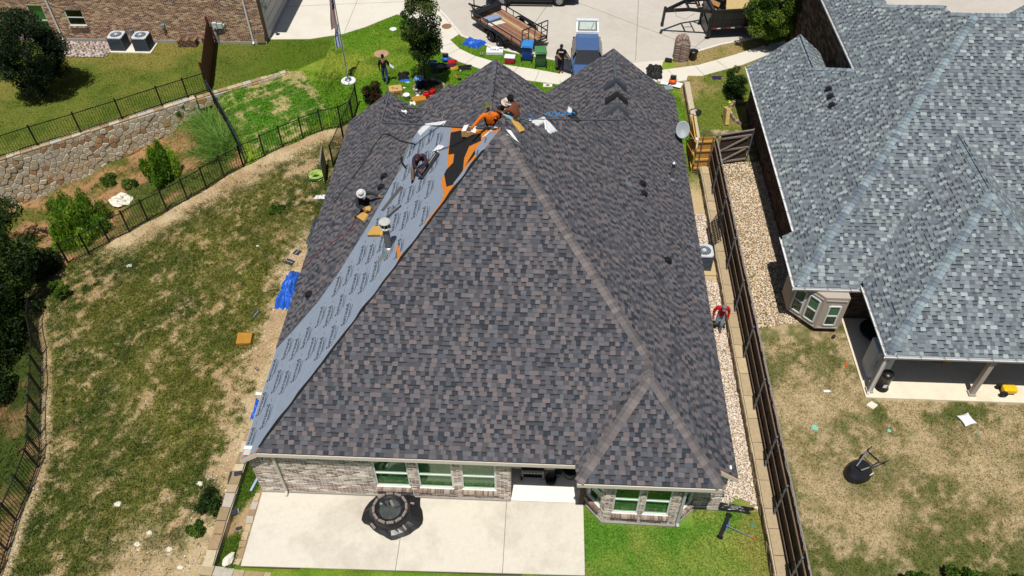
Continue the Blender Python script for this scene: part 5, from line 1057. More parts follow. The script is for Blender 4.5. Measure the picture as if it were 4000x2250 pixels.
# dump trailer with gooseneck (body runs along +x)
t = T('dump_trailer', 'black gooseneck dump trailer loaded with boards and debris', 'trailer', (12, 45.6, -.1)); x0, x1, y0, y1 = 9.55, 14.6, 45.25, 47.25; zb, zt = .62, 1.75
bd = MB(); T_ = .06
bd.box(((x0+x1)/2, y0, (zb+zt)/2), (x1-x0, T_, zt-zb)); bd.box(((x0+x1)/2, y1, (zb+zt)/2), (x1-x0, T_, zt-zb)); bd.box((x0, (y0+y1)/2, (zb+zt+.1)/2), (T_, y1-y0-.1, zt-zb+.1)); bd.box((x1, (y0+y1)/2, (zb+zt)/2), (T_, y1-y0-.1, zt-zb)); bd.box(((x0+x1)/2, (y0+y1)/2, zb+.02), (x1-x0-.1, y1-y0-.1, .05))
bd.build('bed', m_blk, t)
rb = MB()
for x in np.arange(x0+.05, x1, .62): rb.box((x, y0-.05, (zb+zt)/2), (.05, .05, zt-zb-.05))
rb.box(((x0+x1)/2, y0-.05, zt-.02), (x1-x0, .08, .08)); rb.box(((x0+x1)/2, y0-.045, 1.2), (x1-x0, .03, .03)); rb.box(((x0+x1)/2, y0-.06, zb), (x1-x0+.1, .1, .12)); rb.build('side_rib', M('black_satin', (.02, .02, .022), r=.4, spec=.5), t)
ch = MB(); ch.box((12.1, 45.75, .42), (5.2, .1, .22)); ch.box((12.1, 46.75, .42), (5.2, .1, .22)); ch.box((9.5, 46.25, .85), (.12, 1.9, 1.5)); ch.box((9.5, 45.3, .9), (.16, .14, 1.6)); ch.build('chassis', m_blk, t)
gn = MB(); tip = Vector((6.85, 46.1, 1.42))
for y in (45.45, 47.05): gn.beam((9.5, y, 1.55), (8.2, y+(46.25-y)*.35, 1.62), .12, .18); gn.beam((8.2, y+(46.25-y)*.35, 1.62), tip, .12, .18)
gn.beam((8.2, 45.72, 1.62), (8.2, 46.78, 1.62), .1, .12); gn.beam((8.75, 45.6, 1.68), (8.75, 46.9, 1.68), .08, .1); gn.beam((8.75, 46.25, 1.7), (8.2, 46.25, 1.74), .06, .08); gn.beam((9.5, 45.7, .5), (9.0, 45.62, 1.6), .08, .1); gn.beam((9.5, 46.8, .5), (9.0, 46.88, 1.6), .08, .1)
gn.beam(tip+Vector((0, 0, .25)), tip+Vector((-.06, -.02, -.75)), .12, .12); gn.box(tip+Vector((-.07, -.02, -.85)), (.16, .16, .22)); gn.build('gooseneck', m_blk, t)
jk = MB()
for y in (45.35, 47.1): jk.box((9.42, y, .55), (.09, .09, 1.3)); jk.box((9.42, y, -.06), (.22, .22, .04))
jk.build('jack_leg', m_blk, t)
m_red = M('red_reflector', S(206, 30, 34, .8), r=.4); m_wh = M('white_reflector', S(236, 236, 236, .8), r=.4); rf = MB()
for i, x in enumerate((9.75, 9.98, 10.6, 10.83, 11.45, 11.68, 12.3, 12.53)): rf.box((x, y0-.115, zb+.0), (.22, .01, .06), m=i % 2)
for i, (x, f_) in enumerate(((7.6, .4), (7.85, .45), (8.6, .85), (8.8, .9))): rf.box((x, 45.62-.33*(1-f_)*-1-.02 if False else 45.62+(8.2-x)*.18 if x < 8.2 else 45.62-(x-8.2)*.13, 1.86), (.22, .03, .012), m=i % 2)
rf.build('reflector', [m_red, m_wh], t)
for x in (12.25, 13.1): wheel(t, (x, 45.35, .30), .40, .25, (0, 1), m_alu); wheel(t, (x, 47.15, .30), .40, .25, (0, 1), m_alu)
mb = MB()
for k in range(10):
    a0, a1 = math.pi*k/10, math.pi*(k+1)/10; q = lambda a_: (12.67-.98*math.cos(a_), .36+.44*math.sin(a_)**.6); p0, p1 = q(a0), q(a1); mb.add([(p0[0], 45.2, p0[1]), (p1[0], 45.2, p1[1]), (p1[0], 45.55, p1[1]), (p0[0], 45.55, p0[1])], [(0, 1, 2, 3)])
mb.build('mudguard', M('grey_guard', S(110, 104, 100, .7), r=.6, var=.2), t)
MB().tube([(7.3, 45.85, 1.7), (7.5, 45.8, 1.2), (8.0, 45.65, 1.05), (8.5, 45.6, 1.4)], .012, 5).build('cable', m_galv, t)
t2 = T('plywood_sheet', 'pale plywood sheet standing on edge inside the dump trailer', 'plywood', (11.8, 46, 1)); MB().box((11.75, 45.95, 1.75), (2.6, .04, 1.15), rot=Matrix.Rotation(RAD(-24), 3, 'X')).build('sheet', M('plywood', S(232, 204, 146, .8), r=.75, var=.1, sc=4), t2)
t2 = T('debris_pile', 'heap of torn roofing debris inside the dump trailer', 'debris', (10.2, 46, .9))
for i in range(26): MB().box((random.uniform(9.75, 13.8), random.uniform(46.0, 47.1), random.uniform(.8, 1.5)), (random.uniform(.2, .7), random.uniform(.1, .4), .03), rot=Euler((random.uniform(-.7, .7), random.uniform(-.7, .7), random.uniform(0, 3))).to_matrix()).build('scrap', M('scrap_%d' % (i % 4), S(*[(60, 58, 62), (178, 132, 84), (220, 220, 220), (96, 84, 80)][i % 4]), r=.8, var=.2), t2)
for o_ in (bpy.data.objects[n_] for n_ in ('dump_trailer', 'plywood_sheet', 'debris_pile')):
    q_ = Matrix.Rotation(RAD(8), 3, 'Z')@(o_.location-Vector((12, 45.6, 0)))+Vector((11.92, 45.25, 0)); o_.location = q_; o_.rotation_euler.z = RAD(8)
# hatchback on the driveway, nose towards the house
def loft(mb, secs, m=0, caps_=True):
    o = len(mb.v); k = len(secs[0]); mb.v += [tuple(p) for s_ in secs for p in s_]
    for i in range(len(secs)-1):
        for j in range(k): mb.f.append([o+i*k+j, o+i*k+(j+1) % k, o+(i+1)*k+(j+1) % k, o+(i+1)*k+j]); mb.m.append(m); mb.c.append(None)
    if caps_: mb.f += [[o+j for j in reversed(range(k))], [o+(len(secs)-1)*k+j for j in range(k)]]; mb.m += [m, m]; mb.c += [None, None]
m_blue = M('metallic_blue', S(96, 128, 182, .75), r=.28, var=.06, sc=80, metal=.35, coat=.6); m_cglass = M('car_glass', (.012, .016, .02), r=.06, var=.2, spec=.8); m_cpale = M('pale_panel', S(222, 230, 236, .8), r=.35, coat=.3)
t = T('blue_hatchback', 'blue hatchback on the driveway with tailgate raised and front door open', 'car', (2.1, 40.6, .03)); CX, CY = 2.12, 40.75
def sec(y, w_, zs, tum=.0):
    z0_, zb_, zt_ = zs; return [(CX-w_*.92, y, z0_), (CX+w_*.92, y, z0_), (CX+w_, y, (z0_+zb_)/2), (CX+w_*.98, y, zb_), (CX+w_*(.9-tum), y, zt_), (CX-w_*(.9-tum), y, zt_), (CX-w_*.98, y, zb_), (CX-w_, y, (z0_+zb_)/2)]
mb = MB(); loft(mb, [sec(CY-2.1, .55, (.32, .55, .60)), sec(CY-1.95, .74, (.24, .62, .72)), sec(CY-1.2, .84, (.22, .78, .86)), sec(CY-.7, .86, (.22, .86, .95)), sec(CY+.6, .86, (.22, .90, .96)), sec(CY+1.6, .85, (.22, .90, .97)), sec(CY+1.95, .80, (.26, .86, .92)), sec(CY+2.02, .7, (.34, .75, .8))])
mb.build('body', m_blue, t, smooth=False, bevel=.04)
mb = MB(); zr = 1.42; loft(mb, [sec(CY-.35, .62, (.95, 1.36, 1.40)), sec(CY+.0, .68, (.95, 1.40, 1.445)), sec(CY+.9, .68, (.95, 1.42, 1.46)), sec(CY+1.45, .64, (.95, 1.40, 1.43))]); mb.build('roof', m_blue, t, bevel=.03)
def quad(pts, nm, mat, par=t, th=.012):
    mb = MB(); P3 = [Vector(p) for p in pts]; n = (P3[1]-P3[0]).cross(P3[2]-P3[0]).normalized(); k = len(P3); mb.add(P3+[p-n*th for p in P3], [tuple(range(k)), tuple(reversed(range(k, 2*k)))]+[(i, k+i, k+(i+1) % k, (i+1) % k) for i in range(k)]); return mb.build(nm, mat, par)
quad([(CX-.74, CY-1.02, .93), (CX+.74, CY-1.02, .93), (CX+.60, CY-.33, 1.40), (CX-.60, CY-.33, 1.40)], 'windscreen', m_cglass)
for s_ in (-1, 1):
    quad([(CX+s_*.845, CY-.7, .97), (CX+s_*.855, CY+1.25, .98), (CX+s_*.66, CY+1.2, 1.40), (CX+s_*.64, CY-.2, 1.38)][::s_], 'side_window', m_cglass)
    mb = MB(); mb.ell((CX+s_*1.0, CY-.62, 1.0), (.13, .08, .08), n=10); mb.build('mirror', m_blue, t, smooth=True)
    for y in (CY-1.3, CY+1.25): wheel(t, (CX+s_*.78, y, .31), .31, .2, (1, 0), m_alu)
    mb = MB().box((CX+s_*.55, CY-2.0, .62), (.3, .12, .12)); mb.build('headlight', M('lamp_lens', S(220, 224, 226, .8), r=.15), t, bevel=.02)
    mb = MB().box((CX+s_*.72, CY+1.93, .78), (.16, .1, .3)); mb.build('tail_light', M('red_lens', S(150, 20, 20, .7), r=.2), t, bevel=.02)
# raised tailgate, hinged at the roof's rear edge
hy, hz_ = CY+1.46, 1.47; dirv = Vector((0, math.cos(RAD(32)), math.sin(RAD(32)))); tg = lambda u, v, o=0.: Vector((CX+v, hy, hz_))+dirv*u+Vector((0, -dirv.z, dirv.y))*o
mb = MB()
for v in (-.60, .60): mb.beam(tg(.0, v), tg(.78, v*.98), .10, .05)
mb.beam(tg(.05, -.62), tg(.05, .62), .16, .05); mb.beam(tg(.80, -.64), tg(.80, .64), .24, .05); TG = mb.build('tailgate', m_cpale, t)
quad([tg(.12, -.56, .03), tg(.12, .56, .03), tg(.72, .52, .03), tg(.72, -.52, .03)], 'tailgate_surround', m_blk, TG, .01)
quad([tg(.18, -.46, .04), tg(.18, .46, .04), tg(.65, .44, .04), tg(.65, -.44, .04)], 'rear_window', M('pale_glass', S(196, 208, 200, .75), r=.1, spec=.6), TG, .008)
MB().beam(tg(.2, .2, .05), tg(.62, .38, .05), .02, .02).build('wiper', m_blk, TG)
# open front left door (image left)
dh = Vector((CX-.86, CY-.62, 0)); dd = Vector((-math.sin(RAD(62)), math.cos(RAD(62)), 0)); dq = lambda u, z: dh+dd*u+Vector((0, 0, z))
dr = quad([dq(0, .28), dq(1.0, .30), dq(1.05, .90), dq(0, .92)], 'door', M('dark_blue_paint', S(46, 62, 96, .6), r=.3, coat=.5), t, .08); quad([dq(.08, .94), dq(1.0, .93), dq(.75, 1.34), dq(.4, 1.34)], 'door_window', M('tinted_door_glass', S(150, 172, 160, .6), r=.08), dr, .01)
fm = MB()
for a_, b_ in ((dq(.05, .93), dq(.4, 1.36)), (dq(.4, 1.36), dq(.78, 1.36)), (dq(.78, 1.36), dq(1.02, .93))): fm.beam(a_, b_, .03, .03)
fm.build('door_frame', m_blk, dr)
# pickup cut by the top edge of the picture: its near rear wheel and bed side show
t = T('pickup_truck', 'dark pickup at the top edge of the street, only its lower side in view', 'pickup', (-.4, 49.6, -.1)); m_pk = M('dark_truck_paint', (.02, .02, .024), r=.25, coat=.5)
mb = MB(); mb.prism([(-4.2, 48.35), (1.5, 48.35), (1.7, 48.6), (1.7, 50.1), (-4.2, 50.1)], .32, 1.0); mb.prism([(-3.6, 48.5), (-.6, 48.5), (-.6, 50.0), (-3.6, 50.0)], 1.0, 1.75); mb.build('body', m_pk, t, bevel=.06)
MB().box((1.6, 49.3, .48), (.3, 1.7, .18)).build('bumper', m_alu, t, bevel=.04); MB().box((-1.4, 48.25, .3), (3.0, .18, .06)).build('running_board', m_blk, t)
for x in (.52, -3.1):
    for y in (48.42, 50.05): wheel(t, (x, y, .28), .38, .26, (0, 1), m_alu)
t = T('parked_truck', 'dark vehicle nose at the top right between the tree and grey roof', 'truck', (15.9, 48.5, -.1)); mb = MB().prism([(15.0, 48.3), (17, 48.3), (17, 50), (15.2, 50), (14.9, 49)], .25, .9); mb.build('body', m_pk, t, bevel=.1); wheel(t, (15.7, 48.4, .25), .36, .24, (0, 1), m_alu)
# air conditioners
m_acg = M('ac_cabinet', S(92, 104, 118, .65), r=.5, var=.08); m_act = M('ac_top', S(206, 214, 222, .8), r=.45, var=.05)
def ac(label, x, y, z, w_, h, group):
    t = T('air_conditioner', label, 'air conditioner', (x, y, z), group=group); c = M('ac_core', S(44, 50, 60, .6), r=.7)
    MB().box((x, y, z+h/2), (w_-.04, w_-.04, h-.04)).build('core', c, t); mb = MB()
    for k in range(10): mb.box((x, y, z+.08+k*(h-.16)/9), (w_, w_, .030))
    mb.build('louvre', m_acg, t); mb = MB()
    for sx in (-1, 1):
        for sy in (-1, 1): mb.box((x+sx*(w_/2-.02), y+sy*(w_/2-.02), z+h/2), (.05, .05, h))
    mb.build('corner_post', m_acg, t)
    mb = MB().lathe((x, y, z+h), [(w_*.38, .0), (w_*.40, .03), (w_*.47, .03), (w_*.62, .02), (w_*.66, -.04)], 32); mb.v = [(x+max(-w_/2-.01, min(w_/2+.01, a-x)), y+max(-w_/2-.01, min(w_/2+.01, b-y)), c_) for a, b, c_ in mb.v]; mb.build('top', m_act, t)
    mb = MB()
    for k in range(16): a = k*math.pi/8; mb.beam((x+.06*math.cos(a), y+.06*math.sin(a), z+h+.05), (x+w_*.4*math.cos(a), y+w_*.4*math.sin(a), z+h+.03), .008, .008)
    for rr_ in (.15, .26, .36): mb.tube([(x+w_*rr_*1.05*math.cos(a), y+w_*rr_*1.05*math.sin(a), z+h+.04) for a in np.linspace(0, 6.283, 20)], .005, 4)
    mb.lathe((x, y, z+h+.03), [(.09, 0), (.08, .04), (.001, .05)], 10); mb.build('grille', m_act, t); mb = MB()
    for k in range(4): a = k*math.pi/2+.5; mb.slab([(x+.04*math.cos(a), y+.04*math.sin(a), z+h-.10), (x+w_*.36*math.cos(a-.3), y+w_*.36*math.sin(a-.3), z+h-.12), (x+w_*.36*math.cos(a+.3), y+w_*.36*math.sin(a+.3), z+h-.07)], .01)
    mb.build('fan_blade', M('fan_grey', S(150, 158, 166, .7), r=.4), t)
ac('grey air conditioner on the concrete pad, left of the pair by the brick wall', -25.45, 42.1, .06, .85, .82, 'air conditioners by the brick wall'); ac('grey air conditioner on the concrete pad, right of the pair by the brick wall', -24.0, 42.1, .06, .85, .82, 'air conditioners by the brick wall')
struct(MB().prism([(-25.98, 41.55), (-23.45, 41.55), (-23.45, 42.7), (-25.98, 42.7)], -.1, .06).build('equipment_pad', m_conc))
ac('white-topped air conditioner in the gravel strip beside the right eave', 6.80, 25.0, .06, .74, .85, 'air conditioners'); struct(MB().prism([(6.3, 24.4), (7.42, 24.4), (7.42, 25.7), (6.3, 25.7)], -.1, .06).build('equipment_pad', M('tan_pad', S(206, 182, 140, .75), r=.9, var=.1)))
# ---------------------------------------------------------------- people
def hexm(name, *c, r=.85, var=.12, k=.62): return MATS[name] if name in MATS else M(name, S(*c, k), r=r, var=var, sc=14)
EDGES = [('pelvis', 'spine'), ('spine', 'chest'), ('chest', 'neck'), ('neck', 'skull')]+[(a+s_, b+s_) for s_ in 'LR' for a, b in (('sh', 'el'), ('el', 'wr'), ('wr', 'hand'), ('hip', 'kn'), ('kn', 'an'), ('an', 'toe'))]+[('chest', 'shL'), ('chest', 'shR'), ('pelvis', 'hipL'), ('pelvis', 'hipR')]
RADII = dict(pelvis=.158, spine=.152, chest=.172, neck=.062, skull=.062, sh=.095, el=.066, wr=.044, hand=.040, hip=.115, kn=.080, an=.054, toe=.048)
BONE_PART = dict(pelvis='legs', spine='torso', chest='torso', neck='skin', skull='skin', sh='torso', el='arm', wr='fore', hand='skin', hip='legs', kn='thigh', an='shin', toe='shoe')
STAND = dict(pelvis=(0, 0, .92), spine=(0, 0, 1.1), chest=(0, 0, 1.32), neck=(0, .0, 1.47), skull=(0, .02, 1.56), shL=(-.19, 0, 1.39), elL=(-.25, .0, 1.12), wrL=(-.26, .06, .88), hipL=(-.095, 0, .88), knL=(-.10, .02, .48), anL=(-.10, 0, .09), toeL=(-.11, .16, .04),
             shR=(.19, 0, 1.39), elR=(.25, .0, 1.12), wrR=(.26, .06, .88), hipR=(.095, 0, .88), knR=(.10, .02, .48), anR=(.10, 0, .09), toeR=(.11, .16, .04))
def person(label, loc, rz, pose, cloth, face=(0, 1, 0), group=None, size=1.):
    """cloth: material for torso / arm / fore / legs / thigh / shin / shoe / skin; the body is one skinned surface"""
    t = T('person', label, 'person', loc, rz, group); J = dict(STAND) if pose.get('_stand', False) else {}; J.update({k: v for k, v in pose.items() if not k.startswith('_')})
    J = {k: Vector(v)*size for k, v in J.items()}
    for s_ in 'LR':
        d = (J['wr'+s_]-J['el'+s_]).normalized(); J['hand'+s_] = J['wr'+s_]+d*.09
        if 'toe'+s_ not in J: J['toe'+s_] = J['an'+s_]+Vector(face)*.15+Vector((0, 0, -.03))
        J.setdefault('hip'+s_, J['pelvis']+Vector((-.09 if s_ == 'L' else .09, 0, -.04)))
    names = list(J); me = bpy.data.meshes.new('b'); me.from_pydata([J[n] for n in names], [(names.index(a), names.index(b)) for a, b in EDGES], []); ob = bpy.data.objects.new('b', me); COL.objects.link(ob)
    md = ob.modifiers.new('s', 'SKIN'); md.use_smooth_shade = True; md.branch_smoothing = .6
    for i, n in enumerate(names):
        r = RADII[n.rstrip('LR') if n[-1] in 'LR' else n]*size; sv = me.skin_vertices[0].data[i]; sv.radius = (r, r*(.8 if n in ('chest', 'spine', 'pelvis') else 1)); sv.use_root = n == 'pelvis'
    ob.modifiers.new('u', 'SUBSURF').levels = 1
    bpy.context.view_layer.update(); m2 = bpy.data.meshes.new_from_object(ob.evaluated_get(bpy.context.evaluated_depsgraph_get())); bpy.data.objects.remove(ob)
    mb = MB(); mats = []; mid = {}
    def mi(part):
        m_ = cloth.get(part) or cloth.get({'arm': 'torso', 'fore': 'arm', 'thigh': 'legs', 'shin': 'legs'}.get(part, 'skin')) or cloth['torso']
        if m_ not in mats: mats.append(m_)
        return mats.index(m_)
    segs = [(J[a], J[b], BONE_PART[b.rstrip('LR') if b[-1] in 'LR' else b]) for a, b in EDGES if not (a in ('pelvis', 'chest') and b[:2] in ('hi', 'sh'))]+[(J['chest'], J['shL'], 'torso'), (J['chest'], J['shR'], 'torso'), (J['pelvis'], J['hipL'], 'legs'), (J['pelvis'], J['hipR'], 'legs')]
    mb.v = [tuple(v.co) for v in m2.vertices]
    for p in m2.polygons:
        best, bp = 9, 'torso'
        for a, b, part in segs:
            d = b-a; k = max(0, min(1, (p.center-a).dot(d)/max(d.length_squared, 1e-9))); q = (p.center-a-d*k).length
            if q < best: best, bp = q, part
        mb.f.append(list(p.vertices)); mb.m.append(mi(bp)); mb.c.append(None)
    # head with face, and hands with five fingers, rooted in the same body mesh
    hd = (J['skull']-J['neck']).normalized(); F_ = Vector(face).normalized(); F_ = (F_-hd*F_.dot(hd)).normalized(); X_ = F_.cross(hd); B = Matrix((X_, F_, hd)).transposed(); hc = J['skull']+hd*.06+F_*.015; sk = mi('skin')
    mb.ell(hc, (.078, .098, .118), B, 12, sk); mb.ell(hc+B@Vector((0, .1, -.01)), (.014, .024, .022), B, 6, sk)
    dk_ = mi('_dark') if cloth.get('_dark') else sk
    for s_ in (-1, 1): mb.ell(hc+B@Vector((s_*.08, 0, -.005)), (.012, .025, .034), B, 6, sk); mb.ell(hc+B@Vector((s_*.032, .088, .012)), (.014, .008, .007), B, 6, dk_)
    mb.ell(hc+B@Vector((0, .086, -.058)), (.026, .01, .007), B, 6, dk_)
    for s_ in 'LR':
        w_, h_ = J['wr'+s_], J['hand'+s_]; d = (h_-w_).normalized(); up_ = Vector((0, 0, 1)); sd_ = d.cross(up_); sd_ = sd_.normalized() if sd_.length > .1 else Vector((1, 0, 0)); nn = sd_.cross(d)
        for k, l_ in enumerate((.075, .088, .082, .064)): r0 = h_+sd_*(-.027+.018*k); mb.tube([r0-d*.02, r0+d*l_*.5, r0+d*l_*.9-nn*.022], [.0095, .0085, .006], 5, sk)
        r0 = w_+d*.035+sd_*(-.03); mb.tube([r0, r0-sd_*.03+d*.025, r0-sd_*.035+d*.06-nn*.008], [.011, .010, .007], 5, sk)
    me = mb.mesh('body', mats, True); put('body', me, t); bpy.data.meshes.remove(m2)
    return t, hc, B
SK1, SK2, SK3 = hexm('skin_tan', 176, 122, 92), hexm('skin_brown', 134, 78, 56), hexm('skin_mid', 160, 108, 80)
BLK = hexm('black_cloth', 22, 22, 25); SHO = hexm('brown_boot', 120, 84, 56); SHB = hexm('black_shoe', 26, 24, 24); JEAN = hexm('blue_jean', 70, 98, 142); LJEAN = hexm('light_jean', 150, 172, 190); DRKE = hexm('dark_feature', 40, 26, 22)
def hat(t, hc, B, mat, brim=.15, crown=.1, nm='hat', cap=False, tilt=0.):
    mb = MB(); R_ = B@Matrix.Rotation(tilt, 3, 'X')
    if cap: mb.lathe(hc+R_@Vector((0, -.005, .03)), [(.098, -.01), (.095, .05), (.07, .09), (.001, .105)], 14, rot=R_); mb.slab([hc+R_@Vector(p) for p in ((-.075, .07, .03), (.075, .07, .03), (.06, .17, .015), (-.06, .17, .015))], .01)
    else: mb.lathe(hc+R_@Vector((0, 0, .035)), [(brim+.03, -.045), (brim, -.02), (.102, .0), (.098, .06), (.075, crown), (.001, crown+.01)], 18, rot=R_)
    return mb.build(nm, mat, t, world=False, smooth=True)
def hair(t, hc, B, mat, s_=1.08, seed=0, rough=.02, back=.0):
    mb = MB(); g = random.Random(seed); mb.ell(hc+B@Vector((0, -.015-back, .025)), (.085*s_, .098*s_, .11*s_), B, 14)
    mb.v = [tuple(Vector(v)+Vector((g.uniform(-rough, rough), g.uniform(-rough, rough), g.uniform(-rough, rough)))) for v in mb.v]
    keep = [i for i, f in enumerate(mb.f) if (B.transposed()@(Vector(mb.v[f[0]])-hc)).y < .055 or (B.transposed()@(Vector(mb.v[f[0]])-hc)).z > .07]; mb.f = [mb.f[i] for i in keep]; mb.m = [0]*len(keep); mb.c = [None]*len(keep)
    return mb.build('hair', mat, t, world=False, smooth=rough < .01)
# 1 hooded roofer bent over a bundle
zz = pl_z(-4.55); sl_ = lambda d: {k: (v[0], v[1], v[2]+.8*v[0]*(1 if k[:2] in ('an', 'to', 'kn') else .3)) for k, v in d.items()}
t, hc, B = person('roofer in dark purple hoodie and brown trousers crouching on the underlayment', (-4.55, 23.2, zz), 0, sl_(dict(pelvis=(-.05, .28, .36), spine=(-.05, .16, .52), chest=(-.03, -.02, .70), neck=(-.04, -.17, .80), skull=(-.05, -.26, .82), shL=(-.24, -.02, .68), elL=(-.22, -.28, .50), wrL=(-.0, -.46, .40), shR=(.19, -.02, .70), elR=(.25, -.28, .52), wrR=(.10, -.44, .40), knL=(-.30, -.16, .42), anL=(-.30, -.34, .07), toeL=(-.32, -.46, .03), knR=(.22, -.18, .28), anR=(.24, .22, .06), toeR=(.26, .34, .04))),
                dict(torso=hexm('purple_hoodie', 62, 50, 68), legs=hexm('brown_trouser', 134, 104, 74), shoe=SHB, skin=SK2, _dark=DRKE), (0, -.8, -.4))
mb = MB().ell(hc+Vector((0, .03, .02)), (.115, .13, .145), None, 14); mb.build('hood', hexm('purple_hoodie'), t, world=False, smooth=True)
# 2 kneeling roofer in a patterned bucket hat
t, hc, B = person('roofer in grey long-sleeve shirt and white patterned bucket hat kneeling with arm outstretched', (-7.05, 23.2, pl_z(-7.05)), 0, dict(pelvis=(-.06, .12, .38), spine=(.0, .08, .56), chest=(.08, .0, .76), neck=(.12, -.09, .90), skull=(.13, -.14, .97), shL=(-.06, -.17, .76), elL=(-.02, -.38, .54), wrL=(.20, -.46, .50), shR=(.20, .12, .80), elR=(.50, .02, .86), wrR=(.78, -.10, .84), hipL=(-.04, .02, .33), hipR=(-.02, .2, .36), knL=(.24, -.30, .30), anL=(-.12, -.34, .04), toeL=(-.24, -.34, .02), knR=(.32, .22, .36), anR=(-.06, .26, .06), toeR=(-.2, .28, .02)),
                dict(torso=hexm('charcoal_shirt', 52, 52, 58), legs=hexm('dark_jean', 48, 54, 66), shoe=SHO, skin=SK1, _dark=DRKE), (.5, -.8, -.3))
hat(t, hc, B, M('white_camo', S(222, 220, 222, .75), r=.9, var=.5, sc=22), .15, .12)
# 3 orange jacket on the ridge
t, hc, B = person('roofer in bright orange jacket and camouflage hat sitting on the ridge with his back turned', (-1.95, 22.95, 8.42), 0, dict(pelvis=(0, .05, .10), spine=(0, .03, .28), chest=(-.01, .0, .48), neck=(-.04, .03, .62), skull=(-.07, .06, .70), shL=(-.20, -.02, .50), elL=(-.40, -.10, .32), wrL=(-.58, -.22, .12), shR=(.19, .02, .50), elR=(.27, .14, .28), wrR=(.20, .34, .20), knL=(-.16, .42, .12), anL=(-.16, .78, -.30), knR=(.16, .42, .14), anR=(.18, .78, -.28)),
                dict(torso=hexm('orange_jacket', 250, 122, 14, k=.72), legs=hexm('dark_work_trouser', 44, 44, 50), shoe=SHB, skin=SK1, _dark=DRKE), (-.3, .9, 0))
hat(t, hc, B, M('green_camo', S(104, 112, 72, .65), r=.9, var=.5, sc=18), .17, .12)
# 4 shirtless roofer
t, hc, B = person('shirtless roofer with dark curly hair and pale blue shorts sitting on the ridge', (-1.12, 23.5, 8.22), 0, dict(pelvis=(0, 0, .16), spine=(.02, .02, .34), chest=(-.05, .08, .56), neck=(-.12, .12, .72), skull=(-.15, .15, .79), shL=(-.24, -.02, .56), elL=(-.40, .04, .34), wrL=(-.58, .14, .36), shR=(.12, .20, .58), elR=(-.1, .36, .40), wrR=(-.3, .36, .40), knL=(-.42, .02, .34), anL=(-.46, -.06, .04), toeL=(-.58, -.06, .02), knR=(-.36, .30, .36), anR=(-.44, .32, .0), toeR=(-.56, .34, -.02)),
                dict(torso=SK2, legs=hexm('pale_blue_shorts', 160, 200, 204), thigh=hexm('pale_blue_shorts'), shin=SK2, shoe=SHB, skin=SK2, _dark=DRKE), (-.8, .6, 0))
hair(t, hc, B, hexm('black_hair', 20, 18, 18), 1.25, 4, .022); MB().tube([hc+Vector((.10, -.08, -.16)), hc+Vector((-.02, -.12, -.15)), hc+Vector((-.12, -.06, -.17)), hc+Vector((-.15, .02, -.24))], .035, 7).build('towel', hexm('towel_grey', 206, 204, 208, k=.75), t, world=False, smooth=True)
# 5 roofer hidden behind him
t, hc, B = person('roofer in black shirt and cream sun hat mostly hidden behind the shirtless roofer', (-1.52, 24.1, 7.93), 0, dict(pelvis=(0, 0, .16), spine=(0, -.02, .34), chest=(.02, -.06, .56), neck=(.04, -.1, .70), skull=(.05, -.12, .77), shL=(-.17, -.06, .56), elL=(-.25, -.25, .4), wrL=(-.1, -.4, .35), shR=(.2, -.08, .56), elR=(.28, -.25, .4), wrR=(.15, -.4, .35), knL=(-.2, .35, .25), anL=(-.2, .5, -.25), knR=(.2, .35, .25), anR=(.2, .5, -.25)), dict(torso=BLK, legs=BLK, shoe=SHB, skin=SK3, _dark=DRKE), (.1, -.9, -.3))
hat(t, hc, B, hexm('cream_hat', 226, 206, 190, k=.75), .15, .13)
# 6 man in red on the gravel
P6 = dict(STAND, _stand=True); P6.update(chest=(0, .04, 1.30), neck=(0, .09, 1.44), skull=(0, .14, 1.52), elL=(-.28, -.02, 1.12), wrL=(-.27, .08, .88), elR=(.29, -.02, 1.12), wrR=(.29, .06, .86), knL=(-.10, .12, .50), anL=(-.10, .04, .10), toeL=(-.11, .2, .05), knR=(.09, .05, .50), anR=(.09, -.22, .14), toeR=(.10, -.08, .05))
t, hc, B = person('man in red long-sleeve shirt and grey cap walking on the gravel strip', (7.02, 21.32, .03), RAD(176), P6, dict(torso=hexm('red_shirt', 206, 22, 34, k=.7), legs=LJEAN, shoe=SHO, skin=SK1, _dark=DRKE), (0, .85, -.5))
hat(t, hc, B, hexm('grey_cap', 150, 136, 142), cap=True)
# 7 man in black walking up the lawn
P7 = dict(STAND, _stand=True); P7.update(elR=(.27, .06, 1.14), wrR=(.25, .22, .98), knL=(-.1, .1, .49), anL=(-.1, .1, .10), toeL=(-.11, .26, .04), knR=(.1, .0, .48), anR=(.1, -.18, .12), toeR=(.1, -.03, .04))
t, hc, B = person('man in black t-shirt and blue jeans walking away across the front lawn', (-9.1, 38.9, .02), RAD(4), P7, dict(torso=BLK, arm=BLK, fore=SK1, legs=JEAN, shoe=hexm('grey_shoe', 120, 118, 112), skin=SK1, _dark=DRKE)); hair(t, hc, B, hexm('black_hair'), 1.06, 2, .004)
pp = T('paper_sheet', 'white papers held by the man in black on the lawn', 'paper', (-8.78, 39.1, .95)); MB().slab([(-8.88, 39.02, 1.05), (-8.62, 39.08, .82), (-8.60, 39.26, .84), (-8.84, 39.22, 1.06)], .008).build('sheet', M('paper_white', S(214, 222, 244, .8), r=.8, var=.04), pp)
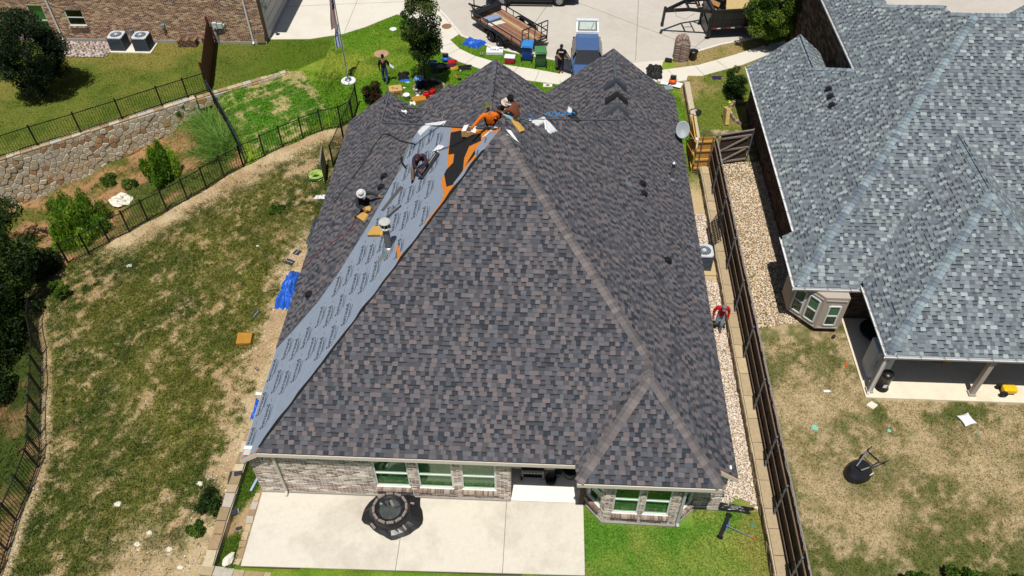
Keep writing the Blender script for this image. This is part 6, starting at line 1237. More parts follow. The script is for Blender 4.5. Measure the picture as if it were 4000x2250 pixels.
# 8 man at the open car door
P8 = dict(STAND, _stand=True); P8.update(elL=(-.3, .1, 1.2), wrL=(-.42, .3, 1.18), elR=(.26, .1, 1.14), wrR=(.06, .26, 1.05))
t, hc, B = person('man in black printed t-shirt and cap standing behind the open blue car door', (.66, 40.35, .03), RAD(172), P8, dict(torso=BLK, arm=BLK, fore=SK1, legs=BLK, shoe=hexm('sandal', 150, 104, 74), skin=SK1, _dark=DRKE), (0, .9, -.35)); hat(t, hc, B, hexm('dark_cap', 44, 34, 32), cap=True)
MB().box((0, .138, 1.33), (.24, .012, .08)).build('shirt_print', M('white_print', S(230, 230, 232, .8), r=.8, var=.3, sc=60), t, world=False)
# ---------------------------------------------------------------- things lying about
def mk(name, label, cat, loc, rz=0., group=None): return T(name, label, cat, loc, rz, group)
def cloth_heap(parent, c, rx, ry, h, mat, seed=1, n=26, nm='sheet', rz=0., poly=None):
    x, y = np.meshgrid(np.linspace(-1, 1, n), np.linspace(-1, 1, n)); r = np.sqrt(x**2+y**2); e = .45+.75*fbm(np.arctan2(y, x)*2+9, r*0+seed, 1.4, seed, 3)
    k = np.clip(1-(np.maximum(abs(x), abs(y)))**4, 0, 1); z = h*k*(.25+.95*fbm(x*2+5, y*2+5, 1.6, seed, 4)+.5*np.abs(fbm(x+9, y*3+9, 2.2, seed+3, 3)-.5))
    jx = x*rx*(e+.08*(fbm(y*3+2, x*0+seed, 2, seed)-.5)); jy = y*ry*(e+.1*(fbm(x*3+2, y*0+seed, 2, seed)-.5)); ca, sa = math.cos(rz), math.sin(rz)
    v = np.stack([c[0]+jx*ca-jy*sa, c[1]+jx*sa+jy*ca, c[2]+.012+z], -1).reshape(-1, 3)-np.array(parent['_o']); i = np.arange(n*n).reshape(n, n); q = np.stack([i[:-1, :-1], i[:-1, 1:], i[1:, 1:], i[1:, :-1]], -1).reshape(-1, 4)
    return put(nm, np_mesh(nm, v, q, mat), parent)
m_btarp = M('blue_tarp', S(40, 104, 216, .7), r=.4, var=.15, sc=5); m_bplast = M('black_plastic', (.014, .014, .016), r=.3, var=.25, spec=.5); m_card = M('tan_foam', S(222, 176, 92, .75), r=.85, var=.15, sc=10, bump=.4); m_cardb = M('cardboard', S(208, 166, 108, .75), r=.85, var=.1); m_white = M('white_plastic', S(238, 240, 242, .8), r=.5, var=.05); m_redp = M('red_plastic', S(206, 24, 28, .75), r=.4, var=.1); m_ink = M('black_ink', (.02, .02, .02), r=.7)
# fire pit under black sheeting on the patio
PX, PY = -4.82, 12.80
t = mk('covered_fire_pit', 'round pit wrapped in black plastic weighted with cored bricks on the patio', 'fire pit', (PX, PY, .02)); n = 40; vv = []; ff = []
rings = [(0, .26), (.35, .27), (.47, .29), (.55, .34), (.61, .345), (.68, .25), (.74, .12), (.84, .05), (.98, .02)]
for j, (r, z) in enumerate(rings):
    for i in range(n):
        a = 2*math.pi*i/n; k = vnoise(np.array([i*.45]), np.array([j*.3]), 1, 7)[0]-.5; w_ = (.34*k if j >= 7 else .12*k)+(.14*max(0, math.cos(a-.15))**2+.10*max(0, math.cos(a-1.6))**6+.12*max(0, math.cos(a+.95))**10 if j >= 7 else 0); rr_ = r*(.94+w_)
        vv.append((PX+rr_*math.cos(a), PY+rr_*math.sin(a)*.96, .02+max(.006, z+(.05*k if 0 < j < 7 else .03*abs(k)))))
for j in range(len(rings)-1): ff += [(j*n+i, j*n+(i+1) % n, (j+1)*n+(i+1) % n, (j+1)*n+i) for i in range(n)]
mb = MB(); mb.add(vv, ff); mb.build('sheeting', m_bplast, t); MB().lathe((PX, PY, .292), [(.001, .0), (.25, .004), (.36, .012)], 24).build('pooled_water', M('dusty_film', S(92, 98, 98, .55), r=.25, var=.5, sc=3), t)
m_cb = M('cored_brick', S(164, 150, 144, .7), r=.9, var=.12, sc=12)
def cored(label, c, rz, tilt=0., on_edge=False):
    t = mk('cored_brick', label, 'brick', c, rz, 'cored bricks weighing down the black sheeting'); o = Vector(c); mb = MB(); L, Wd, Hh = .235, .072, .06
    if on_edge: mb.box((0, 0, Wd/2), (L, Hh, Wd))
    else:
        mb.box((0, -Wd/2+.012, Hh/2), (L, .024, Hh)); mb.box((0, Wd/2-.012, Hh/2), (L, .024, Hh))
        for k in range(6): mb.box((-L/2+.012+k*(L-.024)/5, 0, Hh/2), (.02, Wd-.05, Hh-.002))
    mb.build('shell', m_cb, t, world=False)
CLOCK = [h for h in ('half past two', 'half past one', 'half past twelve', 'half past eleven', 'half past ten', 'half past nine', 'half past eight', 'half past seven', 'half past six', 'half past five', 'half past four', 'half past three')]
for i in range(12):
    a = 2*math.pi*(i+.3)/12; cored('cored brick at %s in the brick ring on the pit cover' % CLOCK[i], (PX+.54*math.cos(a), PY+.525*math.sin(a), .372), a+math.pi/2)
cored('cored brick lying alone inside the ring on the pit cover', (PX+.03, PY+.2, .30), -1.0); cored('cored brick at the lower left foot of the covered pit', (PX-.52, PY-.50, .03), -.8); cored('cored brick on the sheeting right of the pit at upper right', (PX+.62, PY+.35, .07), -.15, on_edge=True); cored('cored brick on the sheeting at the lower right of the pit', (PX+.52, PY-.52, .07), -.85, on_edge=True); cored('cored brick against the house wall above the covered pit', (PX-.42, PY+.55, .03), .05, on_edge=True)
# grill and pots in the porch
t = mk('gas_grill', 'black gas grill with side shelves on the covered porch', 'grill', (-.15, 14.45, .04)); z0 = .04
mb = MB(); mb.box((-.15, 14.5, z0+.72), (.78, .5, .26)); mb.build('firebox', m_blk, t, bevel=.03); mb = MB().cyl((-.54, 14.6, z0+.9), (.24, 14.6, z0+.9), .24, n=14); mb.build('lid', m_blk, t)
mb = MB().cyl((-.52, 14.16, z0+.78), (.22, 14.16, z0+.78), .03, n=8); mb.box((-.15, 14.2, z0+.62), (.76, .05, .14)); mb.build('control_panel', M('grill_grey', S(70, 72, 76, .7), r=.35), t); mb = MB()
for k in range(6): mb.cyl((-.42+k*.11, 14.18, z0+.62), (-.42+k*.11, 14.13, z0+.62), .025, n=8)
mb.build('knob', m_alu, t)
for s_ in (-1, 1): mb = MB().box((-.15+s_*.56, 14.48, z0+.80), (.34, .46, .05)); mb.box((-.15+s_*.56, 14.235, z0+.80), (.34, .03, .06), m=1); mb.build('side_shelf', [m_blk, M('shelf_edge', S(206, 190, 168, .75), r=.5)], t)
for x in (-.5, .2):
    for y in (14.28, 14.7): MB().box((x, y, z0+.32), (.05, .05, .62)).build('leg', M('grill_leg', S(128, 126, 124, .7), r=.5), t)
mb = MB().box((-.15, 14.5, z0+.14), (.75, .46, .04)); mb.build('shelf', m_blk, t); MB().cyl((-.56, 14.25, z0+.09), (-.50, 14.25, z0+.09), .09, n=12).build('wheel', m_tyre, t); MB().box((-.15, 14.52, z0+.4), (.7, .4, .45)).build('cabinet', m_blk, t)
def pot(name, label, cat, c, prof, mat, grp=None): t = mk(name, label, cat, c, 0, grp); MB().lathe((0, 0, 0), prof, 20).build('shell', mat, t, world=False, smooth=True); return t
t = pot('nested_pots', 'stack of black nested pots beside the grill legs', 'pot', (.47, 14.2, .04), [(.001, 0), (.16, 0), (.17, .05), (.15, .05), (.18, .13), (.155, .13), (.19, .2), (.16, .2), (.20, .28), (.18, .28), (.15, .2), (.001, .2)], m_bplast)
pot('small_pot', 'small grey-blue pot behind the nested black pots', 'pot', (.72, 14.48, .04), [(.001, 0), (.1, 0), (.14, .24), (.12, .24), (.1, .1), (.001, .1)], M('teal_pot', S(98, 124, 126, .6), r=.6)); t = pot('large_planter', 'large dark round planter at the right side of the porch', 'planter', (1.14, 14.52, .04), [(.001, 0), (.22, 0), (.31, .40), (.28, .41), (.26, .36), (.001, .36)], M('stone_planter', S(112, 110, 108, .6), r=.8)); MB().lathe((0, 0, .365), [(.001, .0), (.26, .0)], 20).build('soil', m_dark, t, world=False)
# string-trimmed: magnet sweeper on the back lawn
t = mk('magnetic_sweeper', 'black and blue wheeled magnetic sweeper lying on the back lawn', 'magnetic sweeper', (6.2, 12.8, 0)); a, b = Vector((6.36, 13.17, .1)), Vector((5.98, 12.42, .1)); d = (b-a).normalized()
MB().beam(a, b, .12, .1).build('bar', m_blk, t); MB().beam(a.lerp(b, .3)+Vector((.06, -.02, .03)), a.lerp(b, .7)+Vector((.06, -.02, .03)), .06, .04).build('bracket', M('blue_paint', S(34, 92, 190, .7), r=.4), t)
for p in (a-d*.02, b+d*.02): MB().cyl(p-d*.03, p+d*.03, .10, n=14).build('wheel', m_tyre, t)
m0 = a.lerp(b, .5)+Vector((.05, 0, .05)); e0 = Vector((7.12, 12.40, .05)); MB().cyl(m0, e0, .014, n=6).build('handle', m_galv, t); MB().cyl(e0-(e0-m0).normalized()*.1, e0, .022, n=8).build('grip', m_redp, t)
t = mk('landscape_fabric', 'crumpled black landscape fabric at the end of the gravel strip', 'fabric', (6.6, 13.5, 0)); cloth_heap(t, (6.6, 13.48, 0), .72, .16, .14, m_bplast, 12, 22, rz=-.15)
for i, (x, y) in enumerate(((1.72, 13.32), (3.95, 12.62), (5.25, 13.3), (-5.95, 10.7))):
    t = mk('marker_flag', ['small orange flag at the left corner of the bay window', 'small orange flag in the grass below the bay window', 'small orange flag at the right corner of the bay window', 'small red flag at the bottom edge of the patio'][i], 'marker flag', (x, y, 0), group='utility marker flags'); MB().cyl((0, 0, 0), (0, 0, .16), .004, n=5).build('wire', m_galv, t, world=False); mb = MB(); mb.add([(0, 0, .16), (.07, -.01, .15), (.065, .01, .10), (0, 0, .10)], [(0, 1, 2, 3)]); mb.build('flag', M('orange_film', S(250, 70, 26, .75), r=.6), t, world=False)
def disc(label, x, y, r, mat, z=None, cat='utility lid', grp='green lids in the yards'):
    z = hz(x, y) if z is None else z; t = mk('access_hatch', label, cat, (x, y, z), 0, grp); MB().lathe((0, 0, 0), [(r, -.02), (r, .028), (r*.85, .034), (.001, .036)], 20).build('plate', mat, t, world=False); return t
m_teal = M('teal_lid', S(140, 214, 190, .7), r=.6, var=.2, sc=20); m_glid = M('green_lid', S(92, 140, 104, .7), r=.6, var=.2)
disc('green round lid in the back lawn near the stone wall', 7.12, 12.9, .09, m_glid); disc('mint round lid in the dry yard nearest the wood fence', 9.77, 16.52, .12, m_teal); disc('small mint lid in the dry yard right of the larger lid', 12.35, 16.5, .07, m_teal); disc('small green lid in the dry yard below the pillow', 15.36, 16.45, .06, m_glid)
m_iron_lid = M('rusty_lid', S(196, 160, 128, .7), r=.8, var=.15); disc('tan round manhole lid in the front lawn behind the man in black', -9.85, 42.0, .44, m_iron_lid, 0., 'manhole', 'manhole lids'); disc('brown manhole lid in the pavement right of the slender oak', -6.35, 45.3, .3, M('brown_lid', S(150, 116, 84, .7), r=.8, var=.2), .035, 'manhole', 'manhole lids'); disc('white round lid in the grass left of the slender oak', -9.6, 44.9, .22, m_white, 0., 'utility lid'); disc('small dark drain lid at the driveway edge by the tan brick house', -16.5, 44.0, .12, m_iron, .03, 'drain', 'manhole lids')
t = mk('meter_hatch', 'rectangular grey meter lid in the grass between the front gables', 'utility lid', (-.05, 38.95, 0)); MB().box((0, 0, .02), (.5, .32, .04)).build('frame', m_conc, t, world=False); MB().lathe((0, 0, .045), [(.1, -.01), (.1, .0), (.001, .002)], 14).build('cover', m_gpaint, t, world=False)
# wheelbarrow upside down
t = mk('wheelbarrow', 'black wheelbarrow lying upside down on the dry grass', 'wheelbarrow', (10.98, 14.88, .45), RAD(36)); t.scale = (1.15, 1.15, 1.15); mb = MB(); prof = []
N_ = 24; sec_ = [(.0, 0.46, .33, .02), (.16, .40, .28, 0), (.27, .30, .20, 0)]; vv = []
for z, ax, ay, _ in sec_: vv += [((-.12+ax*math.cos(2*math.pi*i/N_)*(1.15 if math.cos(2*math.pi*i/N_) < 0 else .95)), ay*math.sin(2*math.pi*i/N_)*1.1, z) for i in range(N_)]
ff = [(j*N_+i, j*N_+(i+1) % N_, (j+1)*N_+(i+1) % N_, (j+1)*N_+i) for j in range(2) for i in range(N_)]+[tuple(2*N_+i for i in range(N_))]; mb.add(vv, ff); mb.build('tray', m_bplast, t, world=False, smooth=False)
MB().box((.02, -.3, .16), (.16, .02, .04), rot=Matrix.Rotation(.5, 3, 'X')).build('sticker', m_white, t, world=False)
for s_ in (-1, 1): MB().cyl((-.25, s_*.08, .31), (.42, s_*.24, .31), .022, n=8).build('handle', M('grey_handle', S(138, 140, 146, .7), r=.5), t, world=False); MB().cyl((.42, s_*.24, .31), (.72, s_*.3, .25), .016, n=8).build('grip', m_bplast, t, world=False); mb = MB().beam((.0, s_*.15, .30), (.30, s_*.22, .48), .03, .02); mb.beam((.30, s_*.22, .48), (.42, s_*.24, .32), .03, .02); mb.build('leg', m_blk, t, world=False)
mb = MB().beam((.30, -.22, .48), (.30, .22, .48), .03, .03); mb.beam((-.25, -.12, .31), (-.25, .12, .31), .03, .03); mb.build('brace', m_blk, t, world=False)
t = mk('pillow', 'white patterned square pillow lying on the dry grass', 'pillow', (15.2, 17.05, .45), RAD(20)); x, y = np.meshgrid(np.linspace(-1, 1, 14), np.linspace(-1, 1, 14)); zt_ = .075*(1-x**2)**.6*(1-y**2)**.6; pv = np.concatenate([np.stack([x*.24*(1-.12*(1-y**2)), y*.24*(1-.12*(1-x**2)), .08+zt_], -1).reshape(-1, 3), np.stack([x*.24*(1-.12*(1-y**2)), y*.24*(1-.12*(1-x**2)), .08-zt_], -1).reshape(-1, 3)]); i = np.arange(196).reshape(14, 14); q = np.stack([i[:-1, :-1], i[:-1, 1:], i[1:, 1:], i[1:, :-1]], -1).reshape(-1, 4)
put('cushion', np_mesh('cushion', pv, np.concatenate([q, q[:, ::-1]+196]), M('trellis_print', S(236, 234, 240, .8), r=.9, var=.10, sc=26), None, True), t)
# scraps of paper and litter
def litter(label, x, y, sx, sy, mat, z=None, rz=0., cat='scrap', h=.03, grp='litter in the yards', nm='litter_scrap'):
    z = hz(x, y) if z is None else z; t = mk(nm, label, cat, (x, y, z), 0, grp); cloth_heap(t, (x, y, z), sx, sy, h, mat, int(abs(x*7+y*13)) % 50+1, 9, 'scrap', rz)
for lab, x, y, sx, sy, mat in [('white paper scrap in the middle of the left meadow', -19.0, 25.3, .14, .1, m_white), ('white scrap in the dry yard left of the porch post', 10.55, 18.15, .16, .06, m_white), ('pale scrap in the dry yard close to the fence', 8.35, 18.4, .1, .05, m_white), ('white bag beside the left eave near the kneeling roofer', -10.8, 29.3, .3, .18, m_white), ('white rag on the dirt beside the left eave halfway down', -10.75, 17.9, .22, .08, m_white), ('small white cup in the left meadow right of the hose', -13.0, 28.7, .07, .07, m_white), ('white scrap in the left meadow, right of centre', -12.95, 25.9, .08, .05, m_white), ('neon yellow scrap at the shaded wall of the grey-roofed house', 9.85, 37.4, .24, .2, M('neon_yellow', S(226, 250, 40, .8), r=.6)), ('purple cloth on the grass by the right-hand sidewalk', 9.35, 39.9, .35, .25, hexm('purple_cloth', 52, 34, 84)), ('mint cup on the lawn below the slender oak', -7.9, 39.0, .14, .08, m_teal)]: litter(lab, x, y, sx, sy, mat)
# shingle offcuts lying on the dirt
m_off = M('offcut', S(64, 66, 74, .6), r=.9, var=.15)
def offcut(label, x, y, w_, l_, rz, stripe=True, z=None, n=None):
    z = hz(x, y)+.02 if z is None else z; t = mk('shingle_offcut', label, 'shingle offcut', (x, y, z), rz, 'loose shingle offcuts'); MB().slab([(-w_/2, -l_/2, .03), (w_/2, -l_/2, .0), (w_/2, l_/2, .03), (-w_/2, l_/2, .02)], .012).build('sheet', m_off, t, world=False)
    if stripe: MB().box((0, 0, .03), (.03, l_*.9, .006)).build('stripe', M('tar_stripe', S(170, 176, 184, .7), r=.6), t, world=False)
for a_ in [('dark offcut on the dirt left of the blue tarp', -12.0, 21.9, .25, .45, -.3), ('striped offcut beside the left eave above the blue tarp', -11.05, 25.5, .28, .3, -.4), ('offcut below the striped one beside the left eave', -11.25, 24.9, .3, .4, 1.2), ('small offcut near the tan block on the dirt', -11.15, 19.0, .1, .22, .9), ('torn dark offcut on the strip beside the patio', -10.0, 12.75, .5, .2, .4), ('dark offcut under the roof corner beside the low wall', -10.75, 14.2, .22, .5, .1)]: offcut(*a_)
offcut('small triangular offcut on the low wall top by the roof corner', -10.35, 14.05, .25, .16, .3, False, .05); offcut('thin dark offcut on the grass strip beside the patio', -9.75, 12.05, .2, .1, .3, False)
def foamblk(label, c, d, rz, rot=None, mat=m_card, cat='foam block', nm='foam_block'):
    t = mk(nm, label, cat, c, rz, 'tan foam pads and cartons'); mb = MB(); mb.box((0, 0, 0), d, rot=rot); mb.v = [(a+random.uniform(-.02, .02), b+random.uniform(-.02, .02), c_+random.uniform(-.01, .01)) for a, b, c_ in mb.v]; mb.build('block', mat, t, world=False, bevel=.02); return t
Bl = basis(nLw)
foamblk('square tan foam block on the dirt left of the house', (-12.0, 20.4, hz(-12, 20.4)+.09), (.58, .58, .18), .12, mat=M('brown_foam', S(186, 134, 50, .75), r=.9, var=.15))
foamblk('tan foam pad on the underlayment left of the flue', tuple(onL(-5.95, 21.05, .06)), (.95, .42, .1), 0, Bl@Matrix.Rotation(1.0, 3, 'Z')); foamblk('tan foam pad under the kneeling roofer', tuple(onL(-6.85, 22.65, .06)), (.65, .32, .1), 0, Bl@Matrix.Rotation(.7, 3, 'Z')); foamblk('small folded foam piece at the kneeling roofer\'s knee', tuple(onL(-6.6, 22.75, .14)), (.3, .22, .14), 0, Bl@Matrix.Rotation(1.2, 3, 'Z')); foamblk('curved tan foam seat under the shirtless roofer', (-1.02, 23.36, 8.19), (.55, .3, .1), 0, basis(nR_)@Matrix.Rotation(.9, 3, 'Z')); foamblk('long tan foam block standing by the brick ring at the right', (9.15, 35.3, .75), (.2, .62, .8), .1, Matrix.Rotation(-.35, 3, 'X'), M('pale_foam', S(214, 184, 118, .75), r=.85, var=.2)); foamblk('tan foam wedge on the ground behind the left front gable', (-7.0, 37.15, .12), (.75, .5, .2), .35, mat=M('brown_foam'))
t = foamblk('brown carton with handwriting on the lawn behind the left gable', (-8.4, 37.95, .16), (.72, .6, .3), .25, mat=m_cardb, cat='carton', nm='carton'); 
for tx, p, e in (('TJ', (-.2, -.08, .158), (0, 0, .1)), ('g', (.05, -.1, .158), (0, 0, 0)), ('FRAG', (-.12, -.306, -.05), (math.pi/2, 0, 0))): me = text_mesh(tx, .2 if tx != 'FRAG' else .14); me.materials.append(m_ink); put('handwriting', me, t, p, e)
# white shingle wrappers and strips near the ridge
def wrap(label, pts, mat=m_white, text=None):
    t = mk('shingle_wrapper', label, 'wrapper', tuple(pts[0]), 0, 'white wrappers on the ridge'); P3 = [Vector(p) for p in pts]; k = len(P3); c = sum(P3, Vector())/k; mb = MB(); rings_ = [[c+(p-c)*s_+Vector((0, 0, h+random.uniform(-.012, .012))) for p in P3] for s_, h in ((1, .02), (.75, .06), (.4, .05))]
    mb.add([p for r in rings_ for p in r]+[c+Vector((0, 0, .06))], [(j*k+i, j*k+(i+1) % k, (j+1)*k+(i+1) % k, (j+1)*k+i) for j in range(2) for i in range(k)]+[(2*k+i, 2*k+(i+1) % k, 3*k) for i in range(k)]); mb.build('film', mat, t); return t
w1 = wrap('long white wrapper hanging over the ridge left of the roofers', [onL(-5.15, 26.25), onL(-4.95, 25.75), onL(-4.55, 25.95), onL(-3.95, 25.35), onL(-3.85, 25.55), onL(-4.6, 26.25), onL(-4.85, 26.5)])
oR = lambda x, y, h=0.: Vector((x, y, rz_(x)))+Vector((.8, 0, 1)).normalized()*h
wrap('white wrapper draped over the ridge right of the shirtless roofer', [oR(-.75, 24.2), oR(-.35, 24.15), oR(.0, 24.9), oR(-.1, 25.1), oR(-.4, 24.55)]); wrap('white roofing wrapper strip lying down the right slope below the ridge', [oR(-.15, 25.0), oR(.1, 24.95), oR(.4, 24.75), oR(.1, 24.25), oR(-.08, 24.3)]); wrap('white wrapper along the ridge in front of the orange jacket', [onL(-2.25, 22.75), onL(-1.75, 22.55), Vector((-1.3, 22.45, 8.4)), Vector((-.95, 22.5, 8.1)), Vector((-1.25, 22.75, 8.4)), onL(-1.8, 22.9)])
MB_ = mk('shingle_bundle', 'dark striped shingle strip bundle under the hooded roofer', 'shingle bundle', tuple(onL(-4.2, 23.2))); 
for k in range(4): MB().slab([onL(-4.62+.02*k, 22.75, .03+.02*k), onL(-4.4, 22.55, .03+.02*k), onL(-3.85, 23.45, .03+.02*k), onL(-4.0, 23.7+.03*k, .03+.02*k)], .014).build('strip', m_off, MB_)
MB().slab([onL(-4.5, 22.75, .115), onL(-4.45, 22.7, .115), onL(-3.95, 23.5, .115), onL(-3.99, 23.54, .115)], .004).build('stripe', M('tar_stripe'), MB_); wrap('white wrapper sheet behind the hooded roofer', [onL(-4.3, 24.0), onL(-4.05, 23.65), onL(-3.75, 23.85), onL(-4.0, 24.2)])
for i, (y, c_, lab) in enumerate(((31.6, (66, 74, 88), 'bluish bent ridge shingle stack, farthest on the right gable ridge'), (30.5, (40, 40, 44), 'black bent ridge shingle stack, middle of three on the right gable ridge'), (29.65, (86, 92, 98), 'grey bent ridge shingle stack, nearest on the right gable ridge'))):
    t = mk('ridge_shingle_stack', lab, 'shingle stack', (3.0, y, 4.95), 0, 'ridge shingle stacks on the gable'); m_ = M('ridge_stack_%d' % i, S(*c_, .6), r=.85, var=.15)
    for k in range(3):
        for s_ in (-1, 1): zz_ = 4.95+.03*k; MB().slab([(3.0, y-.22+.05*k, zz_+.02), (3.0+s_*.5, y-.26+.05*k, zz_-.38), (3.0+s_*.5, y+.2-.03*k, zz_-.38), (3.0, y+.22-.03*k, zz_+.02)], .02).build('shingle', m_, t)
t = mk('carton', 'open white and brown carton on the ridge beside the orange jacket', 'carton', (-2.75, 23.55, 7.75), RAD(-10), 'tan foam pads and cartons'); mb = MB().box((0, 0, .0), (.5, .36, .22)); mb.build('box', m_cardb, t, world=False); 
for s_ in (-1, 1): MB().slab([(s_*.25, -.18, .12), (s_*.25, .18, .12), (s_*.08, .2, .17), (s_*.08, -.2, .17)], .01).build('flap', m_white, t, world=False)
MB().box((0, 0, .113), (.2, .26, .01)).build('contents', M('brown_contents', S(110, 74, 48), r=.8), t, world=False)
# cut shingle strips on the underlayment, hammer
t = mk('shingle_strip', 'long grey shingle strip by the kneeling roofer\'s hand', 'shingle strip', tuple(onL(-5.7, 22.7)), 0, 'strips on the underlayment'); MB().slab([onL(-6.05, 22.3, .03), onL(-5.9, 22.15, .03), onL(-5.25, 22.9, .03), onL(-5.38, 23.1, .03)], .012).build('strip', M('grey_strip', S(104, 102, 104, .6), r=.9, var=.2, sc=12), t)
t = mk('shingle_strip', 'narrow dark shingle strip above the flue cap', 'shingle strip', tuple(onL(-5.5, 21.7)), 0, 'strips on the underlayment'); MB().slab([onL(-5.78, 21.6, .03), onL(-5.7, 21.48, .03), onL(-5.12, 21.7, .03), onL(-5.15, 21.82, .03)], .012).build('strip', M('dark_strip', S(66, 68, 74, .6), r=.9, var=.15), t)
# hoses and ropes
def hose(name, label, cat, pts, r, mat, grp='hoses and ropes'):
    P3 = [Vector(p) for p in pts]; out = []
    for i in range(len(P3)-1):
        p0, p1, p2, p3 = P3[max(0, i-1)], P3[i], P3[i+1], P3[min(len(P3)-1, i+2)]
        for k in range(6): t_ = k/6; out.append(.5*((2*p1)+(p2-p0)*t_+(2*p0-5*p1+4*p2-p3)*t_*t_+(3*p1-p0-3*p2+p3)*t_**3))
    out.append(P3[-1]); t = mk(name, label, cat, tuple(P3[0]), 0, grp); MB().tube(out, r, 6).build('line', mat, t, smooth=True)
m_hose = M('black_hose', (.01, .01, .011), r=.45)
hose('air_hose', 'black air hose looping over the upper left slope', 'hose', [onL(-8.72, 25.15, .05), onL(-8.0, 26.19, .05), onL(-7.45, 27.1, .05), onL(-7.15, 27.85, .05), onL(-6.76, 27.85, .05), onL(-5.86, 26.4, .05), onL(-5.08, 25.35, .05)], .018, m_hose); hose('safety_rope', 'thin black rope crossing the underlayment from the left vent boot to the ridge', 'rope', [onL(-5.2, 25.2, .06), onL(-4.5, 25.4, .06), onL(-3.9, 25.4, .06)], .014, m_hose); hose('safety_rope', 'thin black rope running from the hooded roofer across the black felt', 'rope', [onL(-4.2, 23.9, .06), onL(-3.3, 23.4, .06), onL(-2.5, 23.2, .06), onL(-1.9, 22.9, .06)], .014, m_hose)
hose('safety_rope', 'red rope hanging down the left slope from the kneeling roofer', 'rope', [onL(xL+.05, 21.74, .04), onL(-8.62, 22.18, .04), onL(-7.42, 22.35, .04), onL(-7.18, 22.98, .1)], .012, M('red_rope', S(150, 44, 44, .65), r=.8))
bl = [oR(-.12+.085*i, 25.15+.11*i+.12*math.sin(i*2.2), .05+.06*abs(math.sin(i*1.3))) for i in range(14)]; hose('air_hose', 'bright blue coiled air hose behind the right ridge line', 'hose', bl, .022, M('blue_hose', S(56, 150, 226, .75), r=.5)); hose('air_hose', 'short blue hose end beside the shirtless roofer', 'hose', [oR(-.85, 24.0, .04), oR(-.7, 24.1, .12), oR(-.62, 24.35, .12), oR(-.7, 24.5, .05)], .014, M('blue_hose'))
cp = T('black_cloth', 'crumpled black cloth and white rag at the right end of the blue hose', 'cloth', tuple(oR(1.0, 26.4)))
wrap('black plastic crumple on the ridge at the right end of the blue hose', [oR(.75, 26.2), oR(1.2, 26.2), oR(1.35, 26.6), oR(.9, 26.7)], m_bplast); wrap('small white rag above the blue hose', [oR(.75, 26.5), oR(.95, 26.5), oR(.95, 26.9), oR(.8, 26.9)])
MB().slab([oR(.9, 26.6, .1), oR(1.1, 26.6, .1), oR(1.1, 26.8, .1), oR(.9, 26.8, .1)], .02).build('cloth', m_bplast, cp)
t = T('vent_flashing', 'bent black pipe boot at the upper end of the underlayment edge', 'flashing', tuple(onL(-5.4, 24.6))); MB().tube([onL(-5.55, 24.9, .1), onL(-5.5, 24.6, .12), onL(-5.3, 24.1, .06)], [.05, .035, .03], 7).build('pipe', m_hose, t); MB().slab([onL(-5.65, 24.2, .03), onL(-5.55, 24.2, .03), onL(-5.32, 26.0, .03), onL(-5.42, 26.0, .03)], .01).build('edge_metal', m_galv, t)
for i, (x, y) in enumerate(((-6.35, 32.0), (-6.6, 31.0), (-6.15, 30.35))):
    z = 4.005-.8*(x+7.34)+.05; wrap(['crumpled white paper in the left roof valley, farthest of three', 'crumpled white paper in the left roof valley, middle of three', 'crumpled white paper in the left roof valley, nearest of three'][i], [(x+.15*math.cos(a), y+.15*math.sin(a), z+.08*math.sin(3*a)) for a in np.linspace(0, 5.6, 7)])
hose('extension_cord', 'dark tangled cord in the left roof valley', 'cord', [(-6.3+.5*math.sin(i*1.1), 30.2+.12*i, 3.4+.06*abs(math.sin(i))+.3*abs(math.sin(i*1.1))*.6) for i in range(12)], .015, m_hose)
# satellite dish
t = T('satellite_dish', 'grey satellite dish mounted at the right eave', 'satellite dish', (6.28, 30.6, 2.3)); dn = Vector((-.05, -.75, .62)).normalized(); Bd = basis(dn); dc = Vector((6.15, 30.75, 3.0)); MB().lathe(dc, [(.001, .0), (.2, .02), (.33, .055), (.38, .09), (.375, .1), (.32, .068), (.001, .015)], 28, rot=Bd, sx=.82, sy=1.05).build('reflector', M('dish_grey', S(170, 178, 184, .7), r=.5, var=.05), t, smooth=True); MB().cyl(dc-dn*.02, (6.2, 30.75, 2.35), .03, n=8).build('mast', m_gpaint, t); MB().cyl(dc-Vector((0, 0, .35)), (6.75, 30.4, 2.75), .018, n=6).build('arm', m_gpaint, t); mb = MB().ell((6.78, 30.38, 2.78), (.06, .1, .06), None, 8); mb.build('feed_horn', m_white, t)
# left side yard: hose reel, little gate, tarps
t = T('garden_hose', 'lime green garden hose coiled beside the left fence', 'hose', (-11.25, 30.6, hz(-11.25, 30.6))); zz = hz(-11.25, 30.6); mb = MB()
for k in range(9): r = .2+.02*k; mb.tube([(-11.25+r*math.cos(a)+.02*math.sin(k*3), 30.6+r*math.sin(a), zz+.06+.05*(k % 4)) for a in np.linspace(0, 6.283, 22)], .018, 5)
mb.build('coil', M('lime_hose', S(206, 240, 128, .78), r=.5), t); MB().lathe((-11.3, 30.55, zz), [(.3, 0), (.36, .12), (.33, .12), (.28, .03), (.001, .03)], 18).build('pot', M('green_pot', S(40, 92, 62, .6), r=.5), t)
t = T('wood_side_gate', 'weathered grey slatted gate at the left eave next to the hose', 'gate', (-10.75, 30.8, -.1)); panel(t, (-10.95, 31.55), (-10.72, 30.1), 1.3, m_wgrey, m_wgrey, -.15, 1, False, nr=2)
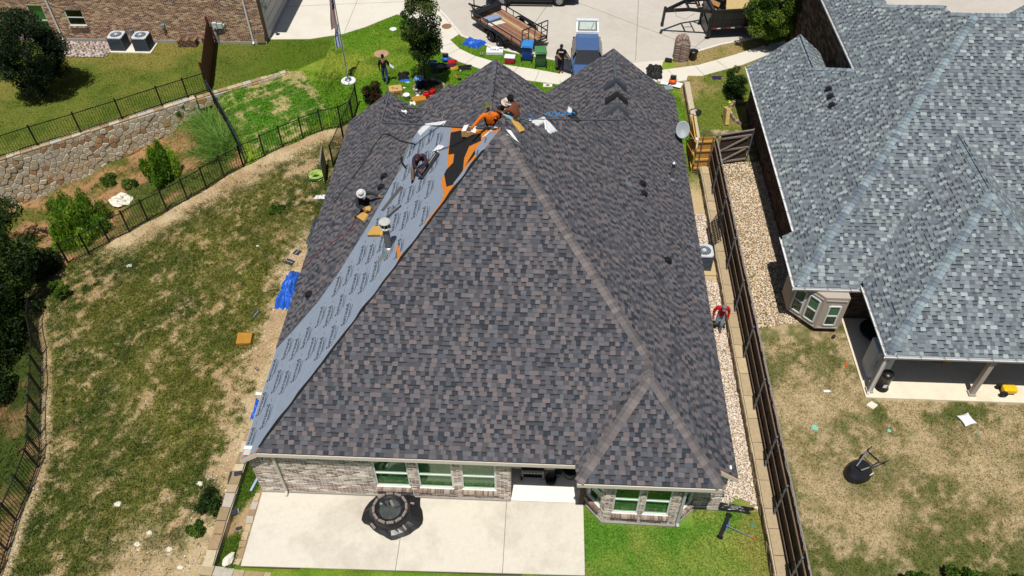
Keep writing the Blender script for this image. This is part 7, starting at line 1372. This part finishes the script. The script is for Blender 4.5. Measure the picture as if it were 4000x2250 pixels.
t = T('blue_tarp', 'crumpled blue tarp on the dirt along the left eave', 'tarp', (-11.1, 23.4, -.5)); cloth_heap(t, (-10.85, 23.3, hz(-11, 23.3)-.05), .5, 1.3, .6, m_btarp, 4, 44); t = T('blue_tarp', 'small end of blue tarp showing lower down the left eave', 'tarp', (-10.6, 17.0, -.4)); cloth_heap(t, (-10.65, 17.2, hz(-10.6, 17.1)), .22, .55, .25, m_btarp, 9, 18); t = T('plastic_sheet', 'black and clear plastic along the left eave above the blue tarp', 'plastic sheet', (-10.6, 26.5, -.3)); cloth_heap(t, (-10.55, 26.9, hz(-10.5, 26.9)), .3, 1.2, .3, M('dark_film', S(84, 92, 100, .6), r=.3, var=.5, sc=4), 14, 24)
t = T('downspout_piece', 'loose pale downspout lying on the grass strip by the house corner', 'downspout', (-9.6, 14.0, 0)); MB().beam((-9.72, 13.4, .05), (-9.55, 14.1, .09), .08, .06).build('tube', M('pale_blue_metal', S(170, 194, 214, .75), r=.4), t); litter('white plastic piece at the house corner above the loose downspout', -9.72, 14.35, .12, .14, m_white)
t = T('stone_figure', 'pale carved stone lump on the low wall corner at the bottom', 'stone', (-9.75, 10.95, 0)); mb = MB().ell((-9.75, 10.95, .1), (.13, .26, .12), Matrix.Rotation(-.5, 3, 'Z'), 12); mb.v = [(a+random.uniform(-.03, .03), b+random.uniform(-.03, .03), c_) for a, b, c_ in mb.v]; mb.build('stone', M('white_limestone'), t)
# front yard tools under the oak
def tub(label, x, y, r, h, mat, lidm=None, cat='bin', nm='bin', z=0., handles=True):
    t = mk(nm, label, cat, (x, y, z), 0); MB().lathe((0, 0, 0), [(.001, 0), (r*.8, 0), (r, h), (r*1.05, h), (r*1.05, h+.03), (r*.95, h+.03), (r*.78, .04), (.001, .04)], 20).build('shell', mat, t, world=False, smooth=True)
    if lidm: MB().lathe((0, 0, h+.02), [(r*1.08, -.02), (r*1.08, .03), (r*.6, .07), (.001, .08)], 20).build('lid', lidm, t, world=False, smooth=True)
    if handles:
        for s_ in (-1, 1): MB().tube([(s_*r*.98, -.06, h*.85), (s_*(r+.08), -.05, h*.88), (s_*(r+.08), .05, h*.88), (s_*r*.98, .06, h*.85)], .014, 5).build('handle', m_galv, t, world=False)
    return t
m_navy = M('navy_plastic', S(30, 56, 140, .7), r=.4); tub('dark blue round bin on the lawn under the slender oak', -7.12, 38.45, .25, .62, m_navy, M('pale_blue_lid', S(116, 158, 212, .75), r=.4, var=.3, sc=8))
tub('tall black and grey bucket standing behind the oak trunk', -6.55, 40.2, .22, .42, M('grey_bucket', S(168, 172, 176, .7), r=.5), M('dark_bag', (.02, .022, .05), r=.5), 'bucket', 'bucket', handles=False); tub('clear grey bucket right of the tall bucket', -6.15, 40.25, .17, .3, M('clear_bucket', S(150, 158, 162, .6), r=.3), None, 'bucket', 'bucket'); tub('white bucket lying behind the left front gable', -7.7, 37.3, .18, .3, m_white, None, 'bucket', 'bucket'); tub('small grey cup stack under the oak', -7.25, 37.95, .08, .2, M('grey_bucket'), None, 'cup', 'cup', handles=False); tub('white paint pail under the oak beside the red can', -7.1, 37.45, .1, .14, m_white, m_white, 'pail', 'pail')
def gas_can(label, x, y, rz): t = mk('gas_can', label, 'gas can', (x, y, 0), rz, 'red fuel cans'); MB().box((0, 0, .17), (.34, .24, .32)).build('tank', m_redp, t, world=False, bevel=.05); MB().tube([(-.1, 0, .32), (-.08, 0, .4), (.08, 0, .4), (.1, 0, .32)], .025, 6).build('handle', m_redp, t, world=False); MB().cyl((.13, 0, .3), (.2, 0, .42), .025, n=8).build('spout', m_blk, t, world=False)
gas_can('red fuel can standing under the oak, left of two', -6.65, 37.5, .2); gas_can('red fuel can under the oak, right of two', -6.35, 37.8, 1.0)
def soft(name, label, cat, x, y, sx, sy, h, mat, rz=0., z=0., seed=3): t = mk(name, label, cat, (x, y, z)); cloth_heap(t, (x, y, z), sx, sy, h, mat, seed, 20, 'fabric', rz); MB().box((0, 0, h*.3), (sx*1.1, sy*1.1, h*.55), rz).build('body', mat, t, world=False, bevel=.05); return t
soft('tool_bag', 'black duffel bag on the lawn right of the man in black', 'bag', -8.2, 39.55, .36, .42, .3, BLK, .2); t = soft('blue_mat', 'blue mat sticking out under the black duffel bag', 'mat', -8.05, 39.2, .35, .2, .05, m_btarp, -.2, seed=5); soft('tool_bag', 'red tool bag beside the blue compressor', 'bag', -5.62, 41.15, .32, .2, .22, hexm('red_bag', 200, 34, 44), .15); soft('tool_bag', 'maroon bag beneath the red tool bag', 'bag', -5.62, 40.8, .32, .2, .16, hexm('maroon_bag', 84, 34, 56), .1); soft('tool_belt', 'yellow leather tool belt beside the black cart bag', 'tool belt', -5.4, 40.5, .3, .16, .14, hexm('yellow_leather', 206, 160, 54), .3); _cb = soft('cart_bag', 'black wheeled cart bag at the sidewalk edge', 'bag', -4.85, 40.6, .46, .28, .16, BLK, .15); wheel(_cb, (-5.02, 40.24, .11), .11, .06, (.3, 1), m_white)
soft('tool_bag', 'teal tangle of rope and bags behind the oak trunk', 'bag', -6.75, 41.1, .32, .2, .2, hexm('teal_bag', 40, 110, 104), .1); soft('tool_bag', 'pale green bag behind the oak trunk', 'bag', -7.1, 41.1, .28, .2, .18, hexm('mint_bag', 128, 168, 156), -.1); soft('tool_bag', 'black box bag between the bucket and the compressor', 'bag', -6.2, 40.85, .3, .22, .16, BLK, -.3); soft('tool_bag', 'black bag just behind the middle gable roof', 'bag', -4.45, 39.35, .35, .2, .2, BLK, .5); soft('tool_bag', 'dark tool roll with blue stripe beside the clear bucket', 'bag', -5.9, 40.55, .24, .2, .14, hexm('dark_roll', 30, 36, 48), -.7)
def compressor(label, x, y, z, c, top): t = mk('air_compressor', label, 'air compressor', (x, y, z), 0, 'pancake compressors'); MB().lathe((0, 0, 0), [(.001, .05), (.16, .05), (.22, .10), (.22, .2), (.16, .26), (.001, .27)], 20).build('tank', c, t, world=False, smooth=True); MB().box((0, 0, .36), (.3, .2, .2)).build('motor', top, t, world=False, bevel=.05); MB().tube([(-.16, 0, .3), (-.15, 0, .52), (.15, 0, .52), (.16, 0, .3)], .018, 6).build('handle', m_blk, t, world=False)
compressor('blue pancake air compressor among the tools on the lawn', -5.98, 41.35, 0, M('blue_tank', S(36, 110, 220, .7), r=.35), m_blk); compressor('orange pancake air compressor on the sidewalk right of the roof', 6.86, 39.3, .09, M('orange_tank', S(238, 96, 28, .75), r=.35), m_blk)
for lab, c, d, rz, mat in [('white sheet under the orange compressor', (7.0, 39.2, .095), (.75, .5, .01), -.4, m_white), ('clear plastic tray beside the orange compressor', (6.6, 38.85, .06), (.45, .4, .1), .2, M('clear_tray', S(158, 176, 180, .6), r=.2)), ('white sheet left of the orange compressor', (6.45, 39.3, .095), (.5, .3, .01), -.2, m_white)]: t = mk('loose_sheet', lab, 'sheet', c, rz); MB().box((0, 0, .005), d).build('sheet', mat, t, world=False)
def rod(name, label, cat, a, b, r, mat, head=None): t = mk(name, label, cat, tuple(a), 0, 'long-handled tools on the lawn'); MB().cyl(a, b, r, n=6).build('handle', mat, t); (MB().box(b, (.22, .1, .12)).build('head', head, t) if head else None)
rod('push_broom', 'yellow-headed broom on the lawn left of the oak trunk', 'broom', (-7.45, 39.75, .05), (-7.45, 40.15, .45), .018, M('yellow_handle', S(226, 214, 60, .75), r=.5), M('broom_yellow', S(212, 190, 70, .7), r=.8)); rod('level_tool', 'teal handled tool leaning by the oak trunk', 'tool', (-7.55, 40.2, .1), (-6.95, 40.6, .3), .02, m_teal); rod('shovel', 'orange-handled shovel on the lawn behind the middle gable', 'shovel', (-5.35, 39.75, .05), (-5.0, 39.35, .05), .03, M('orange_handle', S(238, 108, 36, .75), r=.5), m_blk); rod('pry_bar', 'thin dark bar lying under the oak', 'bar', (-6.7, 39.55, .04), (-5.9, 39.95, .06), .015, m_galv); rod('pry_bar', 'thin dark rod on the grass beside the cart bag', 'bar', (-5.1, 40.0, .04), (-4.4, 39.8, .04), .012, m_blk)
t = T('downspout_piece', 'pale metal gutter pieces beside the red fuel cans', 'gutter', (-7.15, 37.2, 0)); mb = MB().beam((-7.5, 37.05, .12), (-6.9, 37.4, .18), .09, .06); mb.beam((-7.3, 37.3, .08), (-6.95, 37.6, .3), .09, .06); mb.build('tube', m_galv, t); litter('white plastic scrap behind the left gable by the fuel cans', -6.55, 37.05, .28, .12, m_white, 0.); litter('white scrap on the lawn beside the brown carton', -8.0, 38.45, .1, .06, m_white, 0.)
t = T('tree_ring', 'dark brick edging ring with mulch around the oak trunk', 'tree ring', (-6.6, 38.4, 0)); MB().lathe((-6.6, 38.4, 0), [(.001, .03), (.78, .02)], 28).build('mulch', M('mulch', S(46, 36, 30), r=.95, var=.4, sc=20, bump=.8), t)
for i in range(26): a = 2*math.pi*i/26; MB().box((-6.6+.85*math.cos(a), 38.4+.85*math.sin(a), .05), (.19, .1, .12), a+math.pi/2).build('brick', m_soldier[i % 4], t)
t = T('brick_ring', 'curved brick flower bed edging by the shaded right house wall', 'edging', (9.8, 35.9, .35)); 
for i in range(20): a = RAD(80+i*10.5); MB().box((10.15+.62*math.cos(a), 36.0+1.1*math.sin(a), hz(10.1, 36)+.1), (.1, .2, .2), a+math.pi/2+1.57).build('brick', m_soldier[i % 4], t)
# flag pole with two flags
t = T('flag_pole', 'silver flag pole on a white round base in the front lawn', 'flag pole', (-11.24, 39.05, 0)); o = Vector(t['_o']); MB().cyl((-11.24, 39.05, 0), (-11.24, 39.05, 6.2), .035, .025, n=10).build('pole', m_alu, t); MB().lathe((-11.24, 39.05, 0), [(.42, 0), (.4, .05), (.001, .07)], 24).build('base', M('white_pad', S(240, 238, 244, .8), r=.7), t); MB().lathe((-11.24, 39.05, .05), [(.2, 0), (.18, .06), (.06, .1), (.05, .25)], 16).build('collar', m_alu, t, smooth=True); MB().tube([(-11.2, 38.98, .9), (-11.19, 38.97, .6), (-11.17, 38.97, .5), (-11.2, 38.98, 4.6)], .008, 5).build('halyard', m_white, t); MB().ell((-11.24, 39.05, 6.24), (.07, .07, .07), None, 10).build('finial', m_alu, t, smooth=True)
def hanging_flag(label, x0, y0, ztop, zbot, cols_fn, seed, wid=.34):
    t = T('flag', label, 'flag', (x0, y0, zbot)); nu, nv = 40, 64; mb = MB(); fs_ = {}; V = []
    for j in range(nv+1):
        v = j/nv; z = ztop+(zbot-ztop)*v
        for i in range(nu+1):
            u = i/nu; w_ = wid*(.45+.35*v); fold = math.sin(u*9.0+seed+1.2*v)*.07*(.5+.5*v); V.append((x0-.02-w_*u+.02*math.sin(v*6+seed), y0-.05+fold, z-.25*u*(1-.4*v)))
    names_ = {}
    for j in range(nv):
        for i in range(nu): c = cols_fn((i+.5)/nu, (j+.5)/nv); mb.col = c; k = j*(nu+1)+i; mb.f.append([k, k+1, k+nu+2, k+nu+1]); mb.m.append(0); mb.c.append(c)
    mb.v = V; mb.build('cloth', M('flag_cloth', None, r=.8, var=.06, sc=20), t)
RW = (S(176, 34, 48, .7), S(236, 232, 232, .8)); FB_ = S(38, 48, 104, .65)
def us(u, v):     # hung from the pole: stripes run down the drop
    k = int((u)*13)
    if v < .42 and u < .54:
        return S(230, 230, 236, .8) if ((int(u*22) % 3 == 1) and (int(v*40) % 4 == 1)) else FB_
    return RW[k % 2]
def il(u, v):
    if .12 < u < .27 or .73 < u < .88: return S(42, 84, 190, .7)
    x, y = (u-.5)*1.7, (v-.36)*3.4
    for sg in (1, -1):
        e = max(-y*sg-.25*.999, (y*sg*.5+abs(x)*.866)-.25)
        if abs(e) < .045: return S(42, 84, 190, .7)
    return S(234, 238, 246, .8)
hanging_flag('hanging red, white and blue striped flag with stars, upper flag on the pole', -11.26, 39.02, 5.15, 3.3, us, .3, .44); hanging_flag('hanging white flag with blue stripes and star, lower flag on the pole', -11.26, 39.02, 3.45, 2.2, il, 1.7, .40)
# kerbside: tarp, tank, cooler, bins, mailbox, pots
t = T('blue_tarp', 'folded blue tarp on the grass strip by the kerb', 'tarp', (-4.6, 43.3, 0)); cloth_heap(t, (-4.55, 43.3, 0), .72, .5, .3, m_btarp, 21, 30, rz=-.5)
t = T('white_carton', 'white handwritten box lid on the kerb strip left of the cooler', 'box', (-3.2, 42.35, 0), .0); MB().box((0, 0, .12), (1.0, .62, .24)).build('box', m_white, t, world=False, bevel=.04)
for tx, p, sz in (('JOE', (-.42, .16, .245), .12), ('CaLs', (-.28, -.12, .245), .26), ('MI', (.25, .02, .245), .2)): me = text_mesh(tx, sz); me.materials.append(m_ink); put('handwriting', me, t, p)
t = T('cooler', 'red and white picnic cooler on the kerb strip', 'cooler', (-2.27, 41.3, 0), -.12); MB().box((0, 0, .19), (.58, .36, .34)).build('body', hexm('cooler_red', 186, 34, 44, r=.4), t, world=False, bevel=.03); MB().box((0, 0, .40), (.62, .40, .09)).build('lid', m_white, t, world=False, bevel=.03); MB().box((.30, 0, .3), (.03, .2, .04)).build('handle', m_white, t, world=False)
t = T('water_bottles', 'two clear bottles standing at the sidewalk edge', 'bottles', (-3.95, 41.95, .03)); 
for x in (-4.0, -3.88): MB().lathe((x, 41.95, .03), [(.001, 0), (.035, 0), (.036, .15), (.015, .2), (.015, .23), (.001, .23)], 10).build('bottle', M('clear_bottle', S(196, 200, 196, .6), r=.15), t, smooth=True)
def cart(label, x, y, rz, body, lid):
    t = mk('wheelie_bin', label, 'wheelie bin', (x, y, 0), rz, 'wheelie bins at the kerb'); mb = MB(); zs = [(.06, .25, .27), (.35, .27, .29), (.92, .31, .36)]
    v = [(sx*a, sy*b+(.03 if z > .5 else 0), z) for z, a, b in zs for sx, sy in ((-1, -1), (1, -1), (1, 1), (-1, 1))]; mb.add(v, [(3, 2, 1, 0)]+[(4*j+i, 4*j+(i+1) % 4, 4*j+4+(i+1) % 4, 4*j+4+i) for j in range(2) for i in range(4)]+[(8, 9, 10, 11)]); mb.build('body', body, t, world=False, bevel=.03)
    mb = MB().slab([(-.34, -.40, .93), (.34, -.40, .93), (.33, .40, 1.0), (-.33, .40, 1.0)], .05); mb.slab([(-.27, -.30, .985), (.27, -.30, .985), (.26, .28, 1.04), (-.26, .28, 1.04)], .04); mb.build('lid', lid, t, world=False, bevel=.03); MB().box((0, -.33, .8), (.6, .06, .05)).build('rim', body, t, world=False)
    for s_ in (-1, 1): wheel_l = MB().cyl((s_*.27, -.28, .13), (s_*.34, -.28, .13), .13, n=14); wheel_l.build('wheel', m_tyre, t, world=False)
    MB().cyl((-.25, -.40, .95), (.25, -.40, .95), .02, n=6).build('handle', body, t, world=False)
cart('blue recycling bin on wheels at the kerb', -1.28, 41.75, -.1, M('bin_blue', S(28, 78, 166, .7), r=.45, var=.06), M('bin_blue_lid', S(64, 142, 216, .75), r=.45)); cart('green waste bin on wheels beside the blue one', -.5, 41.1, .1, M('bin_green', S(52, 104, 60, .68), r=.45, var=.06), M('bin_green_lid', S(84, 146, 92, .7), r=.45))
t = T('brick_mailbox', 'arched brick mailbox pillar at the kerb', 'mailbox', (7.55, 42.0, 0)); m_mb = M('brick_mailbox_brick', S(138, 104, 90), r=.9, var=.3, sc=20)
for k in range(15):
    for i in range(3):
        for fy in (-1, 1): MB().box((7.55-.26+.26*i+(.05 if k % 2 else -.02), 42.0+fy*.28, .05+k*.075), (.235, .11, .062)).build('brick', m_soldier[(i+k) % 4], t)
    for fx in (-1, 1): MB().box((7.55+fx*.36, 42.0, .05+k*.075), (.11, .44, .062)).build('brick', m_soldier[(k+1) % 4], t)
MB().box((7.55, 42.0, .56), (.66, .56, 1.12)).build('core', M('mailbox_mortar', S(196, 182, 166), r=.95), t)
for i in range(13): 
    a = math.pi*(i+.5)/13
    for j in range(3): MB().box((7.55+.34*math.cos(a), 41.80+.2*j, 1.13+.30*math.sin(a)), (.09, .19, .075), rot=Matrix.Rotation(-a, 3, 'Y')).build('brick', m_soldier[(i+j) % 4], t)
MB().cyl((7.55, 41.72, 1.12), (7.55, 42.28, 1.12), .29, n=20).build('arch_core', M('mailbox_mortar'), t)
t = tub('black plastic barrel beside the brick mailbox', 8.25, 42.0, .25, .52, m_bplast, m_bplast, 'barrel', 'barrel', 0., False); t = T('black_tray', 'black plastic tray on the kerb left of the brick mailbox', 'tray', (6.85, 41.75, .04)); MB().box((0, 0, .06), (.42, .3, .12), -.25).build('tray', m_bplast, t, world=False, bevel=.04)
t = T('black_sheet_heap', 'heap of black plastic sheeting on the driveway right of the gables', 'plastic sheet', (5.95, 40.35, .03)); cloth_heap(t, (5.95, 40.35, .03), .55, .75, .5, M('black_fabric_sheet', (.012, .012, .013), r=.6, var=.3), 31, 26, rz=-.2)
t = pot('round_pan', 'round black drain pan on the stone strip by the right eave', 'pan', (7.72, 36.05, .34), [(.001, 0), (.27, 0), (.32, .1), (.30, .1), (.26, .02), (.001, .02)], m_bplast)
# right porch things
t = T('white_freezer', 'pale upright freezer on the porch corner of the grey-roofed house', 'freezer', (12.45, 19.15, .52)); MB().box((12.45, 19.15, 1.27), (.72, .72, 1.5)).build('cabinet', M('freezer_white', S(196, 210, 228, .7), r=.35, var=.04), t, bevel=.03); MB().box((12.45, 18.775, 1.27), (.70, .05, 1.44)).build('door', M('freezer_white'), t, bevel=.015); MB().box((12.2, 18.735, 1.4), (.03, .03, .4)).build('handle', m_galv, t)
t = T('black_smoker', 'tall black round can with white label beside the porch post', 'smoker', (12.55, 18.35, .52)); MB().lathe((0, 0, 0), [(.24, 0), (.25, .04), (.2, .06), (.2, .72), (.22, .74), (.2, .84), (.05, .88), (.001, .88)], 20).build('barrel', m_blk, t, world=False, smooth=True); MB().slab([(-.09, -.203, .42), (.05, -.203, .42), (.05, -.203, .25), (-.09, -.203, .25)], .006).build('label_plate', m_white, t, world=False)
def toy(label, x, y, cols, cat='toy', s_=1.): 
    t = mk('plastic_toy', label, cat, (x, y, .52), 0, 'toys on the porch')
    for i, c in enumerate(cols): MB().cyl((-.2*s_+.13*i*s_, .05*math.sin(i*2), .05), (-.05*s_+.12*i*s_, .1*math.cos(i), .35*s_), .05*s_, n=8).build('limb', M('toy_%d_%d' % c[:2], S(*c, .75), r=.4), t, world=False)
toy('colourful plastic toy on the shaded porch floor', 15.05, 19.6, [(60, 150, 60), (50, 110, 200), (230, 120, 30), (226, 190, 40)]); toy('yellow and orange toys at the right edge of the porch', 17.15, 19.7, [(240, 160, 30), (40, 90, 180), (236, 190, 30)])
t = T('ride_on_toy', 'yellow ride-on toy with black wheels at the right edge of the porch', 'toy', (16.95, 18.3, .52)); MB().box((17.05, 18.3, .74), (.5, .3, .22)).build('body', M('toy_yellow', S(248, 200, 30, .78), r=.4), t, bevel=.06); wheel(t, (16.82, 18.12, .66), .14, .1, (0, 1)); wheel(t, (16.82, 18.48, .66), .14, .1, (0, 1))
t = T('dark_grill', 'dark covered grill in the shade of the right porch', 'grill', (16.3, 20.2, .52)); MB().box((16.4, 20.3, .95), (1.2, .7, .86)).build('cover', m_blk, t, bevel=.08); t = T('round_trampoline', 'dark round trampoline leaning in the shade between bay and porch', 'trampoline', (12.9, 20.7, .52)); MB().lathe((12.9, 20.75, .9), [(.001, 0), (.6, 0), (.65, .03), (.6, .06)], 24).build('disc', m_bplast, t)
for a in (0, 2.1, 4.2): MB().cyl((12.9+.5*math.cos(a), 20.75+.5*math.sin(a), .52), (12.9+.5*math.cos(a), 20.75+.5*math.sin(a), .9), .02, n=6).build('leg', m_blk, t)
t = T('garden_tool', 'small orange tool on the grass edge beside the freezer', 'tool', (11.55, 19.35, .45)); MB().cyl((11.5, 19.3, .48), (11.58, 19.5, .48), .03, n=6).build('handle', M('orange_handle'), t); t = T('spray_nozzle', 'dark round spotlight on the ground below the bay window', 'spotlight', (11.35, 20.75, .45)); MB().cyl((11.35, 20.75, .45), (11.35, 20.7, .62), .07, n=10).build('lamp', m_blk, t)
t = T('firewood_stack', 'small stack of firewood against the tan brick wall by the dark fence', 'firewood', (-21.5, 42.5, 0))
for k in range(5):
    for i in range(7): MB().box((-22.0+i*.16, 42.55, .06+.085*k), (.15, .42, .08), rz=random.uniform(-.1, .1)).build('log', M('split_log_%d' % ((i+k) % 3), S(*[(120, 90, 70), (150, 122, 98), (92, 68, 54)][(i+k) % 3]), r=.9, var=.2), t)
